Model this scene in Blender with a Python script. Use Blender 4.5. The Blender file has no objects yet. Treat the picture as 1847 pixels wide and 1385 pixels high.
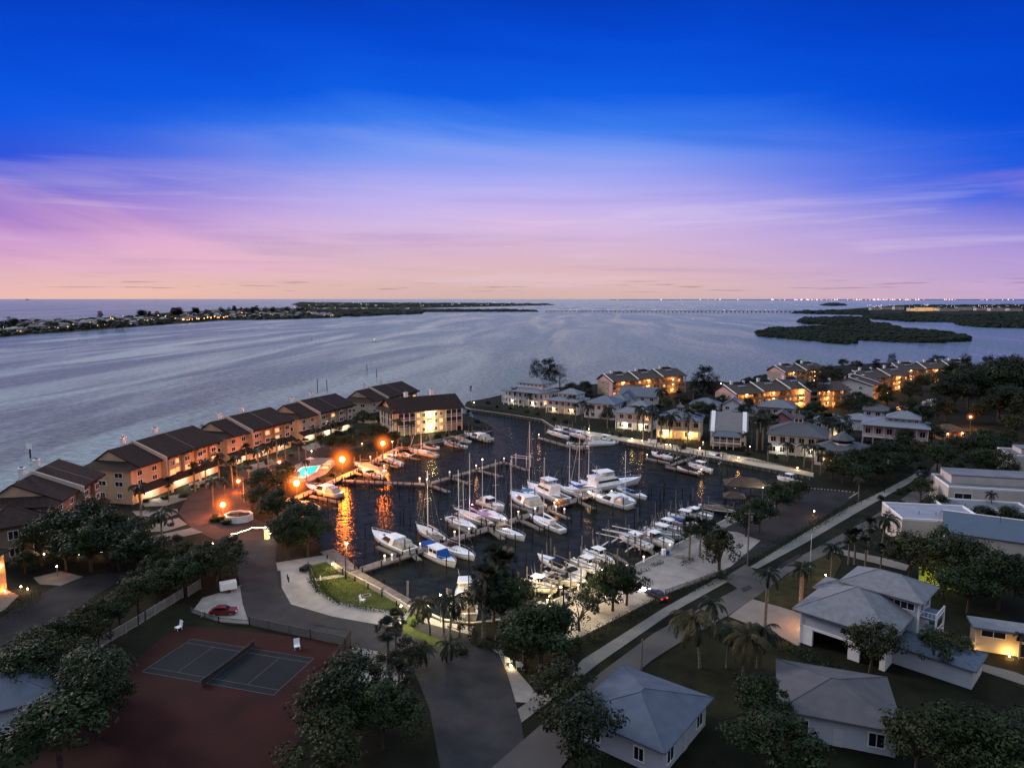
import bpy, bmesh, math, random
from mathutils import Vector, Matrix, noise
random.seed(7)
PI = math.pi
col = bpy.context.scene.collection
sc = bpy.context.scene

# ------------------------------------------------------------------ camera model
F_PX, CX, CY = 1248.0, 923.5, 692.5
TH = math.atan(153.5 / F_PX)
ZL = 1.2                      # land level above the water
CAMZ = ZL + 56.0

def G(px, py, z=ZL):
    """Ground point (at level z) of a spot surveyed from the photograph."""
    x = (px - CX) / F_PX; y = -(py - CY) / F_PX
    d = Vector((x, math.cos(TH) + y * math.sin(TH), -math.sin(TH) + y * math.cos(TH)))
    t = (z - CAMZ) / d.z
    return Vector((d.x * t, d.y * t, z))

def off(px, py, dx, dy=0, z=ZL):
    p = G(px, py, z); return Vector((p.x + dx, p.y + dy, z))

def hgt(py, pyt, z=ZL):
    """Height of something standing at row py whose top is at row pyt."""
    D = G(CX, py, z).y
    a = math.atan((pyt - CY) / F_PX) + TH
    return CAMZ - z - D * math.tan(a)

# ------------------------------------------------------------------ materials
def lin(c):
    return tuple(((v / 255) / 12.92 if v / 255 <= .04045 else ((v / 255 + .055) / 1.055) ** 2.4) for v in c)

MATS = {}
def M(name, rgb=(.5, .5, .5), rough=.8, var=.25, scale=1.5, bump=0., metal=0., rnd=0., kind=None, detail=4, emis=None, es=0., pscale=None):
    if name in MATS: return MATS[name]
    m = bpy.data.materials.new(name); m.use_nodes = True
    nt = m.node_tree; N = nt.nodes; Lk = nt.links
    b = N['Principled BSDF']
    b.inputs['Roughness'].default_value = rough
    if rough >= .8 or rnd: b.inputs['Specular IOR Level'].default_value = .15
    b.inputs['Metallic'].default_value = metal
    tc = N.new('ShaderNodeTexCoord')
    nz = N.new('ShaderNodeTexNoise'); nz.inputs['Scale'].default_value = scale; nz.inputs['Detail'].default_value = detail
    Lk.new(tc.outputs['Object'], nz.inputs['Vector'])
    rp = N.new('ShaderNodeValToRGB')
    rp.color_ramp.elements[0].position = .3; rp.color_ramp.elements[1].position = .72
    rp.color_ramp.elements[0].color = tuple(c * (1 - var) for c in rgb) + (1,)
    rp.color_ramp.elements[1].color = tuple(min(1, c * (1 + var)) for c in rgb) + (1,)
    Lk.new(nz.outputs['Fac'], rp.inputs['Fac'])
    out = rp.outputs['Color']
    if kind in ('planks', 'seams', 'shingle', 'siding', 'tiles'):
        wv = N.new('ShaderNodeTexWave'); wv.wave_type = 'BANDS'
        wv.bands_direction = {'planks': 'X', 'seams': 'X', 'shingle': 'Z', 'siding': 'Z', 'tiles': 'X'}[kind]
        wv.inputs['Scale'].default_value = pscale or {'planks': .9, 'seams': 1.6, 'shingle': 5, 'siding': 4, 'tiles': .5}[kind]
        wv.inputs['Distortion'].default_value = .15
        Lk.new(tc.outputs['Object'], wv.inputs['Vector'])
        r2 = N.new('ShaderNodeValToRGB'); r2.color_ramp.elements[0].position = .03; r2.color_ramp.elements[1].position = .22
        lo = {'planks': .45, 'seams': .8, 'shingle': .8, 'siding': .82, 'tiles': .8}[kind]
        r2.color_ramp.elements[0].color = (lo, lo, lo, 1); r2.color_ramp.elements[1].color = (1, 1, 1, 1)
        Lk.new(wv.outputs['Fac'], r2.inputs['Fac'])
        mx = N.new('ShaderNodeMix'); mx.data_type = 'RGBA'; mx.blend_type = 'MULTIPLY'; mx.inputs['Factor'].default_value = 1
        Lk.new(out, mx.inputs['A']); Lk.new(r2.outputs['Color'], mx.inputs['B']); out = mx.outputs['Result']
    if rnd:
        oi = N.new('ShaderNodeObjectInfo'); mr = N.new('ShaderNodeMapRange')
        mr.inputs['To Min'].default_value = 1 - rnd; mr.inputs['To Max'].default_value = 1 + rnd
        Lk.new(oi.outputs['Random'], mr.inputs['Value'])
        mx = N.new('ShaderNodeMix'); mx.data_type = 'RGBA'; mx.blend_type = 'MULTIPLY'; mx.inputs['Factor'].default_value = 1
        Lk.new(out, mx.inputs['A']); Lk.new(mr.outputs['Result'], mx.inputs['B']); out = mx.outputs['Result']
    Lk.new(out, b.inputs['Base Color'])
    if bump:
        bp = N.new('ShaderNodeBump'); bp.inputs['Strength'].default_value = bump; bp.inputs['Distance'].default_value = .1
        n2 = N.new('ShaderNodeTexNoise'); n2.inputs['Scale'].default_value = scale * 6; n2.inputs['Detail'].default_value = 3
        Lk.new(tc.outputs['Object'], n2.inputs['Vector'])
        Lk.new(n2.outputs['Fac'], bp.inputs['Height']); Lk.new(bp.outputs['Normal'], b.inputs['Normal'])
    if emis:
        b.inputs['Emission Color'].default_value = emis + (1,); b.inputs['Emission Strength'].default_value = es
    MATS[name] = m; return m

def water_mat(name, base, tint, k, rough, amp, streak, painted_sheen=False):
    m = bpy.data.materials.new(name); m.use_nodes = True
    nt = m.node_tree; N = nt.nodes; Lk = nt.links; N.clear()
    def nn(t, **kw):
        n = N.new(t)
        for a, v in kw.items(): n.inputs[a].default_value = v
        return n
    out = nn('ShaderNodeOutputMaterial'); tc = nn('ShaderNodeTexCoord')
    mp = nn('ShaderNodeMapping', Scale=(.7, 1.0, 1), Rotation=(0, 0, .5)); Lk.new(tc.outputs['Object'], mp.inputs['Vector'])
    n1 = nn('ShaderNodeTexNoise', Scale=.55, Detail=6, Roughness=.62); n2 = nn('ShaderNodeTexNoise', Scale=.09, Detail=3)
    Lk.new(mp.outputs['Vector'], n1.inputs['Vector']); Lk.new(mp.outputs['Vector'], n2.inputs['Vector'])
    ma = nn('ShaderNodeMath'); ma.operation = 'MULTIPLY_ADD'; ma.inputs[1].default_value = .7
    Lk.new(n2.outputs['Fac'], ma.inputs[0]); Lk.new(n1.outputs['Fac'], ma.inputs[2])
    bp = nn('ShaderNodeBump', Distance=1.0); Lk.new(ma.outputs[0], bp.inputs['Height'])
    # wind lanes: long streaks of smoother / rougher water
    mq = nn('ShaderNodeMapping', Rotation=(0, 0, .10)); Lk.new(tc.outputs['Object'], mq.inputs['Vector']); ms = nn('ShaderNodeMapping', Scale=(.0085, .0011, 1)); Lk.new(mq.outputs['Vector'], ms.inputs['Vector'])
    n3 = nn('ShaderNodeTexNoise', Scale=1.6, Detail=7, Roughness=.6, Distortion=.9); Lk.new(ms.outputs['Vector'], n3.inputs['Vector'])
    def mr(lo, hi, a=.38, b=.66):
        r = nn('ShaderNodeMapRange'); r.inputs['From Min'].default_value = a; r.inputs['From Max'].default_value = b; r.inputs['To Min'].default_value = lo; r.inputs['To Max'].default_value = hi
        Lk.new(n3.outputs['Fac'], r.inputs['Value']); return r.outputs['Result']
    Lk.new(mr(amp * (1 + streak), amp * (1 - streak)), bp.inputs['Strength'])
    gl = nn('ShaderNodeBsdfGlossy', Color=tint + (1,)); df = nn('ShaderNodeBsdfDiffuse', Color=base + (1,))
    Lk.new(mr(rough * (1 + streak), rough * (1 - streak * .7)), gl.inputs['Roughness']); Lk.new(bp.outputs['Normal'], gl.inputs['Normal'])
    # ripples also shade the body colour a little
    n4 = nn('ShaderNodeTexNoise', Scale=.35, Detail=7, Roughness=.7); Lk.new(mp.outputs['Vector'], n4.inputs['Vector'])
    r4 = nn('ShaderNodeMapRange'); r4.inputs['From Min'].default_value = .3; r4.inputs['From Max'].default_value = .7; r4.inputs['To Min'].default_value = .45; r4.inputs['To Max'].default_value = 1.55; Lk.new(n4.outputs['Fac'], r4.inputs['Value'])
    mc = nn('ShaderNodeVectorMath'); mc.operation = 'SCALE'; mc.inputs[0].default_value = base; Lk.new(r4.outputs['Result'], mc.inputs['Scale']); Lk.new(mc.outputs[0], df.inputs['Color'])
    fr = nn('ShaderNodeFresnel', IOR=1.33); Lk.new(bp.outputs['Normal'], fr.inputs['Normal'])
    mu = nn('ShaderNodeMath'); mu.operation = 'MULTIPLY'; Lk.new(fr.outputs[0], mu.inputs[0]); Lk.new(mr(k, k * (1 + streak * .55)), mu.inputs[1]); mu.use_clamp = True
    r5 = nn('ShaderNodeMapRange'); r5.inputs['From Min'].default_value = .32; r5.inputs['From Max'].default_value = .68; r5.inputs['To Min'].default_value = .62; r5.inputs['To Max'].default_value = 1.3; Lk.new(n4.outputs['Fac'], r5.inputs['Value'])
    m5 = nn('ShaderNodeMath'); m5.operation = 'MULTIPLY'; m5.use_clamp = True; Lk.new(mu.outputs[0], m5.inputs[0]); Lk.new(r5.outputs['Result'], m5.inputs[1]); mu = m5
    if painted_sheen:  # bright sky sheen on the left bay, painted into the diffuse colour
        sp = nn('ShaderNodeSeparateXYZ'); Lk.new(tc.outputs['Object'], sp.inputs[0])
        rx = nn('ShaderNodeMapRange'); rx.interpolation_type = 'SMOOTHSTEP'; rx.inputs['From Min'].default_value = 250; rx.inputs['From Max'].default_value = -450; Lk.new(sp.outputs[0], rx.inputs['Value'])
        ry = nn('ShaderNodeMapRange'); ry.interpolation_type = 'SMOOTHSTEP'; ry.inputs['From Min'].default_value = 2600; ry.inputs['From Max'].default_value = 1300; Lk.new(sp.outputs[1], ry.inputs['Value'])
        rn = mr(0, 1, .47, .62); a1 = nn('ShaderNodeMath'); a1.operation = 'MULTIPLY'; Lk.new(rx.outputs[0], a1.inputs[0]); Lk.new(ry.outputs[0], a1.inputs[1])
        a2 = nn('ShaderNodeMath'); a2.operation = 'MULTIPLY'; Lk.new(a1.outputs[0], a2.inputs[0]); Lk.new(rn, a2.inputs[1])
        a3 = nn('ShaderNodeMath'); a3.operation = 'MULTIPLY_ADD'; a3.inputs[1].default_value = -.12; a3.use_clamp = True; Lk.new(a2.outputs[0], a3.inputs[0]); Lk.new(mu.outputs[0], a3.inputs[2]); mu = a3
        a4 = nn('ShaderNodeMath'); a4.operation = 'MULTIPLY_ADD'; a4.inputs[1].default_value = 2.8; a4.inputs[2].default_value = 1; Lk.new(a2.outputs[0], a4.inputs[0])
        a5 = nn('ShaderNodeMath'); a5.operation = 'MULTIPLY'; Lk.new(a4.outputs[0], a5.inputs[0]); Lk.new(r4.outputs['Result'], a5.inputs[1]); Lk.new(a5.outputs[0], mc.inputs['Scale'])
    mx = nn('ShaderNodeMixShader'); Lk.new(mu.outputs[0], mx.inputs[0]); Lk.new(df.outputs[0], mx.inputs[1]); Lk.new(gl.outputs[0], mx.inputs[2]); Lk.new(mx.outputs[0], out.inputs['Surface'])
    return m

# ------------------------------------------------------------------ mesh builder
class MB:
    def __init__(s): s.v = []; s.f = []; s.pc = []
    def add(s, vs, fs):
        o = len(s.v); s.pc.append((o, len(s.f))); s.v += [tuple(v) for v in vs]; s.f += [tuple(i + o for i in f) for f in fs]; return s
    def box(s, x0, x1, y0, y1, z0, z1, rz=0, c=None):
        vs = [(x0, y0, z0), (x1, y0, z0), (x1, y1, z0), (x0, y1, z0), (x0, y0, z1), (x1, y0, z1), (x1, y1, z1), (x0, y1, z1)]
        if rz:
            cx, cy = c or ((x0 + x1) / 2, (y0 + y1) / 2); ca, sa = math.cos(rz), math.sin(rz)
            vs = [(cx + (x - cx) * ca - (y - cy) * sa, cy + (x - cx) * sa + (y - cy) * ca, z) for x, y, z in vs]
        return s.add(vs, [(0, 3, 2, 1), (4, 5, 6, 7), (0, 1, 5, 4), (1, 2, 6, 5), (2, 3, 7, 6), (3, 0, 4, 7)])
    def beam(s, p, q, w, h):
        p = Vector(p); q = Vector(q); d = q - p; n = Vector((-d.y, d.x, 0))
        n = n.normalized() * w / 2 if n.length > 1e-6 else Vector((w / 2, 0, 0)); u = Vector((0, 0, h))
        vs = [p - n, q - n, q + n, p + n]; vs += [v + u for v in vs]
        return s.add(vs, [(0, 3, 2, 1), (4, 5, 6, 7), (0, 1, 5, 4), (1, 2, 6, 5), (2, 3, 7, 6), (3, 0, 4, 7)])
    def tube(s, p, q, r0, r1=None, n=6, cap=True):
        r1 = r0 if r1 is None else r1
        p = Vector(p); q = Vector(q); d = (q - p).normalized()
        a = d.orthogonal().normalized(); b = d.cross(a); vs = []
        for c, r in ((p, r0), (q, r1)):
            for i in range(n):
                t = 2 * PI * i / n; vs.append(c + a * math.cos(t) * r + b * math.sin(t) * r)
        fs = [(i, (i + 1) % n, n + (i + 1) % n, n + i) for i in range(n)]
        if cap: fs += [tuple(range(n))[::-1], tuple(range(n, 2 * n))]
        return s.add(vs, fs)
    def path(s, pts, r, n=5):
        for i in range(len(pts) - 1):
            ra = r[i] if isinstance(r, (list, tuple)) else r; rb = r[i + 1] if isinstance(r, (list, tuple)) else r
            s.tube(pts[i], pts[i + 1], ra, rb, n)
        return s
    def prism(s, poly, z0, z1):
        n = len(poly); vs = [(x, y, z0) for x, y in poly] + [(x, y, z1) for x, y in poly]
        fs = [(i, (i + 1) % n, n + (i + 1) % n, n + i) for i in range(n)] + [tuple(range(n))[::-1], tuple(range(n, 2 * n))]
        return s.add(vs, fs)
    def ball(s, c, r, sq=1., n=8, m=6):
        vs = [(c[0], c[1], c[2] - r * sq)]
        for j in range(1, m):
            ph = -PI / 2 + PI * j / m
            for i in range(n):
                t = 2 * PI * i / n; vs.append((c[0] + r * math.cos(ph) * math.cos(t), c[1] + r * math.cos(ph) * math.sin(t), c[2] + r * sq * math.sin(ph)))
        vs.append((c[0], c[1], c[2] + r * sq)); fs = [(0, 1 + (i + 1) % n, 1 + i) for i in range(n)]
        for j in range(m - 2):
            for i in range(n): a = 1 + j * n; fs.append((a + i, a + (i + 1) % n, a + n + (i + 1) % n, a + n + i))
        a = 1 + (m - 2) * n; fs += [(a + i, a + (i + 1) % n, len(vs) - 1) for i in range(n)]
        return s.add(vs, fs)
    def mesh(s, name, mat, smooth=False):
        me = bpy.data.meshes.new(name); me.from_pydata(s.v, [], s.f); me.materials.append(mat)
        if smooth: me.polygons.foreach_set('use_smooth', [True] * len(me.polygons))
        me.update(); return me
    def each(s, name, mat, parent=None):
        e = s.pc + [(len(s.v), len(s.f))]; r = None
        for (a, b), (c, d) in zip(e, e[1:]):
            m = MB(); m.v = s.v[a:c]; m.f = [tuple(i - a for i in f) for f in s.f[b:d]]; r = m.build(name, mat, parent)
        return r
    def build(s, name, mat, parent=None, loc=None, rz=0, smooth=False):
        return link(name, s.mesh(name, mat, smooth), parent, loc, rz)

def link(name, data, parent=None, loc=None, rz=0):
    o = bpy.data.objects.new(name, data); col.objects.link(o)
    if parent: o.parent = parent
    if loc is not None: o.location = loc
    o.rotation_euler = (0, 0, rz)
    return o

def tag(o, label, cat, group=None, kind=None):
    if label: o['label'] = label
    if cat: o['category'] = cat
    if group: o['group'] = group
    if kind: o['kind'] = kind
    return o

def thing(name, label, cat, loc=(0, 0, 0), rz=0, group=None):
    return tag(link(name, None, None, loc, rz), label, cat, group)

def kids(o): return KID.get(o.name, [])
KID = {}
def copy_tree(root, loc, rz=0, scale=None, label=None, group=None):
    def rec(o, par):
        c = o.copy(); col.objects.link(c)
        if par is not None: c.parent = par
        for ch in o.children: rec(ch, c)
        return c
    r = rec(root, None); r.location = loc; r.rotation_euler = (0, 0, rz)
    if scale is not None: r.scale = scale if hasattr(scale, '__len__') else (scale,) * 3
    if label: r['label'] = label
    if group: r['group'] = group
    return r

def sheet(name, pts, z, mat, skirt=None, kind='structure'):
    bm = bmesh.new()
    P = [G(p[0], p[1], ZL) if len(p) == 2 else Vector((p[0], p[1], ZL)) for p in pts]
    vs = [bm.verts.new((p.x, p.y, z)) for p in P]
    f = bm.faces.new(vs); f.normal_update()
    if f.normal.z < 0: f.normal_flip(); 
    if skirt is not None:
        lo = [bm.verts.new((p.x, p.y, skirt)) for p in P]
        n = len(vs)
        for i in range(n):
            j = (i + 1) % n; bm.faces.new((vs[i], vs[j], lo[j], lo[i]))
    bmesh.ops.triangulate(bm, faces=[f])
    me = bpy.data.meshes.new(name); bm.to_mesh(me); bm.free(); me.materials.append(mat)
    o = link(name, me); o['kind'] = kind
    return o

def light(name, parent, loc, energy, color, r=.2, spot=None, rot=None):
    l = bpy.data.lights.new(name, 'SPOT' if spot else 'POINT'); l.energy = energy * LMUL; l.color = color; l.shadow_soft_size = r
    if spot: l.spot_size = spot; l.spot_blend = .8
    o = link(name, l, parent, loc)
    if rot: o.rotation_euler = rot
    return o
LMUL = 5.0
ORANGE = (1, .22, .025); WARM = (1, .62, .26); AMBER = (1, .42, .1); WHITE = (1, .9, .68)

# ------------------------------------------------------------------ palette
WHITEP = M('white_paint', (.72, .72, .74), .5, .08, .8)
CREAM = M('cream_stucco', (.52, .42, .29), .9, .1, .5, .2)
BEIGE = M('beige_stucco', (.34, .26, .19), .9, .12, .5, .2)
PINKW = M('pink_stucco', (.6, .36, .33), .9, .1, .5)
YELLOWW = M('yellow_stucco', (.6, .5, .3), .9, .1, .5)
TEALW = M('pale_teal_siding', (.5, .6, .58), .8, .08, .5, kind='siding')
WSIDE = M('white_siding', (.68, .67, .65), .75, .06, .6, kind='siding')
BLSIDE = M('blue_grey_siding', (.44, .48, .53), .75, .06, .6, kind='siding')
ROOFBR = M('brown_shingle', (.034, .022, .019), .9, .3, 1.2, .3, kind='shingle')
ROOFGY = M('taupe_shingle', (.075, .06, .055), .9, .25, 1.0, .3, kind='shingle')
ROOFBL = M('blue_grey_metal_roof', (.1, .12, .15), .45, .1, .6, metal=.2, kind='seams')
ROOFLT = M('light_shingle', (.17, .18, .2), .85, .15, 1.0, .2, kind='shingle')
ROOFSTEEL = M('steel_blue_roof', (.045, .075, .12), .5, .1, .6, metal=.1, kind='seams')
TRIM = M('white_trim', (.82, .82, .82), .5, .05)
GLASS = M('dark_glass', (.012, .015, .02), .25, .2)
GLASS.node_tree.nodes['Principled BSDF'].inputs['Specular IOR Level'].default_value = .25
GLASSL = M('lit_glass', (.5, .35, .15), .3, .3, emis=(1, .52, .16), es=1.2)
LAMPO = M('orange_lamp_glow', (1, .6, .2), .4, 0, emis=(1, .34, .06), es=140)
LAMPW = M('warm_lamp_glow', (1, .8, .5), .4, 0, emis=(1, .75, .38), es=45)
LAMPC = M('white_lamp_glow', (1, 1, .9), .4, 0, emis=(1, .93, .75), es=60)
CONC = M('concrete', (.3, .28, .25), .9, .15, .6, .3)
STEEL = M('galvanised_steel', (.3, .31, .32), .4, .15, 2, metal=.7)
WOOD = M('weathered_boards', (.2, .17, .15), .9, .3, .7, .2, kind='planks', pscale=1.0)
PILE = M('tarred_piling', (.02, .018, .017), .9, .4, 2, .3)
PILEL = M('grey_piling', (.16, .145, .13), .9, .3, 2, .3)
HULLW = M('white_gelcoat', (.86, .87, .88), .22, .05, .8)
HULLC = M('cream_gelcoat', (.76, .72, .62), .25, .05, .8)
DECKM = M('boat_deck', (.6, .6, .6), .6, .2, 2)
TEAK = M('teak', (.2, .12, .07), .7, .3, 1, kind='planks', pscale=3)
CANB = M('blue_canvas', (.01, .07, .3), .85, .3, 2, .2)
CANBR = M('brown_canvas', (.05, .03, .025), .9, .3, 2, .2)
CANT = M('tan_canvas', (.3, .25, .19), .9, .2, 2, .2)
CANK = M('black_canvas', (.015, .015, .017), .9, .3, 2, .2)
ALU = M('aluminium_spar', (.8, .77, .72), .4, .1, 1)
RUB = M('black_rubber', (.02, .02, .02), .7, .2)
BARK = M('bark', (.07, .055, .042), .95, .3, 3, .5)
PBARK = M('palm_bark', (.17, .15, .12), .95, .3, 3, .5)
LEAF = M('leaf_green', (.015, .027, .008), .55, .6, .5, rnd=.35)
LEAF2 = M('olive_leaf', (.028, .034, .011), .6, .5, .5, rnd=.3)
PINEL = M('pine_needle', (.010, .015, .007), .7, .5, .4, rnd=.25)
FROND = M('palm_frond', (.013, .020, .008), .5, .5, .8, rnd=.3)
FRONDY = M('yellowed_frond', (.05, .042, .015), .6, .5, .8, rnd=.3)
MANG = M('mangrove_leaf', (.006, .013, .005), .8, .6, .03, detail=6)
# ------------------------------------------------------------------ camera, world, sun
cam = bpy.data.cameras.new('camera'); co = link('camera', cam, None, (0, 0, CAMZ))
co.rotation_euler = (PI / 2 - TH, 0, 0)
cam.sensor_width = 36; cam.sensor_fit = 'HORIZONTAL'; cam.lens = 36 * F_PX / 1847; cam.clip_start = .5; cam.clip_end = 300000
sc.camera = co
sc.view_settings.view_transform = 'Standard'; sc.view_settings.look = 'None'; sc.view_settings.exposure = 0

w = bpy.data.worlds.new('World'); sc.world = w; w.use_nodes = True
nt = w.node_tree; N = nt.nodes; Lk = nt.links; bg = N['Background']
tc = N.new('ShaderNodeTexCoord'); sx = N.new('ShaderNodeSeparateXYZ'); Lk.new(tc.outputs['Generated'], sx.inputs[0])
def math_node(op, a, b_=None, c=None):
    n = N.new('ShaderNodeMath'); n.operation = op
    for i, v in enumerate((a, b_, c)):
        if v is None: continue
        if isinstance(v, (int, float)): n.inputs[i].default_value = v
        else: Lk.new(v, n.inputs[i])
    return n.outputs[0]
def ramp(fac, stops):
    r = N.new('ShaderNodeValToRGB'); e = r.color_ramp.elements
    e[0].position = 0; e[1].position = 1; e[0].color = lin(stops[0][1]) + (1,); e[1].color = lin(stops[-1][1]) + (1,)
    for p, c in stops[1:-1]: q = e.new(p); q.color = lin(c) + (1,)
    Lk.new(fac, r.inputs[0]); return r.outputs[0]
# cloud fields: stretched along the horizon
cx_ = N.new('ShaderNodeCombineXYZ')
az = math_node('ARCTAN2', sx.outputs[0], sx.outputs[1])
Lk.new(math_node('MULTIPLY', az, 1.7), cx_.inputs[0])
Lk.new(math_node('MULTIPLY_ADD', sx.outputs[2], 11, math_node('MULTIPLY', az, .9)), cx_.inputs[1])
nc = N.new('ShaderNodeTexNoise'); nc.inputs['Scale'].default_value = 1.1; nc.inputs['Detail'].default_value = 6; nc.inputs['Roughness'].default_value = .5; nc.inputs['Distortion'].default_value = .6
Lk.new(cx_.outputs[0], nc.inputs['Vector'])
warp = math_node('MULTIPLY', math_node('SUBTRACT', nc.outputs['Fac'], .5), .055)
z2 = math_node('MULTIPLY', sx.outputs[2], 1.0)
# the glow dome is lower at both sides of the picture than in the middle
z3 = math_node('ADD', z2, math_node('MULTIPLY', math_node('POWER', math_node('ABSOLUTE', math_node('ADD', sx.outputs[0], .03)), 2), .13))
# the warp grows with height so the horizon stays level
wz = math_node('MULTIPLY', warp, math_node('MINIMUM', math_node('MULTIPLY', sx.outputs[2], 8), 1.6))
zz = math_node('ADD', z3, wz)
centre = [(0, (212, 178, 172)), (.03, (222, 186, 186)), (.065, (216, 182, 204)), (.105, (208, 184, 228)), (.14, (190, 178, 240)), (.172, (154, 164, 243)), (.205, (120, 154, 243)), (.235, (60, 124, 238)), (.27, (14, 94, 228)), (.33, (4, 74, 212)), (.42, (2, 50, 172)), (.5, (70, 90, 150)), (.62, (196, 198, 200)), (.75, (226, 222, 216)), (1, (228, 222, 214))]
left = [(0, (236, 178, 156)), (.03, (238, 190, 170)), (.065, (228, 182, 190)), (.1, (208, 158, 206)), (.13, (168, 126, 206)), (.16, (118, 108, 210)), (.19, (40, 82, 218)), (.23, (8, 86, 226)), (.28, (5, 80, 220)), (.33, (2, 68, 206)), (.42, (2, 50, 172)), (.5, (70, 90, 150)), (.62, (196, 198, 200)), (.75, (226, 222, 216)), (1, (228, 222, 214))]
right = [(0, (178, 160, 182)), (.03, (202, 170, 192)), (.065, (192, 164, 208)), (.1, (174, 152, 216)), (.13, (134, 132, 220)), (.16, (70, 104, 226)), (.2, (18, 88, 224)), (.25, (5, 78, 218)), (.3, (2, 70, 208)), (.42, (2, 50, 172)), (.5, (70, 90, 150)), (.62, (196, 198, 200)), (.75, (226, 222, 216)), (1, (228, 222, 214))]
cC, cL, cR = ramp(zz, centre), ramp(zz, left), ramp(zz, right)
def mixc(f, a, b_):
    n = N.new('ShaderNodeMix'); n.data_type = 'RGBA'
    if isinstance(f, (int, float)): n.inputs['Factor'].default_value = f
    else: Lk.new(f, n.inputs['Factor'])
    for s_, v in (('A', a), ('B', b_)):
        if isinstance(v, tuple): n.inputs[s_].default_value = v
        else: Lk.new(v, n.inputs[s_])
    return n.outputs['Result']
def mrange(v, a, b_, c=0., d=1., smooth=True):
    n = N.new('ShaderNodeMapRange'); n.interpolation_type = 'SMOOTHSTEP' if smooth else 'LINEAR'
    Lk.new(v, n.inputs['Value'])
    for k, x in (('From Min', a), ('From Max', b_), ('To Min', c), ('To Max', d)): n.inputs[k].default_value = x
    return n.outputs['Result']
skyc = mixc(mrange(sx.outputs[0], -.12, -.62), mixc(mrange(sx.outputs[0], .1, .62), cC, cR), cL)
# darker violet veils and small grey clouds low over the horizon
nv = N.new('ShaderNodeTexNoise'); nv.inputs['Scale'].default_value = 2.0; nv.inputs['Detail'].default_value = 7; nv.inputs['Roughness'].default_value = .55; nv.inputs['Distortion'].default_value = .4
c2 = N.new('ShaderNodeCombineXYZ'); Lk.new(math_node('MULTIPLY', az, 1.4), c2.inputs[0]); Lk.new(math_node('MULTIPLY', sx.outputs[2], 22), c2.inputs[1]); c2.inputs[2].default_value = 4.2
Lk.new(c2.outputs[0], nv.inputs['Vector'])
band = math_node('MULTIPLY', mrange(sx.outputs[2], .0, .03), mrange(sx.outputs[2], .2, .1))
skyc = mixc(math_node('MULTIPLY', math_node('MULTIPLY', mrange(nv.outputs['Fac'], .52, .72), band), .2), skyc, lin((140, 112, 180)) + (1,))
skyc = mixc(math_node('MULTIPLY', math_node('MULTIPLY', mrange(nc.outputs['Fac'], .5, .68), band), .5), skyc, lin((240, 184, 208)) + (1,))
skyc = mixc(math_node('MULTIPLY', math_node('MULTIPLY', mrange(nv.outputs['Fac'], .5, .3), band), .26), skyc, lin((232, 214, 240)) + (1,))
low = math_node('MULTIPLY', mrange(sx.outputs[2], .006, .012), mrange(sx.outputs[2], .03, .018))
ns = N.new('ShaderNodeTexNoise'); ns.inputs['Scale'].default_value = 3.0; ns.inputs['Detail'].default_value = 5
c3 = N.new('ShaderNodeCombineXYZ'); Lk.new(math_node('MULTIPLY', az, 5), c3.inputs[0]); Lk.new(math_node('MULTIPLY', sx.outputs[2], 130), c3.inputs[1]); c3.inputs[2].default_value = 1.3
Lk.new(c3.outputs[0], ns.inputs['Vector'])
skyc = mixc(math_node('MULTIPLY', math_node('MULTIPLY', mrange(ns.outputs['Fac'], .58, .68), low), .55), skyc, lin((140, 112, 128)) + (1,))
skyc = mixc(mrange(sx.outputs[1], .25, -.45), skyc, mixc(mrange(sx.outputs[2], 0, .35), lin((120, 108, 128)) + (1,), lin((128, 124, 142)) + (1,)))  # unseen sky behind, greyed to take blue out of the light on walls
skyc = mixc(mrange(sx.outputs[2], .46, .66), skyc, (.72, .86, 1.08, 1))  # unseen overhead sky, brightened as added fill light for the land
below = mrange(sx.outputs[2], -.002, -.05)
skyc = mixc(below, skyc, (.02, .025, .035, 1))
ns_ = N.new('ShaderNodeTexSky'); ns_.sky_type = 'NISHITA'; ns_.sun_disc = False
ns_.sun_elevation = math.radians(1.0); ns_.sun_rotation = math.radians(-60)
vm = N.new('ShaderNodeMix'); vm.data_type = 'RGBA'; vm.blend_type = 'ADD'; vm.inputs['Factor'].default_value = .0008
Lk.new(skyc, vm.inputs['A']); Lk.new(ns_.outputs[0], vm.inputs['B'])
Lk.new(vm.outputs['Result'], bg.inputs['Color']); bg.inputs['Strength'].default_value = 1.0

sl = bpy.data.lights.new('sun', 'SUN'); sl.energy = 2.0; sl.angle = math.radians(16); sl.color = (1, .82, .76)
so = link('sun', sl, None, (-100, 300, 200)); so.rotation_euler = (math.radians(66), 0, math.radians(180 + 42 + 18))

# ------------------------------------------------------------------ water
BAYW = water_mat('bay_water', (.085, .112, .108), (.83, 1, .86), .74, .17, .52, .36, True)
BASW = water_mat('basin_water', (.016, .019, .018), (1, .86, .60), .36, .08, .22, .1)
R_ = 150000
MB().add([(-R_, -400, 0), (R_, -400, 0), (R_, R_, 0), (-R_, R_, 0)], [(0, 1, 2, 3)]).build('bay_water', BAYW)['kind'] = 'structure'

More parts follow.
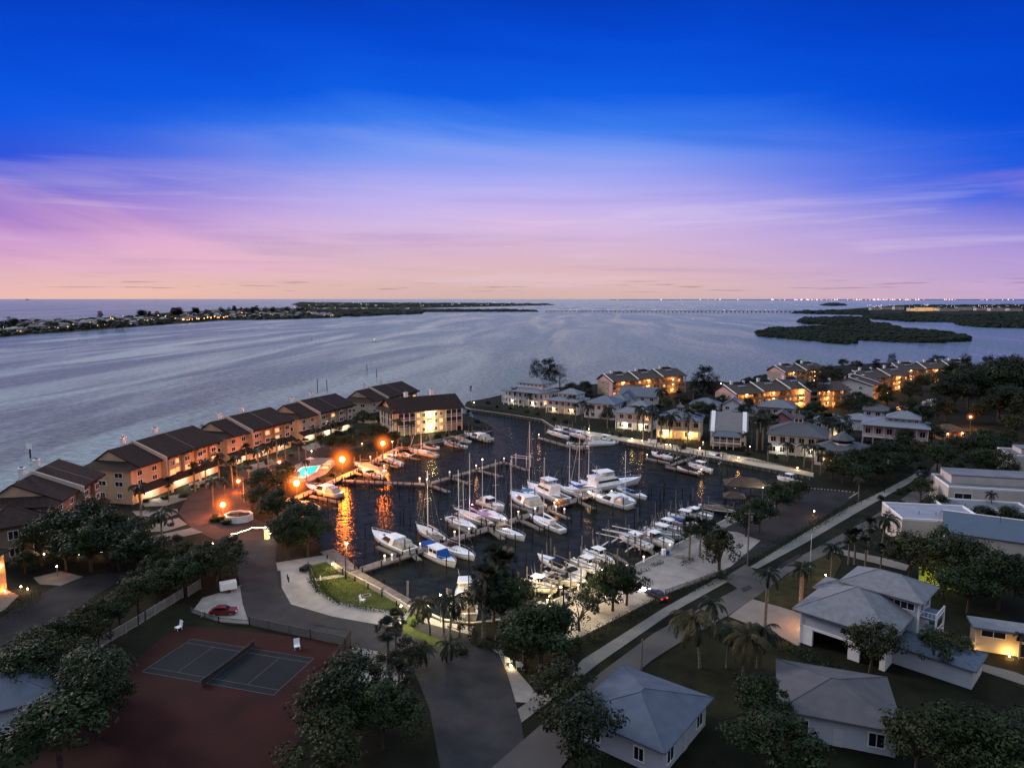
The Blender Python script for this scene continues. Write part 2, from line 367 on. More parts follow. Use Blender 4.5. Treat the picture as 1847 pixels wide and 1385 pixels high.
# ------------------------------------------------------------------ land
GRASS = M('dark_lawn', (.008, .010, .0045), .95, .5, .25, .5, detail=8)
SOIL = M('ground_cover', (.009, .010, .006), .95, .5, .12, .5, detail=8)
LAWN = M('mown_lawn', (.06, .075, .015), .95, .35, .6, .6, detail=8)
LAWNY = M('painted_lamplight_lawn', (.035, .03, .009), .95, .35, .6, .6, detail=8)  # lawn copy with yellow lamplight mixed into its colour
SHELL = M('crushed_shell', (.26, .245, .23), .95, .2, .35, .5, detail=9)
SAND = M('pale_sand', (.42, .36, .26), .95, .18, .3, .5, detail=9)
ASPH = M('asphalt', (.034, .034, .037), .9, .25, .35, .4, detail=9)
ASPHD = M('dark_asphalt', (.022, .021, .023), .9, .3, .25, .4, detail=9)
ASPHR = M('red_asphalt', (.06, .035, .03), .9, .25, .3, .4, detail=9)
ROADC = M('worn_road', (.085, .08, .077), .9, .3, .09, .4, detail=9)
WALKC = M('sidewalk_concrete', (.19, .18, .165), .9, .18, .4, .3, detail=8)
DRIVEC = M('drive_concrete', (.19, .17, .15), .9, .15, .3, .3, detail=8)
COURTR = M('red_court_surface', (.024, .005, .004), .85, .3, .2, .2)
COURTB = M('blue_court_surface', (.007, .011, .015), .8, .3, .15, .2)
PAINT = M('faded_line_paint', (.09, .09, .09), .8, .2, 2)
WATERP = M('glowing_pool_water', (.02, .3, .3), .05, .2, .6, emis=(.03, .75, .62), es=.75)  # water glows itself in place of underwater pool lights

def W(x, y): return (x, y, 'w')
basin_edge = [(868, 782), (830, 790), (800, 796), (770, 801), (745, 803), (722, 806), (640, 850), (520, 904), (525, 930), (572, 975), (586, 992),
              (631, 1027), (662, 1040), (750, 1094), (765, 1103), (800, 1118), (850, 1124), (905, 1118), (963, 1098), (1100, 1042), (1215, 985), (1318, 933),
              (1340, 912), (1338, 897), (1440, 878), (1462, 870), (1468, 860), (1350, 838), (1215, 813), (1130, 797), (1050, 783), (1000, 771), (978, 757), (930, 749), (850, 738)]
BE = [G(*p) for p in basin_edge]
o1, o2, o3, o4, o5 = (off(240, 910, -24), off(395, 850, -24), off(520, 805, -24), off(640, 765, -24), off(725, 742, -22))
outline = [W(-420, -260), W(-330, 0), (-420, 1080), (-160, 1000), (0, 948), (24, 932), (40, 916)]
outline += [W(p.x, p.y) for p in (o1, o2, o3, o4, o5)] + [(775, 733), (815, 738), (845, 749), (870, 760), (888, 770), (888, 776)]
outline += basin_edge + [(838, 732), (842, 724), (870, 720), (905, 712), (960, 704), (1020, 697), (1080, 692), (1200, 688), (1290, 687), (1340, 692), (1400, 684),
            (1402, 672), (1450, 664), (1540, 657), (1600, 654), (1750, 660), (1847, 652), (2300, 640), (2900, 640), W(700, 100), W(620, -260)]
sheet('ground', outline, ZL, GRASS, skirt=-2)
sheet('marina_water', [W(p.x, p.y) for p in BE] , .03, BASW)
GC = [0]
def gp(name, pts, k, mat): GC[0] += 1; return sheet(name, pts, ZL + .025 * k + .0006 * (GC[0] % 40), mat)
# left peninsula
gp('turning_circle', [(322, 925), (338, 895), (380, 868), (450, 842), (520, 818), (600, 793), (660, 772), (700, 768), (705, 785), (650, 806), (590, 822), (530, 850), (480, 872), (452, 900), (452, 932), (505, 955), (520, 968), (480, 975), (432, 980), (385, 972), (345, 952)], 1, ASPHR)
gp('entry_road', [(425, 978), (500, 968), (497, 1010), (507, 1058), (525, 1090), (600, 1112), (700, 1130), (760, 1122), (860, 1148), (900, 1180), (915, 1215), (940, 1300), (960, 1420), (800, 1420), (775, 1280), (745, 1205), (700, 1178), (620, 1163), (560, 1150), (450, 1127), (438, 1090), (433, 1060), (425, 1010)], 3, ASPH)
gp('shell_lot', [(345, 1105), (365, 1078), (432, 1058), (436, 1010), (495, 1015), (590, 1000), (630, 1035), (665, 1052), (755, 1106), (800, 1122), (860, 1130), (925, 1132), (960, 1150), (905, 1175), (935, 1212), (985, 1270), (860, 1260), (760, 1205), (690, 1180), (640, 1175), (625, 1165), (560, 1150), (450, 1125), (395, 1122)], 1, SHELL)
gp('shell_walk', [(640, 1172), (700, 1180), (740, 1230), (690, 1260), (600, 1230)], 2, SHELL)
gp('triangle_lawn', [(556, 1021), (588, 1013), (604, 1026), (624, 1037), (732, 1098), (737, 1105), (650, 1094), (606, 1084), (575, 1066), (558, 1042)], 2, LAWN)
gp('lawn_path', [(562, 1044), (612, 1036), (622, 1040), (566, 1049)], 3, SAND)
gp('palm_bed', [(738, 1108), (770, 1106), (745, 1135), (795, 1155), (800, 1170), (720, 1140)], 4, LAWN)
gp('oval_bed', [(852, 1132), (890, 1122), (950, 1128), (975, 1150), (935, 1168), (880, 1172), (850, 1162)], 4, GRASS)
gp('left_street', [(-120, 1260), (-40, 1140), (40, 1090), (110, 1052), (170, 1036), (225, 1030), (235, 1040), (190, 1062), (120, 1110), (40, 1180), (-20, 1240), (-60, 1290)], 1, ASPHD)
gp('left_street', [(60, 1042), (110, 1030), (150, 1040), (110, 1056), (72, 1054)], 2, DRIVEC)
gp('left_street', [(-60, 1060), (0, 1058), (34, 1074), (8, 1100), (-60, 1130)], 2, DRIVEC)
for a in ([(250, 905), (330, 890), (338, 900), (300, 912), (262, 914)], [(238, 922), (320, 918), (322, 926), (300, 934), (246, 930)], [(262, 948), (322, 934), (338, 946), (300, 958), (262, 960)], [(262, 970), (345, 952), (366, 960), (300, 975), (262, 982)], [(340, 872), (392, 860), (384, 872), (345, 884)], [(440, 842), (490, 828), (500, 836), (450, 852)], [(470, 852), (530, 838), (520, 850)], [(540, 806), (570, 797), (590, 803), (556, 814)]):
    gp('driveway', a, 2, DRIVEC)
gp('pool_deck', [(512, 862), (520, 845), (560, 826), (600, 826), (605, 838), (588, 855), (560, 868), (520, 872)], 3, DRIVEC)
# right peninsula
gp('seawall_walk', [(1000, 773), (1050, 783), (1130, 797), (1215, 813), (1350, 838), (1466, 860), (1468, 853), (1360, 827), (1215, 803), (1130, 789), (1050, 776), (1002, 766)], 2, SAND)
# right shore parking and road
gp('marina_parking', [(978, 1112), (1042, 1082), (1110, 1050), (1220, 997), (1322, 944), (1352, 915), (1356, 892), (1450, 882), (1540, 888), (1545, 895), (1470, 943), (1400, 985), (1345, 1014), (1300, 1035), (1190, 1078), (1045, 1152), (1008, 1158)], 1, ASPHD)
gp('parking_apron', [(978, 1112), (1042, 1082), (1110, 1050), (1220, 997), (1300, 956), (1330, 960), (1372, 975), (1318, 1022), (1190, 1076), (1045, 1150), (1008, 1158)], 2, SHELL)
gp('quay_walk', [(963, 1099), (1100, 1043), (1215, 986), (1318, 934), (1345, 925), (1352, 932), (1322, 945), (1220, 998), (1105, 1053), (980, 1110)], 3, WALKC)
gp('sidewalk', [(1318, 1046), (1303, 1037), (1195, 1098), (1050, 1190), (1030, 1212), (860, 1330), (880, 1350), (1060, 1212), (1080, 1196), (1210, 1106)], 2, WALKC)
gp('sidewalk', [(1352, 1023), (1366, 1026), (1455, 978), (1545, 925), (1600, 894), (1640, 872), (1668, 850), (1663, 842), (1648, 856), (1592, 886), (1530, 915), (1440, 968)], 2, WALKC)
gp('road', [(870, 1400), (1085, 1212), (1180, 1142), (1330, 1062), (1303, 1044), (1345, 1018), (1375, 1040), (1470, 990), (1560, 940), (1620, 905), (1665, 872), (1680, 845), (1690, 833), (1712, 833), (1712, 860), (1690, 885), (1640, 918), (1590, 950), (1513, 990), (1420, 1035), (1368, 1075), (1355, 1082), (1316, 1109), (1230, 1157), (1178, 1190), (1150, 1212), (1000, 1400)], 4, ROADC)
for k_, q_ in enumerate(([(1240, 1130), (1262, 1117), (1272, 1123), (1250, 1137)], [(1402, 1022), (1440, 1000), (1446, 1004), (1408, 1027)], [(1335, 1062), (1352, 1056), (1358, 1062), (1342, 1069)], [(500, 1030), (506, 1030), (508, 1062), (502, 1064)], [(560, 1120), (620, 1131), (618, 1136), (560, 1126)])):
    gp('road_patch', q_, 5, ASPHD if k_ % 2 else ASPH)
gp('house_drive', [(1314, 1112), (1356, 1080), (1432, 1102), (1470, 1122), (1440, 1166), (1404, 1146)], 2, DRIVEC)
gp('neighbour_drive', [(1512, 990), (1600, 1008), (1640, 1020), (1634, 1030), (1560, 1012), (1500, 996)], 4, DRIVEC)
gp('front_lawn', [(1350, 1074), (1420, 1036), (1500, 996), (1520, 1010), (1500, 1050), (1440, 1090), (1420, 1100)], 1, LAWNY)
gp('side_lawn', [(1190, 1192), (1240, 1157), (1316, 1113), (1404, 1148), (1440, 1180), (1480, 1240), (1300, 1300), (1180, 1260)], 1, M('night_lawn', (.014, .015, .006), .95, .4, .4, .5))
gp('pool_garden', [(1720, 1150), (1760, 1150), (1847, 1190), (2000, 1260), (1960, 1300), (1720, 1180)], 1, M('garden_lawn', (.014, .013, .005), .95, .4, .4, .5))
gp('garden_path', [(1735, 1188), (1830, 1212), (1900, 1240), (1890, 1250), (1725, 1195)], 2, DRIVEC)
# tennis court
gp('tennis_surround', [(322, 1128), (480, 1142), (632, 1160), (650, 1176), (560, 1300), (500, 1400), (40, 1400), (180, 1240)], 1, COURTR)
c0, c1 = G(346, 1153), G(566, 1188)
cd = (c1 - c0).normalized(); cn = Vector((cd.y, -cd.x, 0)); CLEN = (c1 - c0).length; CW = 10.97 * CLEN / 23.77
def cpt(u, v): p = c0 + cd * u + cn * v; return (p.x, p.y, 'w')
gp('tennis_court', [cpt(-.05, -.05), cpt(CLEN + .05, -.05), cpt(CLEN + .05, CW + .05), cpt(-.05, CW + .05)], 2, COURTB)
lm = MB(); zl = ZL + .11
def cl(u0, v0, u1, v1):
    a, b = cpt(u0, v0), cpt(u1, v1); p, q = Vector(a[:2] + (zl,)), Vector(b[:2] + (zl,)); d = (q - p).normalized(); n = Vector((-d.y, d.x, 0)) * .05
    lm.add([p - n, q - n, q + n, p + n], [(0, 1, 2, 3)])
s_ = CLEN / 23.77
for v in (0, 1.37 * s_, CW - 1.37 * s_, CW): cl(0, v, CLEN, v)
for u in (0, CLEN): cl(u, .06, u, CW - .06)
for u in (5.48 * s_, CLEN - 5.48 * s_): cl(u, 1.45 * s_, u, CW - 1.45 * s_)
tag(lm.build('court_lines', PAINT), None, None, kind='structure')
net = thing('tennis_net', 'sagging tennis net across the middle of the dark blue court', 'tennis net', (0, 0, 0))
pa, pb = cpt(CLEN / 2, -.9), cpt(CLEN / 2, CW + .9); pa = Vector(pa[:2] + (ZL,)); pb = Vector(pb[:2] + (ZL,))
mb = MB(); up = Vector((0, 0, 1))
for i in range(12):
    a = pa.lerp(pb, i / 12); b = pa.lerp(pb, (i + 1) / 12)
    ha = 1.05 - .12 * math.sin(PI * i / 12); hb = 1.05 - .12 * math.sin(PI * (i + 1) / 12)
    mb.add([a + up * .1, b + up * .1, b + up * (hb - .06), a + up * (ha - .06)], [(0, 1, 2, 3)])
mb.build('netting', M('net_mesh', (.03, .03, .03), .9), net)
mb = MB()
for i in range(12):
    a = pa.lerp(pb, i / 12); b = pa.lerp(pb, (i + 1) / 12)
    mb.tube(a + up * (1.05 - .12 * math.sin(PI * i / 12)), b + up * (1.05 - .12 * math.sin(PI * (i + 1) / 12)), .04, .04, 4)
mb.build('net_tape', PAINT, net)
for p in (pa, pb): MB().tube(p, p + up * 1.15, .06).build('net_post', STEEL, net)

# ------------------------------------------------------------------ far shores
def far_mass(name, pts, mat, r, step, hmin, hmax, label, seed=1):
    """wooded ground: one bumpy canopy of many small tufts"""
    rd = random.Random(seed)
    P = [G(p[0], p[1], .5) for p in pts]
    x0, x1 = min(p.x for p in P), max(p.x for p in P); y0, y1 = min(p.y for p in P), max(p.y for p in P)
    def inside(x, y):
        c = False; j = len(P) - 1
        for i in range(len(P)):
            a, b = P[i], P[j]
            if (a.y > y) != (b.y > y) and x < (b.x - a.x) * (y - a.y) / (b.y - a.y) + a.x: c = not c
            j = i
        return c
    mb = MB(); y = y0
    while y < y1:
        sy = step * max(1, y / 1200); x = x0
        while x < x1:
            sx_ = step * max(1, y / 1200)
            px_, py_ = x + rd.uniform(-.5, .5) * sx_, y + rd.uniform(-.5, .5) * sy
            if inside(px_, py_):
                k = noise.noise(Vector((px_ / 60, py_ / 60, seed)))
                h = hmin + (hmax - hmin) * min(1, max(0, .5 + .9 * k + rd.uniform(-.25, .25)))
                rr = r * max(1, y / 1200) * rd.uniform(.7, 1.2)
                n = 6; vs = [(px_ + rd.uniform(-.3, .3) * rr, py_, h)]
                for lv, (fr, fz) in enumerate(((.62, .82), (1., .35), (.9, 0))):
                    for i in range(n):
                        t = 2 * PI * (i + lv * .5) / n; q = rr * fr * rd.uniform(.75, 1.2)
                        vs.append((px_ + q * math.cos(t), py_ + q * math.sin(t), h * fz * rd.uniform(.85, 1.1)))
                fs = [(0, 1 + i, 1 + (i + 1) % n) for i in range(n)]
                for lv in range(2):
                    a = 1 + lv * n; fs += [(a + i, a + n + i, a + n + (i + 1) % n, a + (i + 1) % n) for i in range(n)]
                mb.add(vs, fs)
            x += sx_
        y += sy
    o = mb.build(name, mat); tag(o, label, 'woodland', kind='stuff'); return o

far_land = {
 'far_left_shore': [(-400, 640), (0, 608), (60, 603), (110, 600), (240, 590), (400, 578), (520, 576), (612, 573), (618, 571), (560, 569), (540, 566), (560, 560), (545, 555), (440, 556), (300, 564), (150, 576), (0, 582), (-400, 596)],
 'far_middle_shore': [(520, 566), (640, 571), (700, 568), (756, 566), (760, 563), (880, 562), (965, 562), (970, 560), (900, 558), (770, 557), (755, 556), (1000, 550.3), (990, 548), (880, 547), (540, 545.5), (530, 549), (545, 556)],
 'far_right_shore': [(1432, 565), (1500, 567), (1560, 568), (1575, 576), (1640, 580), (1725, 581), (1730, 587), (1847, 592), (2400, 610), (2400, 549), (1640, 551), (1560, 555), (1490, 560)],
 'horizon_shore': [(1100, 540.3), (2600, 540.3), (2600, 541.3), (1100, 541.0)]}
for k, v in far_land.items():
    P = [G(x, y, .5) for x, y in v]
    sheet('shore_land', [W(p.x, p.y) for p in P], .6, SOIL, skirt=-1)
far_mass('mangrove_island', [(1365, 598), (1372, 606), (1440, 612), (1490, 618), (1520, 621), (1546, 619), (1545, 613), (1620, 617), (1700, 618), (1745, 615), (1748, 608), (1700, 600), (1640, 594), (1612, 590), (1600, 584), (1560, 583), (1540, 589), (1480, 589), (1400, 592)], MANG, 5.5, 8, 2, 6.5, 'largest low mangrove island lying alone in the bay at right', 1)
far_mass('mangrove_island', [(1440, 580), (1450, 584), (1500, 585), (1535, 585), (1568, 582), (1560, 575), (1520, 573), (1450, 574)], MANG, 6, 9, 3, 8, 'smaller mangrove island just behind the largest one', 2)
far_mass('mangrove_island', [(1487, 551), (1500, 552), (1522, 551), (1515, 548.5), (1500, 547.5)], MANG, 10, 12, 8, 16, 'tiny dark islet near the horizon at right', 3)
far_mass('woodland', [(1432, 565), (1500, 567), (1560, 568), (1560, 560), (1500, 561), (1450, 562)], MANG, 7, 12, 4, 11, 'low wooded point reaching out from the right shore', 4)
far_mass('woodland', [(1560, 574), (1640, 580), (1725, 581), (1725, 570), (1640, 566), (1560, 568)], MANG, 7, 11, 4, 9, 'dark mangrove shore below the lit town', 5)
far_mass('woodland', [(1725, 584), (1760, 590), (1847, 592), (1960, 597), (1960, 566), (1847, 564), (1725, 572)], MANG, 7, 11, 4, 10, 'dark mangrove shore at the right edge of the bay', 6)
far_mass('woodland', [(520, 566), (640, 571), (700, 568), (756, 566), (758, 562), (700, 560), (600, 560), (530, 562)], MANG, 8, 13, 4, 10, 'dark mangrove belt below the bright row of far lights', 7)
far_mass('woodland', [(760, 562.6), (965, 562), (968, 560.4), (900, 559), (770, 559)], MANG, 8, 13, 4, 9, 'thin wooded spit leading to the far bridge', 8)
far_mass('woodland', [(545, 556), (1000, 550.3), (990, 548), (880, 547), (540, 545.5), (530, 549)], MANG, 9, 26, 4, 10, 'distant built up key with dense trees', 9)
far_mass('woodland', [(-60, 600), (0, 607), (60, 602), (240, 589), (400, 577), (520, 575), (612, 572), (560, 568), (540, 562), (440, 559), (300, 567), (150, 578), (0, 584)], MANG, 6, 13, 2, 9, 'dense trees among the houses of the far left shore', 10)
far_mass('woodland', [(1335, 696), (1345, 697), (1398, 688), (1400, 680), (1360, 686)], MANG, 3, 3.4, 3, 5, 'mangrove bank bulging into the bay by the apartments', 11)
far_mass('woodland', [(1560, 557), (1700, 556), (2000, 558), (2000, 549.5), (1640, 551)], MANG, 9, 22, 5, 12, 'woods behind the lit town on the right shore', 12)

# far houses and trees on the left shore, each one a thing
HW = M('far_house_wall', (.3, .27, .26), .9, .2, .3, rnd=.35); HR = M('far_house_roof', (.2, .19, .21), .9, .2, .3, rnd=.5)
fh = thing('far_house', 'small low house among trees on the far left shore', 'house', (0, 0, -500), 0, 'far shore houses')
MB().box(-8, 8, -5, 5, 0, 6.2).build('wall', HW, fh)
MB().add([(-9, -6, 6), (9, -6, 6), (9, 6, 6), (-9, 6, 6), (-4, 0, 9.2), (4, 0, 9.2)], [(0, 1, 5, 4), (1, 2, 5), (2, 3, 4, 5), (3, 0, 4), (0, 3, 2, 1)]).build('roof', HR, fh)
MB().box(-6, -3, -5.1, -5, 2, 4).box(2, 5.5, -5.1, -5, 2, 4).each('window', GLASSL, fh)
far_trees = []
rd = random.Random(3)
def lerp_edge(px, tab):
    for (a, ya), (b, yb) in zip(tab, tab[1:]):
        if a <= px <= b: return ya + (yb - ya) * (px - a) / (b - a)
    return tab[-1][1]
low_t = [(-60, 612), (0, 607), (60, 602), (240, 589), (400, 577), (520, 575), (612, 572.5)]
top_t = [(-60, 590), (0, 584), (150, 578), (300, 567), (440, 559), (545, 561), (612, 570)]
first = True
for i in range(140):
    px = rd.uniform(-40, 600); a, b = lerp_edge(px, top_t), lerp_edge(px, low_t); py = a + (b - a) * rd.uniform(.05, .93)
    p = G(px, py, .6); s = rd.uniform(.7, 1.35)
    if first: fh.location = p; first = False
    else: copy_tree(fh, p, rd.uniform(-.7, .7), (s, s, rd.uniform(.8, 1.3)))
for px, py, H, k in [(18, 592, 26, 1), (28, 592, 22, 0), (181, 577, 26, 1)] + [(rd.uniform(250, 285), 573, rd.uniform(22, 30), 0) for _ in range(7)] + [(rd.uniform(308, 335), 571, rd.uniform(26, 34), 1) for _ in range(6)] + [(rd.uniform(350, 378), 569, rd.uniform(24, 32), 0) for _ in range(6)] + [(rd.uniform(385, 560), rd.uniform(561, 566), rd.uniform(18, 30), 1) for _ in range(26)] + [(rd.uniform(-20, 240), rd.uniform(585, 596), rd.uniform(12, 18), 0) for _ in range(26)]:
    far_trees.append((px, py, H * .8, k))
# far light points and lit fronts
LO = M('far_orange_light', (1, .5, .2), .5, 0, emis=(1, .33, .08), es=26); LW = M('far_white_light', (1, .9, .7), .5, 0, emis=(1, .82, .6), es=9)
def points(name, mat, pts, label, r, cat='lights', hh=5):
    mb = MB()
    for px, py in pts:
        p = G(px, py, .6); q = r * p.y / 1000; mb.ball((p.x, p.y, hh + (p.y / 1500)), q, 1, 5, 4)
    o = mb.build(name, mat); tag(o, label, cat, kind='stuff')
rd = random.Random(5)
P1 = []
for i in range(26): px = rd.uniform(330, 412); P1.append((px, lerp_edge(px, low_t) - rd.uniform(.6, 3)))
for i in range(30): px = rd.uniform(180, 440); P1.append((px, rd.uniform(lerp_edge(px, top_t), lerp_edge(px, low_t) - 2)))
points('shore_lights', LO, P1, 'orange lamps along the far left shore', .30)
P2 = []
for i in range(40): px = rd.uniform(0, 600); P2.append((px, rd.uniform(lerp_edge(px, top_t), lerp_edge(px, low_t) - 1)))
points('shore_lights', LW, P2, 'scattered white lamps of the far left houses', .17)
P3 = [(rd.uniform(525, 740), rd.uniform(557, 560)) for i in range(60)] + [(rd.uniform(545, 1000), rd.uniform(547.5, 554)) for i in range(90)]
points('shore_lights', LW, P3, 'bright row of lamps behind the mangrove belt', .13)
P4 = [(rd.uniform(990, 1425), 562.2 - (0 if rd.random() < .7 else .6)) for i in range(70)]
points('bridge_lights', LW, P4, 'lamps strung along the far bridge', .10)
points('shore_lights', LW, [(rd.uniform(1560, 1847), rd.uniform(551, 560)) for i in range(110)], 'lamps of the lit town on the right shore', .15)
LP = M('far_pink_light', (1, .6, .6), .5, 0, emis=(1, .45, .42), es=4)
mb = MB()
for i in range(110):
    px = rd.choice([rd.uniform(1430, 1512), rd.uniform(1520, 1725), rd.uniform(1520, 1725), rd.uniform(1765, 1860), rd.uniform(1100, 1450)]); p = G(px, 541.2, .6); q = p.y * rd.uniform(.00012, .0004)
    mb.box(p.x - q, p.x + q, p.y, p.y + q, 0, p.y * rd.uniform(.0003, .0014))
tag(mb.build('skyline', LP), 'pink lit city skyline along the right horizon', 'skyline', kind='stuff')
# bridge
a, b = G(985, 563, .5), G(1432, 563.6, .5)
br = thing('bridge', 'long low causeway bridge crossing the bay near the horizon', 'bridge', (a.x, a.y, 0)); v = b - a
MB().beam((0, 0, 5), (v.x, v.y, 5), 12, 2).build('deck', CONC, br)
mb = MB()
for i in range(60): q = v * (i / 60); mb.box(q.x - 1.5, q.x + 1.5, q.y - 4, q.y + 4, -1, 5)
mb.build('piers', CONC, br)['kind'] = 'stuff'
# right-hand lit town: blocks
for i, (px, py, wd, h, lit) in enumerate([(1600, 558, 60, 12, 0), (1622, 558.5, 50, 16, 0), (1648, 561, 40, 14, 1), (1662, 561.5, 36, 18, 1), (1676, 561, 40, 16, 1), (1690, 560.5, 34, 14, 1), (1712, 561, 90, 12, 0), (1740, 559.5, 70, 14, 0), (1772, 560, 60, 12, 0), (1800, 561, 70, 13, 0), (1832, 561, 60, 12, 0), (1580, 559, 50, 10, 0)]):
    p = G(px, py, .6); t = thing('apartment_block', ['pale low block of the town on the right shore', 'tall lamplit block in the middle of the right shore town'][lit], 'building', p, 0, ['low town blocks', 'lamplit town blocks'][lit])
    MB().box(-wd / 2, wd / 2, 0, 25, 0, h).build('wall', M('glowing_lit_wall', (.6, .5, .35), .9, .2, .1, emis=(1, .62, .3), es=.12) if lit else M('glowing_town_wall', (.4, .38, .36), .9, .2, .1, emis=(.8, .6, .5), es=.16), t)  # both wall colours glow faintly in place of lamplight falling on them
    MB().box(-wd / 2 - 1, wd / 2 + 1, -1, 26, h, h + 1.5).build('roof', HR, t)
    mb = MB()
    for z in range(int(h / 4)): mb.box(-wd / 2 + 2, wd / 2 - 2, -.3, 0, 1.5 + z * 4, 3.2 + z * 4)
    mb.each('window_band', GLASSL if lit else GLASS, t)
# channel marker and small things on the bay
def piling_marker(px, py, h, label, sign=True, group=None):
    p = G(px, py, 0); t = thing('channel_marker', label, 'channel marker', p, 0, group)
    MB().tube((0, 0, -1), (0, 0, h), .28, .22).build('post', PILE, t)
    if sign: MB().box(-1, 1, -.35, -.25, h - 1.8, h + .2).build('sign_board', TRIM, t)
piling_marker(55, 826, 5.2, 'channel marker post with a square white board on the open bay at left')
for px, py, h in ((160, 588, 5), (99, 612, 3), (142, 614, 3), (662, 670, 6), (679, 680, 6), (562, 614, 4), (573, 706, 8), (590, 705, 7)):
    piling_marker(px, py, h, 'thin bare channel post far out on the open bay', False, 'bare channel posts')
for px, py, lab in ((1231, 549, 'small lit boat far out near the horizon'), (1437, 551, 'small lit boat left of the tiny islet'), (1250, 577, 'small lit boat below the far bridge'), (675, 616, 'small white boat alone on the left bay')):
    p = G(px, py, 0); t = thing('small_boat', lab, 'boat', p); s = max(1, p.y / 2500)
    MB().add([(-4 * s, -1.2 * s, .1), (4 * s, -1 * s, .1), (6 * s, 0, .9 * s), (4 * s, 1 * s, .1), (-4 * s, 1.2 * s, .1), (-4 * s, -1.2 * s, s), (4 * s, -1.2 * s, s), (6.4 * s, 0, 1.2 * s), (4 * s, 1.2 * s, s), (-4 * s, 1.2 * s, s)], [(0, 1, 6, 5), (1, 2, 7, 6), (2, 3, 8, 7), (3, 4, 9, 8), (4, 0, 5, 9), (5, 6, 7, 8, 9)]).build('hull', HULLW, t)
    MB().box(-1.5 * s, 1 * s, -.8 * s, .8 * s, s, 2.4 * s).build('cabin', HULLW, t)
    MB().ball((0, 0, 3 * s), .22 * s).build('masthead_light', LW, t)
p = G(50, 541.3, 0); t = thing('cargo_ship', 'tiny grey ship on the left horizon', 'ship', p)
MB().box(-80, 80, -15, 15, 0, 25).build('hull', M('ship_hull', (.08, .08, .1)), t); MB().box(-70, -40, -12, 12, 25, 60).build('superstructure', M('ship_hull'), t)
# ------------------------------------------------------------------ building kit
WM = {}
def window(par, x, y, z, wd, h, face=0, glass=None, frame=None, name='window', mull=1):
    """face: rotation of the outward normal from -Y (0 front, 90 right, 180 back, -90 left); x,y,z = sill centre"""
    glass = glass or GLASS; frame = frame or TRIM
    k = (round(wd, 2), round(h, 2), glass.name, frame.name, mull)
    if k not in WM:
        t = .12; m = MB().box(-wd / 2 - t, wd / 2 + t, -.09, .02, -t, 0).box(-wd / 2 - t, wd / 2 + t, -.09, .02, h, h + t).box(-wd / 2 - t, -wd / 2, -.09, .02, 0, h).box(wd / 2, wd / 2 + t, -.09, .02, 0, h)
        for i in range(mull): q = -wd / 2 + wd * (i + 1) / (mull + 1); m.box(q - .04, q + .04, -.07, .02, 0, h)
        WM[k] = (m.mesh(name, frame), MB().add([(-wd / 2, -.03, 0), (wd / 2, -.03, 0), (wd / 2, -.03, h), (-wd / 2, -.03, h)], [(0, 1, 2, 3)]).mesh('pane', glass))
    o = link(name, WM[k][0], par, (x, y, z), math.radians(face)); link('pane', WM[k][1], o, (0, 0, 0))
    return o

def win_row(par, x0, x1, y, z, n, wd, h, face=0, glasses=None, frame=None):
    for i in range(n):
        x = x0 + (x1 - x0) * (i + .5) / n
        g = (glasses[i % len(glasses)] if glasses else None)
        if face == 0: window(par, x, y - .02, z, wd, h, 0, g, frame)
        elif face == 90: window(par, y + .02, x, z, wd, h, 90, g, frame)     # here x runs along y
        elif face == -90: window(par, y - .02, x, z, wd, h, -90, g, frame)

def hip(x0, x1, y0, y1, z, h, o=.7, t=.22):
    x0 -= o; x1 += o; y0 -= o; y1 += o; L, D = x1 - x0, y1 - y0; m = MB(); k = .5
    if L >= D: r0, r1 = (x0 + D * k, (y0 + y1) / 2), (x1 - D * k, (y0 + y1) / 2)
    else: r0, r1 = ((x0 + x1) / 2, y0 + L * k), ((x0 + x1) / 2, y1 - L * k)
    if abs(r0[0] - r1[0]) + abs(r0[1] - r1[1]) < .05: r1 = (r1[0] + .05, r1[1]) if L >= D else (r1[0], r1[1] + .05)
    vs = [(x0, y0, z), (x1, y0, z), (x1, y1, z), (x0, y1, z), (x0, y0, z + t), (x1, y0, z + t), (x1, y1, z + t), (x0, y1, z + t), (*r0, z + h), (*r1, z + h)]
    fs = [(0, 3, 2, 1), (0, 1, 5, 4), (1, 2, 6, 5), (2, 3, 7, 6), (3, 0, 4, 7)]
    fs += [(4, 5, 9, 8), (5, 6, 9), (6, 7, 8, 9), (7, 4, 8)] if L >= D else [(4, 5, 8), (5, 6, 9, 8), (6, 7, 9), (7, 4, 8, 9)]
    m.add(vs, fs); e = [(4, 8), (7, 8), (5, 9), (6, 9), (8, 9)] if L >= D else [(4, 8), (5, 8), (6, 9), (7, 9), (8, 9)]
    for a, b in e: m.tube(vs[a], vs[b], .09, .09, 5)
    for a, b in ((4, 5), (5, 6), (6, 7), (7, 4)): m.tube(Vector(vs[a]) - Vector((0, 0, .1)), Vector(vs[b]) - Vector((0, 0, .1)), .1, .1, 5)
    return m

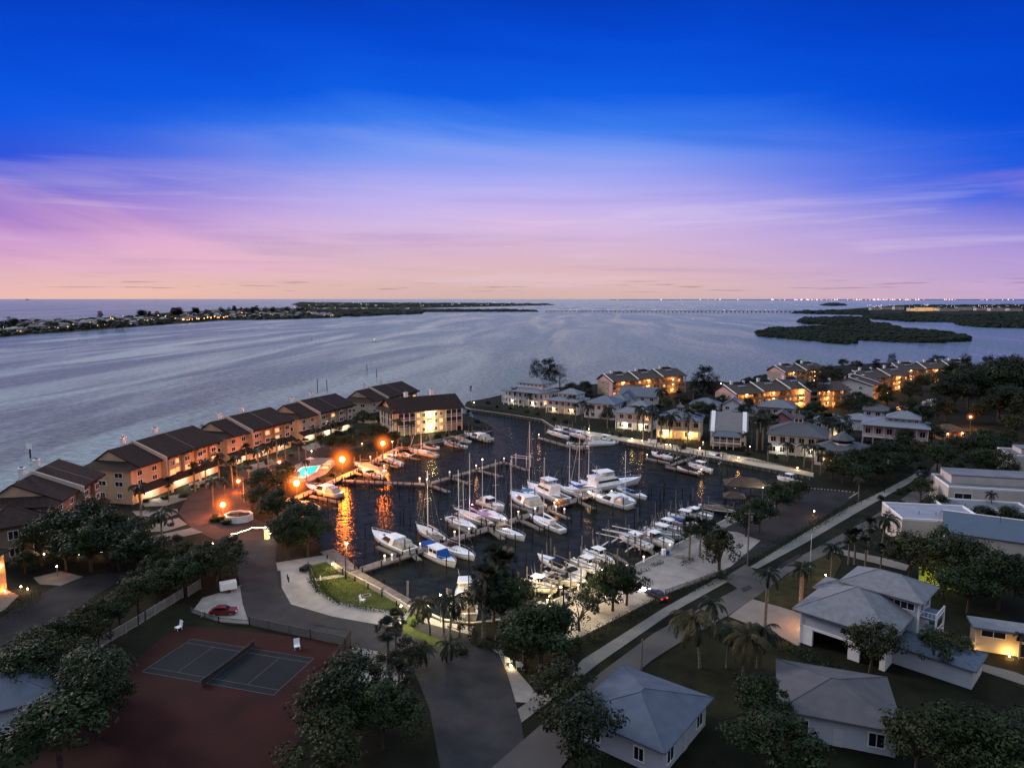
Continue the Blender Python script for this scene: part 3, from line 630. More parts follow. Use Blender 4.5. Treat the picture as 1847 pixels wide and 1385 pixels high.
def gable(x0, x1, y0, y1, z, h, o=.6, along='x', t=.22, ridge=.5):
    x0 -= o; x1 += o; y0 -= o; y1 += o
    if along == 'x':
        yr = y0 + (y1 - y0) * ridge; pr = [(y0, z), (y1, z), (yr, z + h)]
        vs = [(x, a, b_) for x in (x0, x1) for a, b_ in [(y0, z), (y1, z), (y1, z + t), (yr, z + h + t), (y0, z + t), (yr, z + h)]]
    else:
        xr = x0 + (x1 - x0) * ridge
        vs = [(a, y, b_) for y in (y0, y1) for a, b_ in [(x0, z), (x1, z), (x1, z + t), (xr, z + h + t), (x0, z + t), (xr, z + h)]]
    fs = [(0, 5, 3, 4), (5, 1, 2, 3), (6, 10, 9, 11), (11, 9, 8, 7), (0, 4, 10, 6), (1, 7, 8, 2), (4, 3, 9, 10), (3, 2, 8, 9), (0, 6, 11, 5), (5, 11, 7, 1)]
    return MB().add(vs, fs)

def gable_wall(x0, x1, y0, y1, z, h, along='x', ridge=.5):
    """the wall triangles under a gable roof"""
    if along == 'x':
        yr = y0 + (y1 - y0) * ridge; vs = [(x, a, b_) for x in (x0, x1) for a, b_ in ((y0, z), (y1, z), (yr, z + h))]
    else:
        xr = x0 + (x1 - x0) * ridge; vs = [(a, y, b_) for y in (y0, y1) for a, b_ in ((x0, z), (x1, z), (xr, z + h))]
    return MB().add(vs, [(0, 2, 1), (3, 4, 5), (0, 1, 4, 3), (1, 2, 5, 4), (2, 0, 3, 5)])

def frame_AB(A, B):
    a, b = G(*A), G(*B); d = b - a
    return a, math.atan2(d.y, d.x), d.length

def chimney(par, x, y, z0, z1, s=1.3, mat=None):
    c = MB().box(x - s / 2, x + s / 2, y - s * .4, y + s * .4, z0, z1).box(x - s / 2 - .15, x + s / 2 + .15, y - s * .4 - .15, y + s * .4 + .15, z1, z1 + .25).build('chimney', mat or TRIM, par)
    MB().box(x - .3, x + .3, y - .3, y + .3, z1 + .25, z1 + .7).build('flue', STEEL, c)
    return c

def balustrade(par, x0, x1, y0, y1, z, mat=None, name='railing', h=1.05):
    m = MB(); L = math.hypot(x1 - x0, y1 - y0); n = max(1, int(L / .5)); d = Vector((x1 - x0, y1 - y0, 0)) / L
    a = Vector((x0, y0, z)); b = Vector((x1, y1, z)); u = Vector((0, 0, 1))
    m.beam(a + u * (h - .08), b + u * (h - .08), .1, .08); m.beam(a + u * .1, b + u * .1, .07, .06)
    for i in range(n + 1): p = a.lerp(b, i / n); m.box(p.x - .03, p.x + .03, p.y - .03, p.y + .03, z, z + h - .08)
    return m.build(name, mat or TRIM, par)

# --- townhouse row on the left peninsula
def town_row(A, B, label, warm=(), depth=15, wallm=None, units=3, dark=False, lampE=170):
    a, rz, L = frame_AB(A, B); t = thing('townhouse_row', label, 'building', a, rz, None)
    wm = wallm or CREAM; he, hr = 9.6, 14.0; U = L / units
    body = MB().box(0, L, 0, depth, 0, he)
    wl = body.build('wall', wm, t)
    # first unit: Dutch gable (skirt + gablet)
    g0 = U * .95; sk = 2.8; D = depth
    # skirt roof round the near end and main roof with ridge to the back third
    yr = D * .62; zr = hr
    rf = MB()
    o = .9
    rf.add([(-o, -o, he), (sk, -o, he), (sk, D + o, he), (-o, D + o, he), (sk, yr - (yr + o) * (1 - .36), he + (zr - he) * .36), (sk, yr + (D + o - yr) * (1 - .36), he + (zr - he) * .36)],
           [(0, 3, 2, 1), (0, 1, 4), (3, 5, 2), (0, 4, 5, 3)])
    rf.build('skirt_roof', ROOFBR, t)
    f_ = .36; ya, yb = yr - (yr + o) * (1 - f_), yr + (D + o - yr) * (1 - f_); za = he + (zr - he) * f_
    gb = MB().add([(sk + .02, ya, za), (sk + .02, yb, za), (sk + .02, yr, zr), (sk + .5, ya, za), (sk + .5, yb, za), (sk + .5, yr, zr)], [(0, 2, 1), (3, 4, 5), (0, 3, 5, 2), (1, 2, 5, 4)])
    gb.build('gablet', M('peach_stucco', (.5, .36, .25), .9, .1, .5), t)
    def slope(x0, x1, dz=0., eo=o):
        m = MB(); th = .28
        vs = []
        for x in (x0, x1):
            vs += [(x, -eo, he + dz - (eo - o) * .3), (x, yr, zr + dz), (x, D + o, he + dz), (x, -eo, he + dz + th), (x, yr, zr + dz + th), (x, D + o, he + dz + th)]
        fs = [(0, 1, 4, 3), (1, 2, 5, 4), (6, 9, 10, 7), (7, 10, 11, 8), (3, 4, 10, 9), (4, 5, 11, 10), (0, 6, 7, 1), (1, 7, 8, 2), (0, 3, 9, 6), (2, 8, 11, 5)]
        return m.add(vs, fs)
    r1 = slope(sk - .4, g0).build('roof', ROOFBR, t)
    r2 = slope(g0 + .25, L + .7, .55, 1.6).build('roof', ROOFBR, t)
    # party wall rising through the roof
    MB().add([(g0 - .12, -1.7, he - .4), (g0 - .12, yr, zr - .2), (g0 - .12, D + .5, he - .4), (g0 - .12, -1.7, he + 1.1), (g0 - .12, yr, zr + 1.15), (g0 - .12, D + .5, he + 1.1),
              (g0 + .3, -1.7, he - .4), (g0 + .3, yr, zr - .2), (g0 + .3, D + .5, he - .4), (g0 + .3, -1.7, he + 1.1), (g0 + .3, yr, zr + 1.15), (g0 + .3, D + .5, he + 1.1)],
             [(0, 1, 4, 3), (1, 2, 5, 4), (6, 9, 10, 7), (7, 10, 11, 8), (3, 4, 10, 9), (4, 5, 11, 10), (0, 3, 9, 6), (2, 8, 11, 5)]).build('parapet', M('cream_trim', (.55, .47, .38), .8, .1), t)
    MB().box(g0 - .12, g0 + .3, -1.7, 0, 3.4, he - .38).build('fin_wall', wm, t)
    # far-end gable wall
    MB().add([(L - .1, 0, he), (L - .1, D, he), (L - .1, yr, zr + .4), (L, 0, he), (L, D, he), (L, yr, zr + .4)], [(0, 1, 2), (3, 5, 4)]).build('gable_wall', wm, t)
    MB().beam((g0 + (L - g0) * .5, -1.2, he + .95), (g0 + (L - g0) * .5, yr, zr + .78), .3, .12).build('roof_seam', M('seam_trim', (.16, .11, .09)), t)
    chimney(t, g0 - 2.2, yr + 1.2, hr - 1.5, hr + 2.1); chimney(t, g0 + (L - g0) * .42, yr + 1.4, hr - 1.2, hr + 2.4)
    # garage awning along the front and the lit strip under it
    aw = MB().add([(-.3, -2.6, 3.0), (L + .3, -2.6, 3.0), (L + .3, 0, 4.3), (-.3, 0, 4.3), (-.3, -2.6, 3.2), (L + .3, -2.6, 3.2), (L + .3, 0, 4.6), (-.3, 0, 4.6)], [(0, 3, 2, 1), (4, 5, 6, 7), (0, 1, 5, 4), (1, 2, 6, 5), (2, 3, 7, 6), (3, 0, 4, 7)])
    aw.build('awning_roof', ROOFBR, t)
    for u in range(units):
        x0 = u * U
        for k in range(2):
            xd = x0 + U * (.3 + .4 * k)
            d = MB().box(xd - 1.35, xd + 1.35, -.08, .02, 0, 2.35).build('garage_door', M('garage_panel', (.6, .56, .48), .6, .1, 1, kind='siding'), t)
        MB().box(x0 + .15, x0 + .6, -2.4, -1.95, 0, 3.05).build('pillar', wm, t)
        # bays with small pents
        bx = x0 + U * .5
        if u > 0:
            for q in (.2, .72):
                bx = x0 + U * q
                MB().box(bx - 1.5, bx + 1.5, -.9, 0, 4.5, he).build('bay', wm, t)
                gable(bx - 1.5, bx + 1.5, -1.3, 1.2, he - .02, .9, .2, 'y').build('bay_roof', ROOFBR, t)
                for z in (4.9, 7.5): window(t, bx, -.93, z, 2.1, 1.3, 0, GLASSL if random.random() < .2 and not dark else GLASS)
            for z in (4.9, 7.5): window(t, x0 + U * .46, -.02, z, 1.3, 1.2, 0, GLASSL if random.random() < .12 and not dark else GLASS)
        else:
            for q in (.25, .7):
                for z in (4.9, 7.5): window(t, x0 + U * q, -.02, z, 1.7, 1.25, 0)
        if lampE and not dark:
            lt = MB().box(x0 + U * .5 - .5, x0 + U * .5 + .5, -1.9, -1.7, 2.86, 2.98).build('garage_lamp', LAMPC, t)
            light('lamp_light', lt, (x0 + U * .5, -1.8, 2.7), lampE, WHITE, .25)
    # end wall windows
    for y in (4, 9.5):
        for z in (1.6, 4.9, 7.3): window(t, -.02, y, z, 2.4 if z > 2 else 1.4, 1.25, -90)
    return t

# --- three-storey apartment building with lit galleries
def condo(px, py, rot, L, D, label, wall=None, glow=AMBER, segs=3, e=500, chim=True, gab=PINKW):
    p = G(px, py); t = thing('apartment_building', label, 'building', p, math.radians(rot))
    wm = wall or BEIGE; S = L / segs; he = 8.6; hr = 12.6
    for k in range(segs):
        x0 = -L / 2 + k * S; x1 = x0 + S; dz = .7 * k; rec = 2.6
        MB().box(x0, x1, rec, D, 0, he + dz).build('wall', wm, t)
        gable_wall(x0, x1, 0, D, he + dz, 3.6, 'x', .62).build('gable_wall', wm if k else gab, t)
        r = gable(x0 + (.3 if k else 0), x1 - .3, 0, D, he + dz, 3.6, .8, 'x', .25, .62).build('roof', ROOFGY, t)
        MB().box(x0 - .2, x0 + .35, -.6, rec + .2, 0, he + dz + .3).build('wing_wall', gab if k == 0 else CREAM, t)
        MB().beam((x0 + .1, -1.0, he + dz + .2), (x0 + .1, D * .62, he + dz + 4.0), .5, .3).build('roof_trim', TRIM, t)
        # galleries
        for lv in range(1, 3):
            MB().box(x0 + .35, x1, -.1, rec, lv * 2.9 - .25, lv * 2.9).build('gallery_floor', wm, t)
            MB().box(x0 + .35, x1, -.12, 0, lv * 2.9, lv * 2.9 + .95).build('gallery_railing', M('gallery_panel', (.45, .28, .17), .9, .1), t)
        n = max(2, int(S / 4.5))
        for q in range(n + 1): xx = x0 + .5 + (S - 1) * q / n; MB().box(xx - .2, xx + .2, -.1, .3, 0, he + dz).build('pillar', M('ochre_stucco', (.5, .33, .17), .9, .1), t)
        for lv in range(3):
            for q in range(n):
                xx = x0 + .5 + (S - 1) * (q + .5) / n
                window(t, xx, rec - .02, lv * 2.9 + .9, 1.6, 1.4, 0, GLASSL if (q + lv + k) % 3 == 0 else GLASS)
            xm = (x0 + x1) / 2
            lo = MB().ball((xm, 1.2, lv * 2.9 + 2.4), .16).build('gallery_lamp', LAMPW, t)
            light('lamp_light', lo, (xm, 1.1, lv * 2.9 + 2.2), e / 3, glow, .3)
        if chim:
            chimney(t, x0 + S * .35, D * .62 + .8, he + dz + 2.4, he + dz + 5.2, 1.3); chimney(t, x0 + S * .8, D * .62 + .8, he + dz + 2.4, he + dz + 5.0, 1.0)
            MB().box(x0 + S * .45, x0 + S * .7, D * .62 - 3.2, D * .62 - 1.6, he + dz + 2.9, he + dz + 3.25).build('skylight', M('skylight_glass', (.45, .5, .55), .2, .1), t)
            MB().box(x0 + S * .5, x0 + S * .78, D * .62 + .2, D * .62 + 3, he + dz + 2.0, he + dz + 4.6).build('roof_monitor', CANK, t)
    for y in (D * .3, D * .65):
        for z in (1, 3.9, 6.6): window(t, -L / 2 - .02, y, z, 1.3, 1.3, -90)
    return t

# --- key-west style houses
def house(px, py, rot, L, D, h, label, wall=None, roof=None, rh=3.2, kind='hip', cupola=0, porch=0, raised=0, lit=(), side_lit=None, ncol=4, floors=2, upper=None, lampE=0, lampc=WARM, name='house', door=True):
    p = G(px, py); t = thing(name, label, 'house', p, math.radians(rot)); wm = wall or WSIDE; rm = roof or ROOFBL
    x0, x1, y0, y1 = -L / 2, L / 2, 0, D
    if raised:
        for i in range(ncol + 1):
            for y in (.2, D * .5, D - .5):
                x = x0 + .2 + (L - .4) * i / ncol; MB().box(x - .2, x + .2, y - .2, y + .2, 0, raised).build('pillar', wm, t)
        MB().box(x0 + 1, x1 - 1, D * .45, D - 1, 0, raised).build('ground_floor_wall', CONC, t)
    w_ = MB().box(x0, x1, y0 + porch, y1, raised, h)
    if kind == 'hip': rm_ = hip(x0, x1, y0, y1, h, rh)
    elif kind == 'gable': rm_ = gable(x0, x1, y0, y1, h, rh, .6, 'x'); gable_wall(x0 + .1, x1 - .1, y0 + .1, y1 - .1, h, rh, 'x').build('gable_wall', wm, t)
    else: rm_ = gable(x0, x1, y0, y1, h, rh, .6, 'y'); gable_wall(x0 + .1, x1 - .1, y0 + .1, y1 - .1, h, rh, 'y').build('gable_wall', wm, t)
    w_.build('wall', wm, t); r = rm_.build('roof', rm, t)
    fh_ = (h - raised) / floors; n = ncol
    for f in range(floors):
        z = raised + f * fh_
        if porch:
            if f > 0 or raised:
                MB().box(x0, x1, 0, porch, z - .25, z).build('porch_floor', DECKM, t); balustrade(t, x0 + .15, x1 - .15, .1, .1, z)
        for i in range(n):
            g = GLASSL if (f, i) in lit else GLASS
            xw = x0 + L * (i + .5) / n
            if f == 0 and i == n // 2 and door and not raised:
                d = MB().box(xw - .6, xw + .6, porch - .08, porch + .02, 0, 2.2).build('door', M('panel_door', (.5, .5, .5), .5, .1), t)
                MB().ball((xw + .45, porch - .12, 1.05), .05).build('handle', STEEL, d)
            else: window(t, xw, porch - .02, z + .95, min(1.7, L / n * .6), fh_ * .48, 0, g)
        for i in range(max(2, int(D / 4.5))):
            nn = max(2, int(D / 4.5)); yw = porch + (D - porch) * (i + .5) / nn
            window(t, x1 + .02, yw, z + 1, 1.2, fh_ * .45, 90, side_lit); window(t, x0 - .02, yw, z + 1, 1.2, fh_ * .45, -90)
    if porch:
        for i in range(n + 1): x = x0 + .15 + (L - .3) * i / n; MB().box(x - .12, x + .12, 0, .24, 0, h).build('porch_post', TRIM, t)
    if upper:
        ux0, ux1, uy0, uy1, uh, urh = upper
        MB().box(ux0, ux1, uy0, uy1, h + .3, h + uh).build('upper_wall', wm, t); hip(ux0, ux1, uy0, uy1, h + uh, urh, .5).build('upper_roof', rm, t)
        k = max(2, int((ux1 - ux0) / 2.2))
        for i in range(k): window(t, ux0 + (ux1 - ux0) * (i + .5) / k, uy0 - .02, h + uh - 1.15, 1.2, .85, 0)
        for i in range(2): window(t, ux1 + .02, uy0 + (uy1 - uy0) * (i + .5) / 2, h + uh - 1.15, 1.2, .85, 90)
    if cupola:
        cx, cy, cz = 0, D / 2, h + rh * .72; s = cupola
        c = MB().box(cx - s, cx + s, cy - s, cy + s, cz, cz + s * 1.5).build('cupola', wm, t)
        hip(cx - s, cx + s, cy - s, cy + s, cz + s * 1.5, s * 1.1, .35).build('cupola_roof', rm, c)
        MB().tube((cx, cy, cz + s * 2.5), (cx, cy, cz + s * 3.2), .06).build('finial', TRIM, c)
        for k in range(2): window_c = MB().box(cx - s * .8 + k * s * .9, cx - s * .1 + k * s * .9, cy - s - .04, cy - s + .01, cz + s * .5, cz + s * 1.25).build('cupola_window', GLASS, c)
        MB().box(cx + s - .01, cx + s + .04, cy - s * .7, cy + s * .7, cz + s * .5, cz + s * 1.25).build('cupola_window', GLASS, c)
    if lampE:
        for xx in (-L * .3, L * .25):
            lo = MB().ball((xx, porch * .5 if porch else -.4, raised + 2.4), .14).build('porch_lamp', LAMPW, t); light('lamp_light', lo, (xx, (porch * .5 if porch else -.5), raised + 2.2), lampE, lampc, .2)
    return t

# ------------------------------------------------------------------ boats
def hull_mesh(L, B, H, draft=.35, sheer=.35, full=.72, nst=12, stern=.86, nose=2.4):
    """loft: stern at -L/2, bow at +L/2; returns builder for hull and deck outline"""
    m = MB(); rings = []; deck = []
    for i in range(nst + 1):
        t = i / nst; x = -L / 2 + L * t
        if t < full * .6: bw = B / 2 * (stern + (1 - stern) * math.sin(PI / 2 * t / (full * .6)))
        else: s = (t - full * .6) / (1 - full * .6); bw = B / 2 * max(.012, (1 - s ** nose))
        zs = H + sheer * H * t * t * 1.1; zk = -draft * (1 - .95 * max(0, (t - .6) / .4) ** 2)
        rake = L * .06 * max(0, (t - .7) / .3)
        ring = [(x + rake, bw, zs), (x + rake * .6, bw * .94, zs * .5), (x + rake * .1, bw * .72, zk * .2 + .05), (x - rake * .3, 0, zk), (x + rake * .1, -bw * .72, zk * .2 + .05), (x + rake * .6, -bw * .94, zs * .5), (x + rake, -bw, zs)]
        rings.append(ring); deck.append((x + rake, bw, zs))
    vs = [v for r in rings for v in r]; n = 7; fs = []
    for i in range(nst):
        for j in range(n - 1): a = i * n + j; fs.append((a, a + 1, a + n + 1, a + n))
    fs.append(tuple(range(n))[::-1])
    m.add(vs, fs)
    return m, deck

def deck_mesh(deck, inset=.06, dz=-.06, x0=-99, x1=99):
    d = [(x, max(.005, b - inset), z + dz) for x, b, z in deck if x0 <= x <= x1]; n = len(d)
    vs = [(x, b, z) for x, b, z in d] + [(x, 0, z + .05) for x, b, z in d] + [(x, -b, z) for x, b, z in d]
    fs = []
    for i in range(n - 1): fs += [(i, n + i, n + i + 1, i + 1), (n + i, 2 * n + i, 2 * n + i + 1, n + i + 1)]
    return MB().add(vs, fs)

def rub_rail(deck, r=.05):
    m = MB(); 
    for s in (1, -1):
        for a, b in zip(deck, deck[1:]): m.tube((a[0], a[1] * s, a[2]), (b[0], b[1] * s, b[2]), r, r, 4, False)
    return m

def taper_box(x0, x1, b0, b1, z0, z1, xf=.0, xb=.0, bt=.85):
    """cabin: x0 aft, x1 fore, half-beams b0 aft / b1 fore, raked ends xf, xb"""
    vs = [(x0, -b0, z0), (x1, -b1, z0), (x1, b1, z0), (x0, b0, z0), (x0 + xb, -b0 * bt, z1), (x1 - xf, -b1 * bt, z1), (x1 - xf, b1 * bt, z1), (x0 + xb, b0 * bt, z1)]
    return MB().add(vs, [(0, 3, 2, 1), (4, 5, 6, 7), (0, 1, 5, 4), (1, 2, 6, 5), (2, 3, 7, 6), (3, 0, 4, 7)])

def outboard(par, x, y, z, mat=None):
    o = MB().add([(x - .55, y - .2, z + .25), (x + .05, y - .2, z + .2), (x + .05, y + .2, z + .2), (x - .55, y + .2, z + .25), (x - .5, y - .16, z + .95), (x - .02, y - .17, z + .85), (x - .02, y + .17, z + .85), (x - .5, y + .16, z + .95)],
                 [(0, 3, 2, 1), (4, 5, 6, 7), (0, 1, 5, 4), (1, 2, 6, 5), (2, 3, 7, 6), (3, 0, 4, 7)]).box(x - .36, x - .1, y - .08, y + .08, z - .8, z + .25).build('outboard_motor', mat or HULLW, par)
    return o

def boat(kind, bow, stern, label, z=0., L=None, hm=None, canvas=None, group=None, B=None, mast=None, top=None, opts=()):
    b, s_ = G(bow[0], bow[1], z + .6), G(stern[0], stern[1], z + .6); d = b - s_; Lg = L or max(5, d.length) * 1.1; mid = (b + s_) / 2
    rz = math.atan2(d.y, d.x); hm = hm or HULLW; cv = canvas or CANB; tm = top or TRIM
    nm = {'cc': 'motorboat', 'cruiser': 'cabin_cruiser', 'yacht': 'motor_yacht', 'sail': 'sailboat', 'trawler': 'trawler', 'dinghy': 'inflatable_dinghy', 'covered': 'covered_motorboat', 'bow': 'bowrider'}[kind]
    ct = {'cc': 'motorboat', 'cruiser': 'cabin cruiser', 'yacht': 'motor yacht', 'sail': 'sailboat', 'trawler': 'trawler', 'dinghy': 'dinghy', 'covered': 'motorboat', 'bow': 'motorboat'}[kind]
    t = thing(nm, label, ct, (mid.x, mid.y, z), rz, group); t['category'] = ct
    L = Lg
    if kind in ('cc', 'covered', 'bow'):
        B = B or min(2.9, L * .31); H = .95
        h, dk = hull_mesh(L, B, H, .45); h.build('hull', hm, t, smooth=True); rub_rail(dk, .06).build('rub_rail', CANK if kind == 'cc' else TRIM, t)
        deck_mesh(dk, .35, -.3, -99, L * .2).build('cockpit_floor', DECKM, t); deck_mesh(dk, .05, -.03, L * .12, 99).build('foredeck', hm, t)
        for i in (-.35, .35): outboard(t, -L / 2 - .05, i, .35, HULLW)
        if kind == 'covered':
            MB().add([(-L * .46, -B * .46, H), (L * .1, -B * .48, H + .1), (L * .45, 0, H + .25), (L * .1, B * .48, H + .1), (-L * .46, B * .46, H), (-L * .3, 0, H + .7), (L * .05, 0, H + 1.35), (L * .3, 0, H + .6)],
                     [(0, 1, 6, 5), (4, 5, 6, 3), (0, 5, 4), (1, 7, 6), (1, 2, 7), (3, 6, 7), (3, 7, 2)]).build('boat_cover', cv, t)
        elif kind == 'bow':
            w_ = taper_box(L * .0, L * .2, B * .42, B * .3, H, H + .7, .45, .5).build('windshield', GLASS, t)
            MB().box(-L * .32, -L * .2, -B * .35, B * .35, H - .3, H + .1).build('stern_bench', cv, t)
            MB().box(-L * .1, -L * .02, -B * .33, -B * .1, H - .3, H + .25).build('seat', cv, t); MB().box(-L * .1, -L * .02, B * .1, B * .33, H - .3, H + .25).build('seat', cv, t)
        else:
            c = taper_box(-L * .06, L * .1, .55, .5, H - .3, H + .75, .3, .05).build('console', hm, t)
            taper_box(L * .0, L * .09, .5, .42, H + .75, H + 1.15, .2, .0).build('windshield', GLASS, c)
            MB().box(-L * .2, -L * .12, -.55, .55, H - .3, H + .45).build('leaning_post', HULLW, t)
            MB().box(-L * .4, -L * .34, -B * .35, B * .35, H - .3, H + .15).build('stern_bench', HULLW, t)
            zt = H + 1.75; tt = taper_box(-L * .2, L * .14, 1.05, .95, zt, zt + .12, .15, .1, .95).build('hardtop', tm, t)
            f = MB()
            for sx_ in (-L * .13, L * .08):
                for sy in (-.75, .75): f.tube((sx_, sy, H - .3), (sx_ * .9, sy * .95, zt), .04)
            f.build('top_frame', ALU, tt)
            f = MB()
            for sy in (-.5, .5): f.tube((-L * .15, sy, zt + .1), (-L * .2, sy * 1.4, zt + 2.2), .025, .01, 4)
            f.build('antenna', ALU, tt)
            r = MB()
            for s2 in (1, -1): r.path([(L * .15, s2 * B * .4, H + .35), (L * .35, s2 * B * .27, H + .6), (L * .5, 0, H + .7)], .025, 4)
            r.build('bow_rail', ALU, t)
            MB().box(L * .2, L * .32, -B * .22, B * .22, H - .05, H + .2).build('bow_cushion', cv if canvas else DECKM, t)
    elif kind in ('cruiser', 'trawler', 'yacht'):
        B = B or min(4.8, L * .33); H = {'cruiser': 1.25, 'trawler': 1.15, 'yacht': 1.7}[kind]
        h, dk = hull_mesh(L, B, H, .5, .32, .72); h.build('hull', hm, t, smooth=True); rub_rail(dk, .06).build('rub_rail', CANBR if kind == 'trawler' else TRIM, t)
        deck_mesh(dk, .05, -.04).build('deck', hm, t)
        MB().box(-L / 2 - .9, -L / 2 + .05, -B * .38, B * .38, .25, .38).build('swim_platform', TEAK, t)
        MB().box(-L * .46, -L * .24, -B * .36, B * .36, H - .02, H + .02).build('cockpit_floor', TEAK, t)
        if kind == 'cruiser':
            taper_box(-L * .02, L * .34, B * .36, B * .12, H, H + .55, .9, 0, .8).build('cabin', hm, t)
            w_ = taper_box(-L * .12, L * .14, B * .4, B * .3, H + .3, H + 1.35, 1.5, .1, .82).build('windshield', GLASS, t)
            tp = taper_box(-L * .22, L * .05, B * .36, B * .3, H + 1.4, H + 1.6, .3, .3, .9).build('hardtop', tm, t)
            a = MB()
            for s2 in (1, -1): a.add([(-L * .2, s2 * B * .42, H), (-L * .1, s2 * B * .42, H), (-L * .13, s2 * B * .34, H + 1.4), (-L * .21, s2 * B * .34, H + 1.4), (-L * .2, s2 * B * .39, H), (-L * .1, s2 * B * .39, H), (-L * .13, s2 * B * .31, H + 1.4), (-L * .21, s2 * B * .31, H + 1.4)], [(0, 1, 2, 3), (4, 7, 6, 5), (0, 4, 5, 1), (1, 5, 6, 2), (2, 6, 7, 3), (3, 7, 4, 0)])
            a.build('radar_arch', hm, t)
            taper_box(-L * .42, -L * .2, B * .37, B * .37, H, H + 1.3, 0, .8, .85).build('cockpit_enclosure', M('clear_vinyl', (.4, .38, .32), .15, .3, 2), t)
            MB().box(L * .16, L * .24, -.3, .3, H + .5, H + .58).build('deck_hatch', GLASS, t)
        elif kind == 'trawler':
            cb = taper_box(-L * .22, L * .12, B * .36, B * .32, H, H + 1.75, .3, 0, .94).build('cabin', hm, t)
            MB().box(-L * .17, -L * .08, -B * .37, -B * .33, H + .8, H + 1.4).box(-L * .03, L * .05, -B * .37, -B * .33, H + .8, H + 1.4).box(-L * .17, -L * .08, B * .33, B * .37, H + .8, H + 1.4).box(-L * .03, L * .05, B * .33, B * .37, H + .8, H + 1.4).each('cabin_window', GLASS, cb)
            MB().box(-L * .25, L * .11, -B * .37, B * .37, H + 1.75, H + 1.87).build('cabin_roof', tm, t)
            taper_box(L * .08, L * .24, B * .36, B * .3, H + .15, H + 1.72, .9, 0, .95).build('windshield_cover', cv, t)
            taper_box(-L * .47, -L * .24, B * .38, B * .38, H + 1.3, H + 1.95, .1, .1, .85).build('cockpit_awning', cv, t)
            r = MB()
            for x in (-L * .45, -L * .27):
                for y in (-B * .36, B * .36): r.tube((x, y, H), (x, y, H + 1.35), .03)
            r.build('awning_frame', ALU, t)
        else:
            cb = taper_box(-L * .22, L * .2, B * .42, B * .3, H, H + 1.9, 1.6, 0, .86).build('cabin', hm, t)
            taper_box(-L * .18, L * .165, B * .4, B * .3, H + .95, H + 1.6, .75, 0, .94).build('cabin_window', GLASS, cb)
            taper_box(L * .18, L * .4, B * .28, B * .08, H + .25, H + .75, 1.0, 0, .7).build('trunk_cabin', hm, t)
            fb = taper_box(-L * .24, L * .1, B * .38, B * .28, H + 1.95, H + 2.75, .5, 0, .95).build('flybridge', hm, t)
            taper_box(-L * .05, L * .095, B * .34, B * .27, H + 2.75, H + 3.5, .35, 0, .9).build('flybridge_enclosure', M('clear_vinyl', (.4, .38, .32), .15, .3, 2), fb)
            ht = taper_box(-L * .17, L * .08, B * .38, B * .3, H + 3.9, H + 4.08, .3, .2, .92).build('hardtop', tm, t)
            f = MB()
            for x in (-L * .14, L * .05):
                for y in (-B * .3, B * .3): f.tube((x, y, H + 2.6), (x, y * .95, H + 3.95), .05)
            f.build('top_frame', ALU, ht)
            f = MB().tube((-L * .1, B * .2, H + 4), (-L * .2, B * .35, H + 7), .03, .01, 4).tube((-L * .1, -B * .2, H + 4), (-L * .2, -B * .35, H + 7), .03, .01, 4)
            f.build('antenna', ALU, ht)
        r = MB()
        for s2 in (1, -1):
            pts = [(x + .0, s2 * max(.05, b_ - .12), z_ + .62) for x, b_, z_ in dk if x > L * .02]
            r.path(pts, .025, 4)
            for q in pts: r.tube((q[0], q[1], q[2] - .65), q, .02, .02, 4, False)
        r.build('bow_rail', ALU, t)
    elif kind == 'sail':
        B = B or min(3.9, L * .32); H = 1.05
        h, dk = hull_mesh(L, B, H, .4, .3, .85, 14, .62, 1.9); h.build('hull', hm, t, smooth=True); rub_rail(dk, .045).build('rub_rail', TEAK if 'teak' in opts else CANBR, t)
        deck_mesh(dk, .04, -.04).build('deck', hm, t)
        MB().box(-L * .42, -L * .2, -B * .22, B * .22, H + .0, H + .06).build('cockpit_floor', TEAK, t)
        cb = taper_box(-L * .18, L * .22, B * .3, B * .16, H, H + .6, .7, .1, .85).build('cabin', hm, t)
        pm = MB()
        for i in range(4):
            x = -L * .12 + i * L * .07
            for s2 in (1, -1): pm.box(x - .2, x + .2, s2 * B * .285 - .03 - i * .03 * s2, s2 * B * .285 + .03 - i * .03 * s2, H + .22, H + .42)
        pm.each('porthole', GLASS, cb)
        mh = mast or 13.; mx = L * .08
        ms = MB().tube((mx, 0, H + .5), (mx - mh * .012, 0, H + mh), .11, .08, 8).build('mast', ALU, t)
        MB().tube((mx - .1, -1.0, H + mh * .55), (mx - .1, 1.0, H + mh * .55), .03).build('spreader', ALU, ms)
        st = MB()
        for q in ((L * .52, 0, H + .4), (-L * .5, 0, H + .1), (mx, B * .45, H + .1), (mx, -B * .45, H + .1)): st.tube(q, (mx - mh * .011, 0, H + mh - .2), .018, .018, 3, False)
        st.build('rigging', STEEL, ms)
        if 'furl' in opts: MB().tube((L * .5, 0, H + .6), (mx + .4, 0, H + mh * .9), .09, .04, 5).build('furled_jib', M('sailcloth', (.5, .5, .5)), ms)
        bo = MB().tube((mx - .1, 0, H + 1.75), (mx - L * .38, 0, H + 1.65), .07).build('boom', ALU, t)
        if 'bare' not in opts: MB().path([(mx - .05, 0, H + 2.05), (mx - L * .12, 0, H + 1.98), (mx - L * .37, 0, H + 1.8)], [.24, .2, .1], 7).build('sail_cover', cv, bo)
        if 'bimini' in opts:
            bm_ = taper_box(-L * .42, -L * .22, B * .33, B * .33, H + 1.85, H + 2.05, .1, .1, .9).build('bimini', cv, t)
            f = MB()
            for x in (-L * .4, -L * .24):
                for y in (-B * .3, B * .3): f.tube((x, y, H), (x, y, H + 1.9), .02, .02, 4)
            f.build('bimini_frame', ALU, bm_)
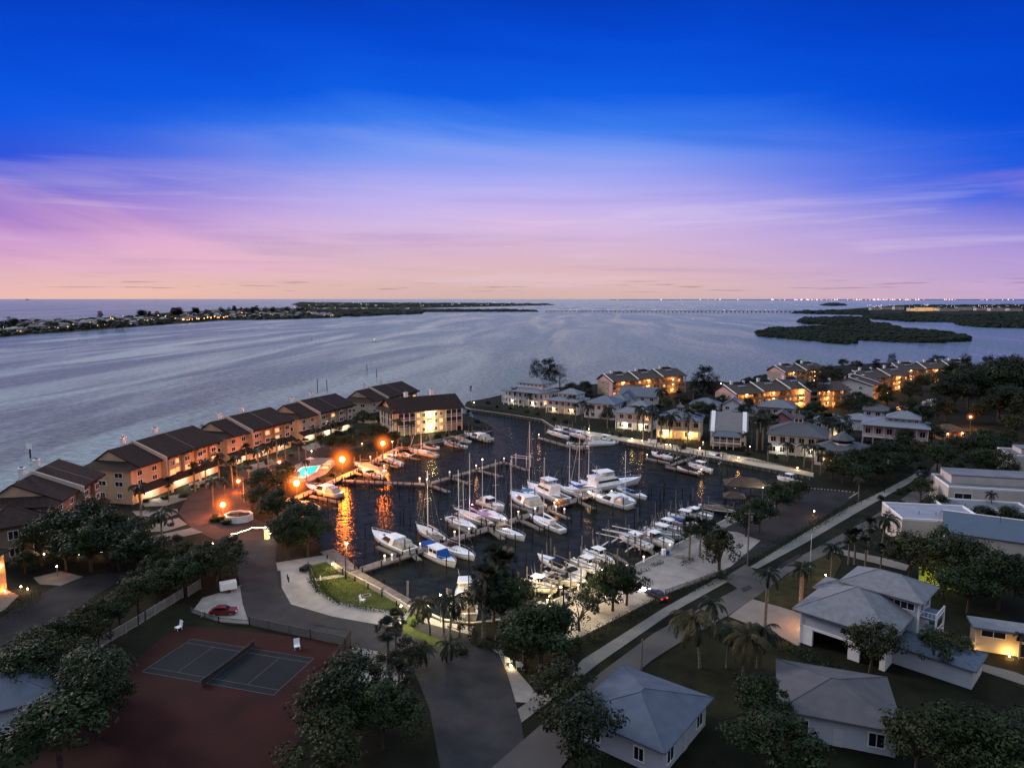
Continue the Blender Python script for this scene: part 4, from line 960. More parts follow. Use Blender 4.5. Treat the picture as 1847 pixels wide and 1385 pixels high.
        if 'dodger' in opts: taper_box(-L * .2, -L * .08, B * .27, B * .24, H + .5, H + 1.25, .5, 0, .85).build('dodger', cv, t)
        if 'mizzen' in opts:
            MB().tube((-L * .28, 0, H + .2), (-L * .285, 0, H + mh * .95), .1, .07, 8).build('mizzen_mast', ALU, t)
        if 'sprit' in opts: MB().tube((L * .46, 0, H + .35), (L * .62, 0, H + .65), .09, .06).build('bowsprit', TEAK, t)
        if 'hullstripe' in opts: pass
        r = MB()
        for s2 in (1, -1):
            pts = [(x, s2 * max(.05, b_ - .08), z_ + .6) for x, b_, z_ in dk]
            r.path(pts, .015, 3)
            for q in pts[::2]: r.tube((q[0], q[1], q[2] - .6), q, .015, .015, 3, False)
        r.build('lifeline', ALU, t)
    elif kind == 'dinghy':
        B = 1.7; m = MB()
        for s2 in (1, -1): m.path([(-L / 2, s2 * B * .42, .35), (L * .2, s2 * B * .42, .38), (L * .42, s2 * B * .2, .48), (L * .48, 0, .5)], [.2, .24, .22, .18], 8)
        m.build('tube_hull', HULLW, t, smooth=True); MB().box(-L * .45, L * .3, -B * .3, B * .3, .12, .2).build('floor', DECKM, t); outboard(t, -L / 2, 0, .2, CANK)
        MB().box(-.2, .2, -B * .35, B * .35, .35, .42).build('seat', DECKM, t)
    return t

# ------------------------------------------------------------------ docks, pilings, lifts
def pier(A, B, wd, label, z=1.25, mat=None, group=None, name='dock', step=4.5, rail=False):
    a = A if isinstance(A, Vector) else G(*A, z); b = B if isinstance(B, Vector) else G(*B, z)
    d = b - a; L = d.length; rz = math.atan2(d.y, d.x); t = thing(name, label, 'dock', (a.x, a.y, 0), rz, group)
    MB().box(0, L, -wd / 2, wd / 2, z - .1, z).build('deck', mat or WOOD, t)
    MB().box(0, L, -wd / 2 + .02, -wd / 2 + .14, z - .35, z - .1).box(0, L, wd / 2 - .14, wd / 2 - .02, z - .35, z - .1).build('beam', PILEL, t)
    n = max(1, int(L / step)); me = MB().tube((0, 0, -1.5), (0, 0, z + .9), .16, .14, 7).mesh('piling', PILE)
    for i in range(n + 1):
        for s2 in (-1, 1): link('piling', me, t, (min(L - .1, .1 + L * i / n), s2 * (wd / 2 + .12), random.uniform(-.1, .25)))
    return t
PM = {}
def piling(p, h=3.2, mat=None, r=.15, group='mooring pilings', label='dark mooring piling standing in the basin water'):
    mat = mat or PILE; k = (round(h, 1), mat.name, r)
    if k not in PM: PM[k] = MB().tube((0, 0, -1.6), (0, 0, h), r, r * .85, 8).mesh('mooring_piling', mat)
    o = link('mooring_piling', PM[k], None, (p.x, p.y, 0)); o.rotation_euler = (random.uniform(-.03, .03), random.uniform(-.03, .03), random.uniform(0, 6)); tag(o, label, 'piling', group); return o

def lift(p, rz, L, label, B=3.6, mat=None, group='boat lifts', z=1.1, cradle=True, beam=False):
    t = thing('boat_lift', label, 'boat lift', (p.x, p.y, 0), rz, group); mat = mat or PILEL
    me = MB().tube((0, 0, -1.5), (0, 0, 4.3), .17, .15, 8).mesh('piling', mat)
    for sx_ in (-1, 1):
        for sy in (-1, 1): link('piling', me, t, (sx_ * L * .3, sy * B / 2, 0))
    for sy in (-1, 1): MB().box(-L * (.38 if beam else .3), L * (.38 if beam else .3), sy * B / 2 - .3 * sy - .07, sy * B / 2 - .3 * sy + .07, 3.62 - .9 * (not beam), 3.78 - .9 * (not beam)).build('top_beam', ALU if beam else PILEL, t)
    if cradle:
        MB().box(-L * .25 - .12, -L * .25 + .12, -B / 2, B / 2, z - .3, z - .05).box(L * .25 - .12, L * .25 + .12, -B / 2, B / 2, z - .3, z - .05).each('cradle', ALU, t)
        m = MB()
        for sx_ in (-1, 1):
            for sy in (-1, 1): m.tube((sx_ * L * .25, sy * (B / 2 - .3), z - .1), (sx_ * L * .3, sy * (B / 2 - .3), 3.6 - .9 * (not beam)), .02, .02, 4)
        m.build('cable', STEEL, t)
    return t

# ------------------------------------------------------------------ plants
def leafy(mb, c, r, n, s, rd, sq=.8, up=.3):
    for i in range(n):
        d = Vector((rd.gauss(0, 1), rd.gauss(0, 1), rd.gauss(0, 1))).normalized(); q = r * rd.uniform(.55, 1.05)
        p = Vector((c[0] + d.x * q, c[1] + d.y * q, c[2] + d.z * q * sq))
        nrm = (d + Vector((rd.uniform(-.8, .8), rd.uniform(-.8, .8), rd.uniform(-.4, .8) + up))).normalized()
        a = nrm.orthogonal().normalized(); a.rotate(Matrix.Rotation(rd.uniform(0, 6.28), 3, nrm)) if False else None
        ang = rd.uniform(0, 6.28); b = nrm.cross(a); u = a * math.cos(ang) + b * math.sin(ang); v = nrm.cross(u); ss = s * rd.uniform(.6, 1.3)
        mb.add([p - u * ss, p - v * ss * .5, p + u * ss, p + v * ss * .5], [(0, 1, 2, 3)])

def make_broadleaf(seed, H=8., R=4., leaf=.3, nclump=34, nleaf=70, mat=None, bare=.0, trunkr=.28):
    rd = random.Random(seed); tr = MB(); cr = MB(); zt = H * .34
    tr.tube((0, 0, -.3), (rd.uniform(-.3, .3), rd.uniform(-.3, .3), zt), trunkr, trunkr * .7, 8)
    for k in range(nclump):
        a = rd.uniform(0, 2 * PI); e = rd.uniform(-.15, 1.); rr = R * math.sqrt(max(.05, 1 - max(0, e) ** 2)) * rd.uniform(.45, 1.0)
        c = (rr * math.cos(a), rr * math.sin(a), H * .58 + e * H * .36 + rd.uniform(-.3, .3))
        r = R * rd.uniform(.2, .36); r *= rd.choice((.6, .9, 1.15, 1.35)); leafy(cr, c, r, int(nleaf * min(1.2, r / R / .25)), leaf * rd.uniform(.75, 1.2), rd, rd.uniform(.55, .95))
        if k % 3 == 0: mid = (c[0] * .4, c[1] * .4, zt + (c[2] - zt) * .45); tr.path([(0, 0, zt * .85), mid, c], [trunkr * .55, trunkr * .3, .04], 5)
    return tr.mesh('trunk', BARK), cr.mesh('crown', mat or LEAF)

def make_pine(seed, H=16., R=4.5, leaf=.35, n=46):
    rd = random.Random(seed); tr = MB(); cr = MB()
    tr.path([(0, 0, -.3), (.2, 0, H * .4), (0, .2, H * .92)], [.4, .25, .05], 7)
    for k in range(n):
        t = rd.uniform(.22, 1); z = H * t; a = rd.uniform(0, 2 * PI); rr = R * (1 - abs(t - .5) ** 1.5 * 1.6) * rd.uniform(.35, 1.)
        c = Vector((rr * math.cos(a), rr * math.sin(a), z + rd.uniform(0, .8)))
        tr.tube((0, 0, z - rr * .6), c, .09, .03, 4, False)
        for j in range(42):
            p = c + Vector((rd.gauss(0, .75), rd.gauss(0, .75), rd.gauss(0, .7))); dx = Vector((rd.uniform(-.4, .4) + math.cos(a) * .3, rd.uniform(-.4, .4) + math.sin(a) * .3, rd.uniform(.2, 1))).normalized()
            sd = dx.orthogonal().normalized() * .11; q = leaf * rd.uniform(1.2, 2.6)
            cr.add([p - sd, p + dx * q * .5 - sd * 1.4, p + dx * q, p + dx * q * .5 + sd * 1.4], [(0, 1, 2, 3)])
    return tr.mesh('trunk', BARK), cr.mesh('crown', PINEL)

def make_palm(seed, H=8., kind='royal', mat=None, n=16):
    rd = random.Random(seed); tr = MB(); cr = MB()
    lean = rd.uniform(.0, .35) if kind != 'coconut' else rd.uniform(.5, 1.4); la = rd.uniform(0, 6.28)
    pts = [(math.cos(la) * lean * (i / 6) ** 2, math.sin(la) * lean * (i / 6) ** 2, -.2 + (H + .2) * i / 6) for i in range(7)]
    rr = {'royal': .24, 'sabal': .2, 'coconut': .17}[kind]
    tr.path(pts, [rr * 1.25] + [rr] * 5 + [rr * .8], 8); top = Vector(pts[-1])
    if kind == 'royal': tr.tube(top - Vector((0, 0, 1.2)), top + Vector((0, 0, .3)), rr * .85, rr * .5, 8)
    if kind == 'sabal':
        for i in range(n + 34):
            a = rd.uniform(0, 6.28); e = rd.uniform(-.75, 1.25); d = Vector((math.cos(a) * math.cos(e), math.sin(a) * math.cos(e), math.sin(e))); l = rd.uniform(1.0, 1.5)
            c = top + d * l; s = d.cross(Vector((0, 0, 1))).normalized(); u = s.cross(d)
            cr.tube(top, c, .03, .02, 3, False)
            for j in range(9):
                an = (j - 4) * .3; v = (d * math.cos(an) + s * math.sin(an)); v.z -= .18 * abs(j - 4) / 4 + .12; ln = rd.uniform(.75, 1.0)
                w_ = u.cross(v).normalized() * .13; cr.add([c - w_, c + w_, c + v * ln], [(0, 1, 2)])
    else:
        fl = {'royal': 2.9, 'coconut': 3.5}[kind]
        for i in range(n):
            a = 2 * PI * i / n + rd.uniform(-.2, .2); e0 = rd.uniform(.1, 1.15) if i % 4 else rd.uniform(-.5, .1); l = fl * rd.uniform(.85, 1.12)
            pp = [top.copy()]; e = e0; k = 9
            for j in range(k): 
                pp.append(pp[-1] + Vector((math.cos(a) * math.cos(e), math.sin(a) * math.cos(e), math.sin(e))) * (l / k)); e -= (.2 if kind == 'royal' else .23) * rd.uniform(.8, 1.2)
            sd = Vector((-math.sin(a), math.cos(a), 0))
            cr.path([tuple(q) for q in pp[::3]], [.05, .04, .03, .02], 3)
            for j in range(1, k + 1):
                b = pp[j]; fw = (pp[j] - pp[j - 1]).normalized(); ll = l * .24 * math.sin(PI * min(.97, (j + 1.2) / (k + 2.2)) ) + .12
                for s2 in (-1, 1):
                    for hh in (0, .5):
                        bb = b - fw * (l / k) * hh; v = sd * s2 * .8 + fw * .5 + Vector((0, 0, -.5 - rd.uniform(0, .4))); v = v.normalized() * ll * rd.uniform(.85, 1.15)
                        w_ = fw * .12; cr.add([bb - w_, bb + w_, bb + v], [(0, 1, 2)])
    return tr.mesh('trunk', PBARK), cr.mesh('crown', mat or FROND)

def make_shrub(seed, R=1.2, leaf=.16, n=500, mat=None):
    rd = random.Random(seed); m = MB()
    for k in range(7): leafy(m, (rd.uniform(-.5, .5) * R, rd.uniform(-.5, .5) * R, R * rd.uniform(.3, .75)), R * rd.uniform(.4, .6), n // 7, leaf, rd)
    return m.mesh('shrub', mat or LEAF)

KIT = {}
for i in range(3): KIT['oak%d' % i] = make_broadleaf(10 + i, 8, 4.3, .21, 30 + 8 * i, 135)
KIT['oaky'] = make_broadleaf(14, 8, 4.2, .24, 36, 80, LEAF2)
KIT['thin'] = make_broadleaf(15, 7, 3.2, .22, 24, 42, LEAF)
KIT['small'] = make_broadleaf(16, 4.5, 2.1, .2, 20, 50, LEAF2, trunkr=.13)
for i in range(2): KIT['pine%d' % i] = make_pine(20 + i)
for i in range(2): KIT['royal%d' % i] = make_palm(30 + i, 8.5, 'royal')
for i in range(2): KIT['sabal%d' % i] = make_palm(33 + i, 6.5, 'sabal')
KIT['coco0'] = make_palm(36, 6.5, 'coconut', None, 20); KIT['coco1'] = make_palm(37, 5.5, 'coconut', FRONDY, 22); KIT['date'] = make_palm(38, 4.2, 'coconut', None, 22)
KH = dict(oak0=8, oak1=8, oak2=8, oaky=8, thin=7, small=4.5, pine0=16, pine1=16, royal0=9.6, royal1=9.6, sabal0=7.8, sabal1=7.8, coco0=7.6, coco1=6.6, date=5.4)
SH = [make_shrub(40 + i) for i in range(3)]; SHY = make_shrub(45, 1.2, .16, 500, LEAF2)
def tree(kind, px, py, H, label, group=None, name=None, wx=1., p=None):
    p = p or G(px, py); s = H / KH[kind]
    nm = name or ('palm_tree' if kind[:4] in ('roya', 'saba', 'coco', 'date') else 'pine_tree' if kind[:4] == 'pine' else 'broadleaf_tree')
    ct = 'palm tree' if nm == 'palm_tree' else 'tree'
    t = thing(nm, label, ct, p, random.uniform(0, 6.28), group); q = random.uniform(.85, 1.2) if nm != 'palm_tree' else 1; t.scale = (s * wx * q, s * wx * random.uniform(.9, 1.1) * q, s * random.uniform(.94, 1.06))
    link('trunk', KIT[kind][0], t); link('crown', KIT[kind][1], t); return t
def shrub(px, py, s, label='dark rounded shrub in a planted bed', group='garden shrubs', mesh=None, p=None, sq=1.):
    p = p or G(px, py); o = link('shrub', mesh or random.choice(SH), None, p, random.uniform(0, 6.28)); o.scale = (s, s, s * sq); tag(o, label, 'shrub', group); return o
def hedge(pts, wd, h, label, step=.9, mat=None, dens=46, leaf=.15, gaps=0.):
    P = [G(*q) for q in pts]; rd = random.Random(len(label)); m = MB()
    for a, b in zip(P, P[1:]):
        n = max(1, int((b - a).length / step))
        for i in range(n):
            if rd.random() < gaps: continue
            c = a.lerp(b, (i + .5) / n); hh = h * rd.uniform(.8, 1.15); leafy(m, (c.x + rd.uniform(-.2, .2), c.y + rd.uniform(-.2, .2), ZL + hh * .5), wd * .62, dens, leaf, rd, hh / wd * .8)
    o = m.build('hedge', mat or LEAF); tag(o, label, 'hedge'); return o

HALO = bpy.data.materials.new('painted_lamp_halo'); HALO.use_nodes = True; _n = HALO.node_tree; _n.nodes.clear()  # lamp halo painted as a glowing volume fading outward
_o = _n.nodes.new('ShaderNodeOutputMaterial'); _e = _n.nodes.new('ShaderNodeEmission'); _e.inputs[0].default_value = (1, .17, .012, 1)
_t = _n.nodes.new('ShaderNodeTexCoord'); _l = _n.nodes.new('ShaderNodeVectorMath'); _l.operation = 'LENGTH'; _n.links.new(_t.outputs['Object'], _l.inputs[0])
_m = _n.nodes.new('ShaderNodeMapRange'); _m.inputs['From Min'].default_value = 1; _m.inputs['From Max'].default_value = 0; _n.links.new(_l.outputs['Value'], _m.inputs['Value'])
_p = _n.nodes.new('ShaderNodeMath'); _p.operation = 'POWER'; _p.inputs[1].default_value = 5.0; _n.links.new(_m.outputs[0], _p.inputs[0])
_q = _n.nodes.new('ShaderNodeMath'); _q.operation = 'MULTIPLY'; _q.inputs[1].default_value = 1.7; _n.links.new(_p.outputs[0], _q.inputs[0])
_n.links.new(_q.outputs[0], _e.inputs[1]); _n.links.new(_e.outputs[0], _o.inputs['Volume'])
def street_lamp(px, py, H, label, mat=LAMPO, e=2500, c=ORANGE, r=.28, group=None, pole=True, name='street_lamp', z=ZL, dense=None):
    p = G(px, py, z); t = thing(name, label, 'lamp', p, 0, group)
    if pole: MB().tube((0, 0, 0), (0, 0, H - r), .08, .06, 8).tube((0, 0, 0), (0, 0, .4), .16, .13, 8).build('pole', STEEL, t)
    MB().ball((0, 0, H), r, 1, 12, 8).build('globe', mat, t)
    light('lamp_light', t, (0, 0, H), e * .36, c, r * 1.7)
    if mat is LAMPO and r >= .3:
        hz = MB().ball((0, 0, 0), 1, 1, 20, 14).build('painted_halo', HALO, t, (0, 0, H), smooth=True); hz.scale = (r * 9,) * 3  # glowing ball added round the globe as its halo
    return t
# ================================================================== BUILDINGS
town_row((103, 985), (182, 925), 'nearest townhouse row, unlit, dark brown roof half hidden by trees', units=2, wallm=M('painted_shade_stucco', (.2, .165, .125), .9, .12, .5), dark=True)  # darker copy of the stucco, with the shade put into its colour
town_row((240, 910), (395, 850), 'second townhouse row from the near end, facade glowing orange above lit garages', wallm=M('peach_facade', (.55, .4, .26), .9, .1, .5))
town_row((412, 842), (525, 806), 'third townhouse row, orange lit facade behind the small parking court', wallm=M('apricot_facade', (.56, .36, .22), .9, .1, .5))
town_row((540, 800), (637, 772), 'fourth townhouse row, cream walls lit yellow, right behind the swimming pool')
town_row((668, 764), (752, 742), 'farthest townhouse row at the tip, three brown roof sections and two chimneys', lampE=90)
# dock-side building at the tip with screened balconies
p = G(712, 787); t = thing('waterfront_building', 'three storey waterfront building with dark screened balconies and brown gable roof', 'building', p, math.radians(31))
L, D, he = 31, 17, 9.4
MB().box(0, L, 0, D, 0, he).build('wall', CREAM, t)
gable(0, L, 0, D, he, 5.0, 1.0, 'x').build('roof', ROOFBR, t); gable_wall(0, L, 0, D, he, 4.6, 'x').build('gable_wall', M('peach_stucco'), t)
MB().add([(-1.6, -1, he + .1), (-1.6, D + 1, he + .1), (0, D + 1, he + 1.7), (0, -1, he + 1.7), (-1.6, -1, he - .2), (-1.6, D + 1, he - .2)], [(0, 3, 2, 1), (0, 1, 5, 4), (0, 4, 3), (1, 2, 5)]).build('skirt_roof', ROOFBR, t)
chimney(t, 9, D * .55, 12.6, 16.2, 1.5); chimney(t, 21, D * .55, 12.6, 16.6, 1.5)
for (xa, xb) in ((1, 8.5), (22.5, 30)):
    for z in (3.4, 6.5):
        MB().box(xa, xb, -1.7, 0, z - .2, z).build('balcony_floor', CREAM, t)
        MB().box(xa + .1, xb - .1, -1.6, -1.5, z, z + 2.7).build('balcony_screen', M('dark_screen', (.012, .012, .013), .5, .3), t)
        balustrade(t, xa + .1, xb - .1, -1.66, -1.66, z)
    for q in range(4): xx = xa + (xb - xa) * q / 3; MB().box(xx - .13, xx + .13, -1.8, -1.56, 0, he).build('balcony_post', TRIM, t)
for y0_ in (1.5, 9):
    for z in (3.4, 6.5): MB().box(-.12, .02, y0_, y0_ + 5.6, z + .2, z + 2.7).build('balcony_screen', M('dark_screen'), t)
    for q in range(3): MB().box(-.35, -.1, y0_ - .2 + q * 2.9, y0_ + .05 + q * 2.9, 0, he).build('balcony_post', TRIM, t)
for z in (1., 4.2, 7.1):
    for x in (10.5, 13, 18.5, 21): window(t, x, -.02, z, 1.2, 1.4, 0, GLASSL if (x == 21 and z < 6) or x == 10.5 else GLASS)
for z in (.2, 3.2, 6.2): window(t, 15.7, -.02, z, 1.8, 2.2, 0, GLASSL, mull=2); 
for z in (2.6, 8.5):
    lo = MB().ball((15.7, -1.2, z), .2).build('entry_lamp', LAMPC, t); light('lamp_light', lo, (15.7, -1.4, z - .1), 420, (1, .85, .45), .22)

# right peninsula apartments
condo(1172, 712, 24, 52, 16, 'gallery apartments lit orange behind the blue roofed cottages, six white chimneys', segs=3, e=700)
condo(1398, 738, 20, 50, 16, 'gallery apartments lit bright amber right behind the pink cottages', segs=3, e=800)
condo(1452, 694, 22, 36, 15, 'apartments with a pale peach end wall standing at the bay shore', segs=2, e=300)
condo(1602, 706, 20, 40, 15, 'farther orange apartments right of the white gabled apartment block', segs=2, e=500)
condo(1690, 690, 8, 56, 14, 'farthest long apartment roof before the tall dark trees on the right', segs=3, e=350, gab=BEIGE)
t = condo(1580, 720, 52, 26, 19, 'apartment block with a plain white gable end and bright yellow lit corner', segs=2, e=900, gab=M('white_stucco', (.62, .6, .58), .9, .08), wall=M('white_stucco'))
condo(1496, 735, 18, 26, 14, 'low amber lit apartment wing right of the tall trees, beside the white gabled block', segs=1, e=900)

# white key-west houses along the right seawall
LTB = M('light_blue_roof', (.15, .17, .2), .5, .1, .6, metal=.1, kind='seams')
house(940, 733, -38, 24, 18, 7.6, 'large white mansion on the point with double porches and three cupolas', roof=LTB, rh=2.6, porch=3.2, ncol=7, upper=(-6, 9, 6, 16, 4.0, 2.6), lampE=60, lampc=WHITE)
t = bpy.data.objects['house']
for cx, cy, cz in ((-2.5, 12.5, 13.4), (4.5, 12.5, 13.2), (-8.5, 9, 9.2), (9.6, 8, 9.0)):
    c = MB().box(cx - .8, cx + .8, cy - .8, cy + .8, cz - .4, cz + 1.1).build('cupola', WSIDE, t); hip(cx - .8, cx + .8, cy - .8, cy + .8, cz + 1.1, 1.1, .3).build('cupola_roof', LTB, c); MB().tube((cx, cy, cz + 2.1), (cx, cy, cz + 3.0), .07).build('finial', TRIM, c)
p = G(918, 727); t = thing('porch_wing', 'white two storey porch wing at the left end of the large mansion', 'house', p, math.radians(-38))
MB().box(-5, 5, 3, 9, 0, 6.6).build('wall', WSIDE, t); MB().box(-5.4, 5.4, -.4, 9.4, 6.6, 7.0).build('roof', LTB, t)
for z in (0, 3.3):
    MB().box(-5, 5, 0, 3, z - .2, z + .02).build('porch_floor', DECKM, t); balustrade(t, -4.9, 4.9, .1, .1, z + .02)
for i in range(6): MB().box(-5 + i * 1.94, -4.75 + i * 1.94, 0, .25, 0, 6.6).build('porch_post', TRIM, t)
for i in range(4):
    for z in (.4, 3.7): window(t, -3.8 + i * 2.5, 2.97, z, 1.3, 2, 0)
house(1012, 747, -32, 17, 15, 6.4, 'white house with stepped blue grey roof beside the mansion', roof=LTB, rh=2.4, ncol=5, upper=(-4.5, 6, 5, 13.5, 2.9, 2.5), porch=2, lampE=60)
house(1080, 755, -30, 15, 14, 7, 'white house with broad grey hip roof behind palms, third from the point', roof=ROOFBL, rh=3.2, ncol=5)
house(1150, 735, -20, 19, 12, 5.6, 'white cottage with steep blue gables tucked in front of the orange apartments', roof=ROOFBL, rh=4.4, kind='gable', ncol=4)
p = G(1128, 738); 
house(1130, 738, -20, 7, 6, 5.2, 'small white front gable with diamond window at the blue gabled cottage', roof=ROOFBL, rh=4.2, kind='gabley', ncol=1, floors=1, door=False)
house(1140, 777, -28, 15, 13, 7.4, 'white house with grey porch roof and glowing porch between palms and seawall', roof=LTB, rh=3.0, porch=2.6, ncol=4, lit=((0, 2), (1, 3)), lampE=140, lampc=(1, .85, .55), upper=(-3, 4.5, 5, 11.5, 2.6, 2.2))
house(1222, 793, -20, 17, 15, 7.8, 'yellow lit house with cupola behind a row of tall palms', roof=ROOFBL, rh=3.8, cupola=1.1, porch=2.4, ncol=5, wall=YELLOWW, lit=((0, 1), (0, 4)), lampE=420, lampc=(1, .55, .2))
t = house(1313, 806, -18, 13, 16, 5.8, 'house with steep grey metal gable roof edged by two white bands', roof=M('taupe_metal_roof', (.16, .15, .155), .5, .1, .6, kind='seams'), rh=6.2, kind='gable', ncol=4, porch=0)
# (steep roof runs across the front; white bands at both ends)
for xx in (-6.6, 5.0):
    MB().add([(xx, -.75, 5.95), (xx + 1.5, -.75, 5.95), (xx + 1.5, 8, 12.55), (xx, 8, 12.55), (xx, -.75, 5.85), (xx + 1.5, -.75, 5.85)], [(0, 1, 2, 3), (4, 5, 1, 0)]).build('roof_band', TRIM, t)
hip(-5.5, 4.5, -4.6, 0, 4.6, 1.9, .4).build('porch_roof', ROOFBL, t)
for i in range(5): MB().box(-5.5 + i * 2.45, -5.25 + i * 2.45, -4.6, -4.35, 0, 4.6).build('porch_post', TRIM, t)
MB().box(-5.5, 4.5, -4.6, 0, 2.2, 2.45).build('porch_floor', TRIM, t)
MB().box(-5.3, 4.3, -4.4, -4.3, 2.6, 4.5).build('porch_screen', M('dark_screen'), t)
balustrade(t, -5.4, 4.4, -4.5, -4.5, 2.45)
house(1320, 752, -25, 9, 9, 5.4, 'small white gabled cottage standing behind the steep grey metal roof', roof=ROOFBL, rh=3.2, kind='gabley', ncol=2)
house(1398, 762, -28, 15, 12, 6.8, 'white and pink hip roofed house in front of the amber apartments', wall=PINKW, roof=ROOFBL, rh=3.0, ncol=5)
house(1408, 784, -24, 10, 10, 5.6, 'dark pink cottage with brown gable roof between palms', wall=M('dark_pink', (.38, .2, .19), .9, .1), roof=M('grey_brown_roof', (.1, .09, .1), .9, .2), rh=3.8, kind='gabley', ncol=2)
t = house(1435, 824, -26, 19, 17, 7.4, 'white waterfront house with broad grey hip roof, cupola and glazed gallery', roof=M('mid_grey_roof', (.09, .095, .11), .8, .1, .6, kind='seams'), rh=4.6, cupola=1.5, ncol=6, porch=2.2, lampE=50, lampc=WHITE)
house(1495, 792, -30, 12, 10, 7, 'pale teal house behind a clump of palms', wall=TEALW, roof=ROOFBL, rh=2.6, ncol=3, lit=((0, 2),), lampE=120, lampc=AMBER)
house(1548, 776, -28, 10, 9, 4.4, 'small low cottage with pale blue grey roof behind the pale teal house', roof=LTB, rh=2.4, ncol=3, floors=1)
t = house(1518, 842, -24, 17, 14, 5.2, 'white pavilion house with a glazed octagon tower on its grey roof', roof=M('mid_grey_roof'), rh=2.8, ncol=5, floors=1, lit=((0, 1),), lampE=60)
MB().prism([(3.2 * math.cos(k * PI / 4 + PI / 8), 6 + 3.2 * math.sin(k * PI / 4 + PI / 8)) for k in range(8)], 6.2, 8.6).build('tower', WSIDE, t)
MB().prism([(3.25 * math.cos(k * PI / 4 + PI / 8), 6 + 3.25 * math.sin(k * PI / 4 + PI / 8)) for k in range(8)], 7.3, 8.2).build('tower_window', GLASS, t)
m = MB(); R8 = [(4.0 * math.cos(k * PI / 4 + PI / 8), 6 + 4.0 * math.sin(k * PI / 4 + PI / 8), 8.6) for k in range(8)]
m.add(R8 + [(0, 6, 11.2)], [(k, (k + 1) % 8, 8) for k in range(8)] + [tuple(range(8))[::-1]]).build('tower_roof', M('mid_grey_roof'), t)
house(1612, 806, -30, 22, 16, 7.6, 'raised pink house on white pillars with wide blue grey hip roof and cupola', wall=PINKW, roof=LTB, rh=2.6, cupola=1.0, raised=3.2, floors=1, ncol=6, porch=2.2, upper=(-3, 8, 5, 13, 2.6, 2.6))
house(1722, 792, 10, 12, 9, 3, 'low hut with glowing brown thatched roof beside the orange lamp at right', wall=M('hut_wall', (.25, .13, .07)), roof=M('thatch', (.14, .08, .05), .95, .4, 2, .4), rh=2.4, floors=1, ncol=3, lampE=60, lampc=ORANGE)

house(1268, 752, -24, 13, 11, 5.6, 'grey roofed cottage half hidden by palms left of the steep metal roof', roof=ROOFBL, rh=3.0, ncol=4)
house(1347, 762, -24, 12, 11, 4.6, 'low dark blue roofed cottage right of the small gabled one', roof=ROOFBL, rh=2.6, ncol=3, floors=1)
house(1108, 744, -26, 11, 10, 6.0, 'small white house between the third hip roof and the blue gables', roof=ROOFBL, rh=2.8, ncol=3)
house(1582, 764, -28, 11, 10, 5.6, 'pale cottage with grey roof left of the raised pink house', roof=M('mid_grey_roof'), rh=2.8, ncol=3)
# modern white buildings on the right
def flat(px, py, rot, L, D, h, label, slope=None, roofm=None, wins=(), steps=(), name='flat_roofed_house'):
    p = G(px, py); t = thing(name, label, 'house', p, math.radians(rot)); wm = M('warm_white_render', (.5, .46, .42), .85, .08, .4, .1)
    MB().box(0, L, 0, D, 0, h).build('wall', wm, t)
    rm = roofm or M('grey_membrane', (.14, .15, .18), .8, .2, .3)
    if slope: gable(0, L, 0, D, h, slope, .3, 'x', .2).build('roof', rm, t); gable_wall(.01, L - .01, .01, D - .01, h, slope - .05, 'x').build('gable_wall', wm, t); MB().box(-.3, L + .3, D / 2 - .15, D / 2 + .15, h + slope + .1, h + slope + .3).build('ridge_cap', TRIM, t)
    else:
        MB().box(.25, L - .25, .25, D - .25, h + .005, h + .06).build('roof', rm, t); MB().box(0, L, 0, .24, h, h + .45).box(0, L, D - .24, D, h, h + .45).box(0, .24, .24, D - .24, h, h + .45).box(L - .24, L, .24, D - .24, h, h + .45).build('parapet', TRIM, t)
    for (x0, x1, y0, y1, hh) in steps:
        b = MB().box(x0, x1, y0, y1, h + .06, hh).build('upper_storey', wm, t); MB().box(x0 - .1, x1 + .1, y0 - .1, y1 + .1, hh, hh + .25).build('upper_roof', rm, b)
    for (x, z, wd, hh) in wins: window(t, x, -.02, z, wd, hh, 0)
    for k in range(3): MB().tube((L * (.3 + .2 * k), D * .4, h), (L * (.3 + .2 * k), D * .4, h + (slope or 0) + .8), .12).build('roof_vent', STEEL, t)
    return t
flat(1708, 920, -14, 30, 14, 6.2, 'cream flat roofed modern house at the right edge with a raised upper storey', wins=((3.5, 3.4, 4, 1.4), (22, 3, 3, 1.2)), steps=((2.2, 30, 5, 13.5, 8.4),))
flat(1700, 945, -14, 20, 9, 4.0, 'single storey cream block at the foot of the modern house', wins=())
flat(1822, 858, -16, 24, 12, 6.4, 'white modern house cut off by the right edge behind the trees', steps=((4, 24, 4, 11, 8),))
flat(1624, 985, -10, 18, 13, 6.2, 'white flat roofed hall wing with a pale metal roof beside the road', roofm=M('pale_roof', (.22, .23, .28), .6, .1, .3))
flat(1700, 1012, -30, 34, 17, 6.4, 'long white hall with a low steel blue gable roof', slope=2.4, roofm=ROOFSTEEL, wins=((24, 2, 4, 1.4),))

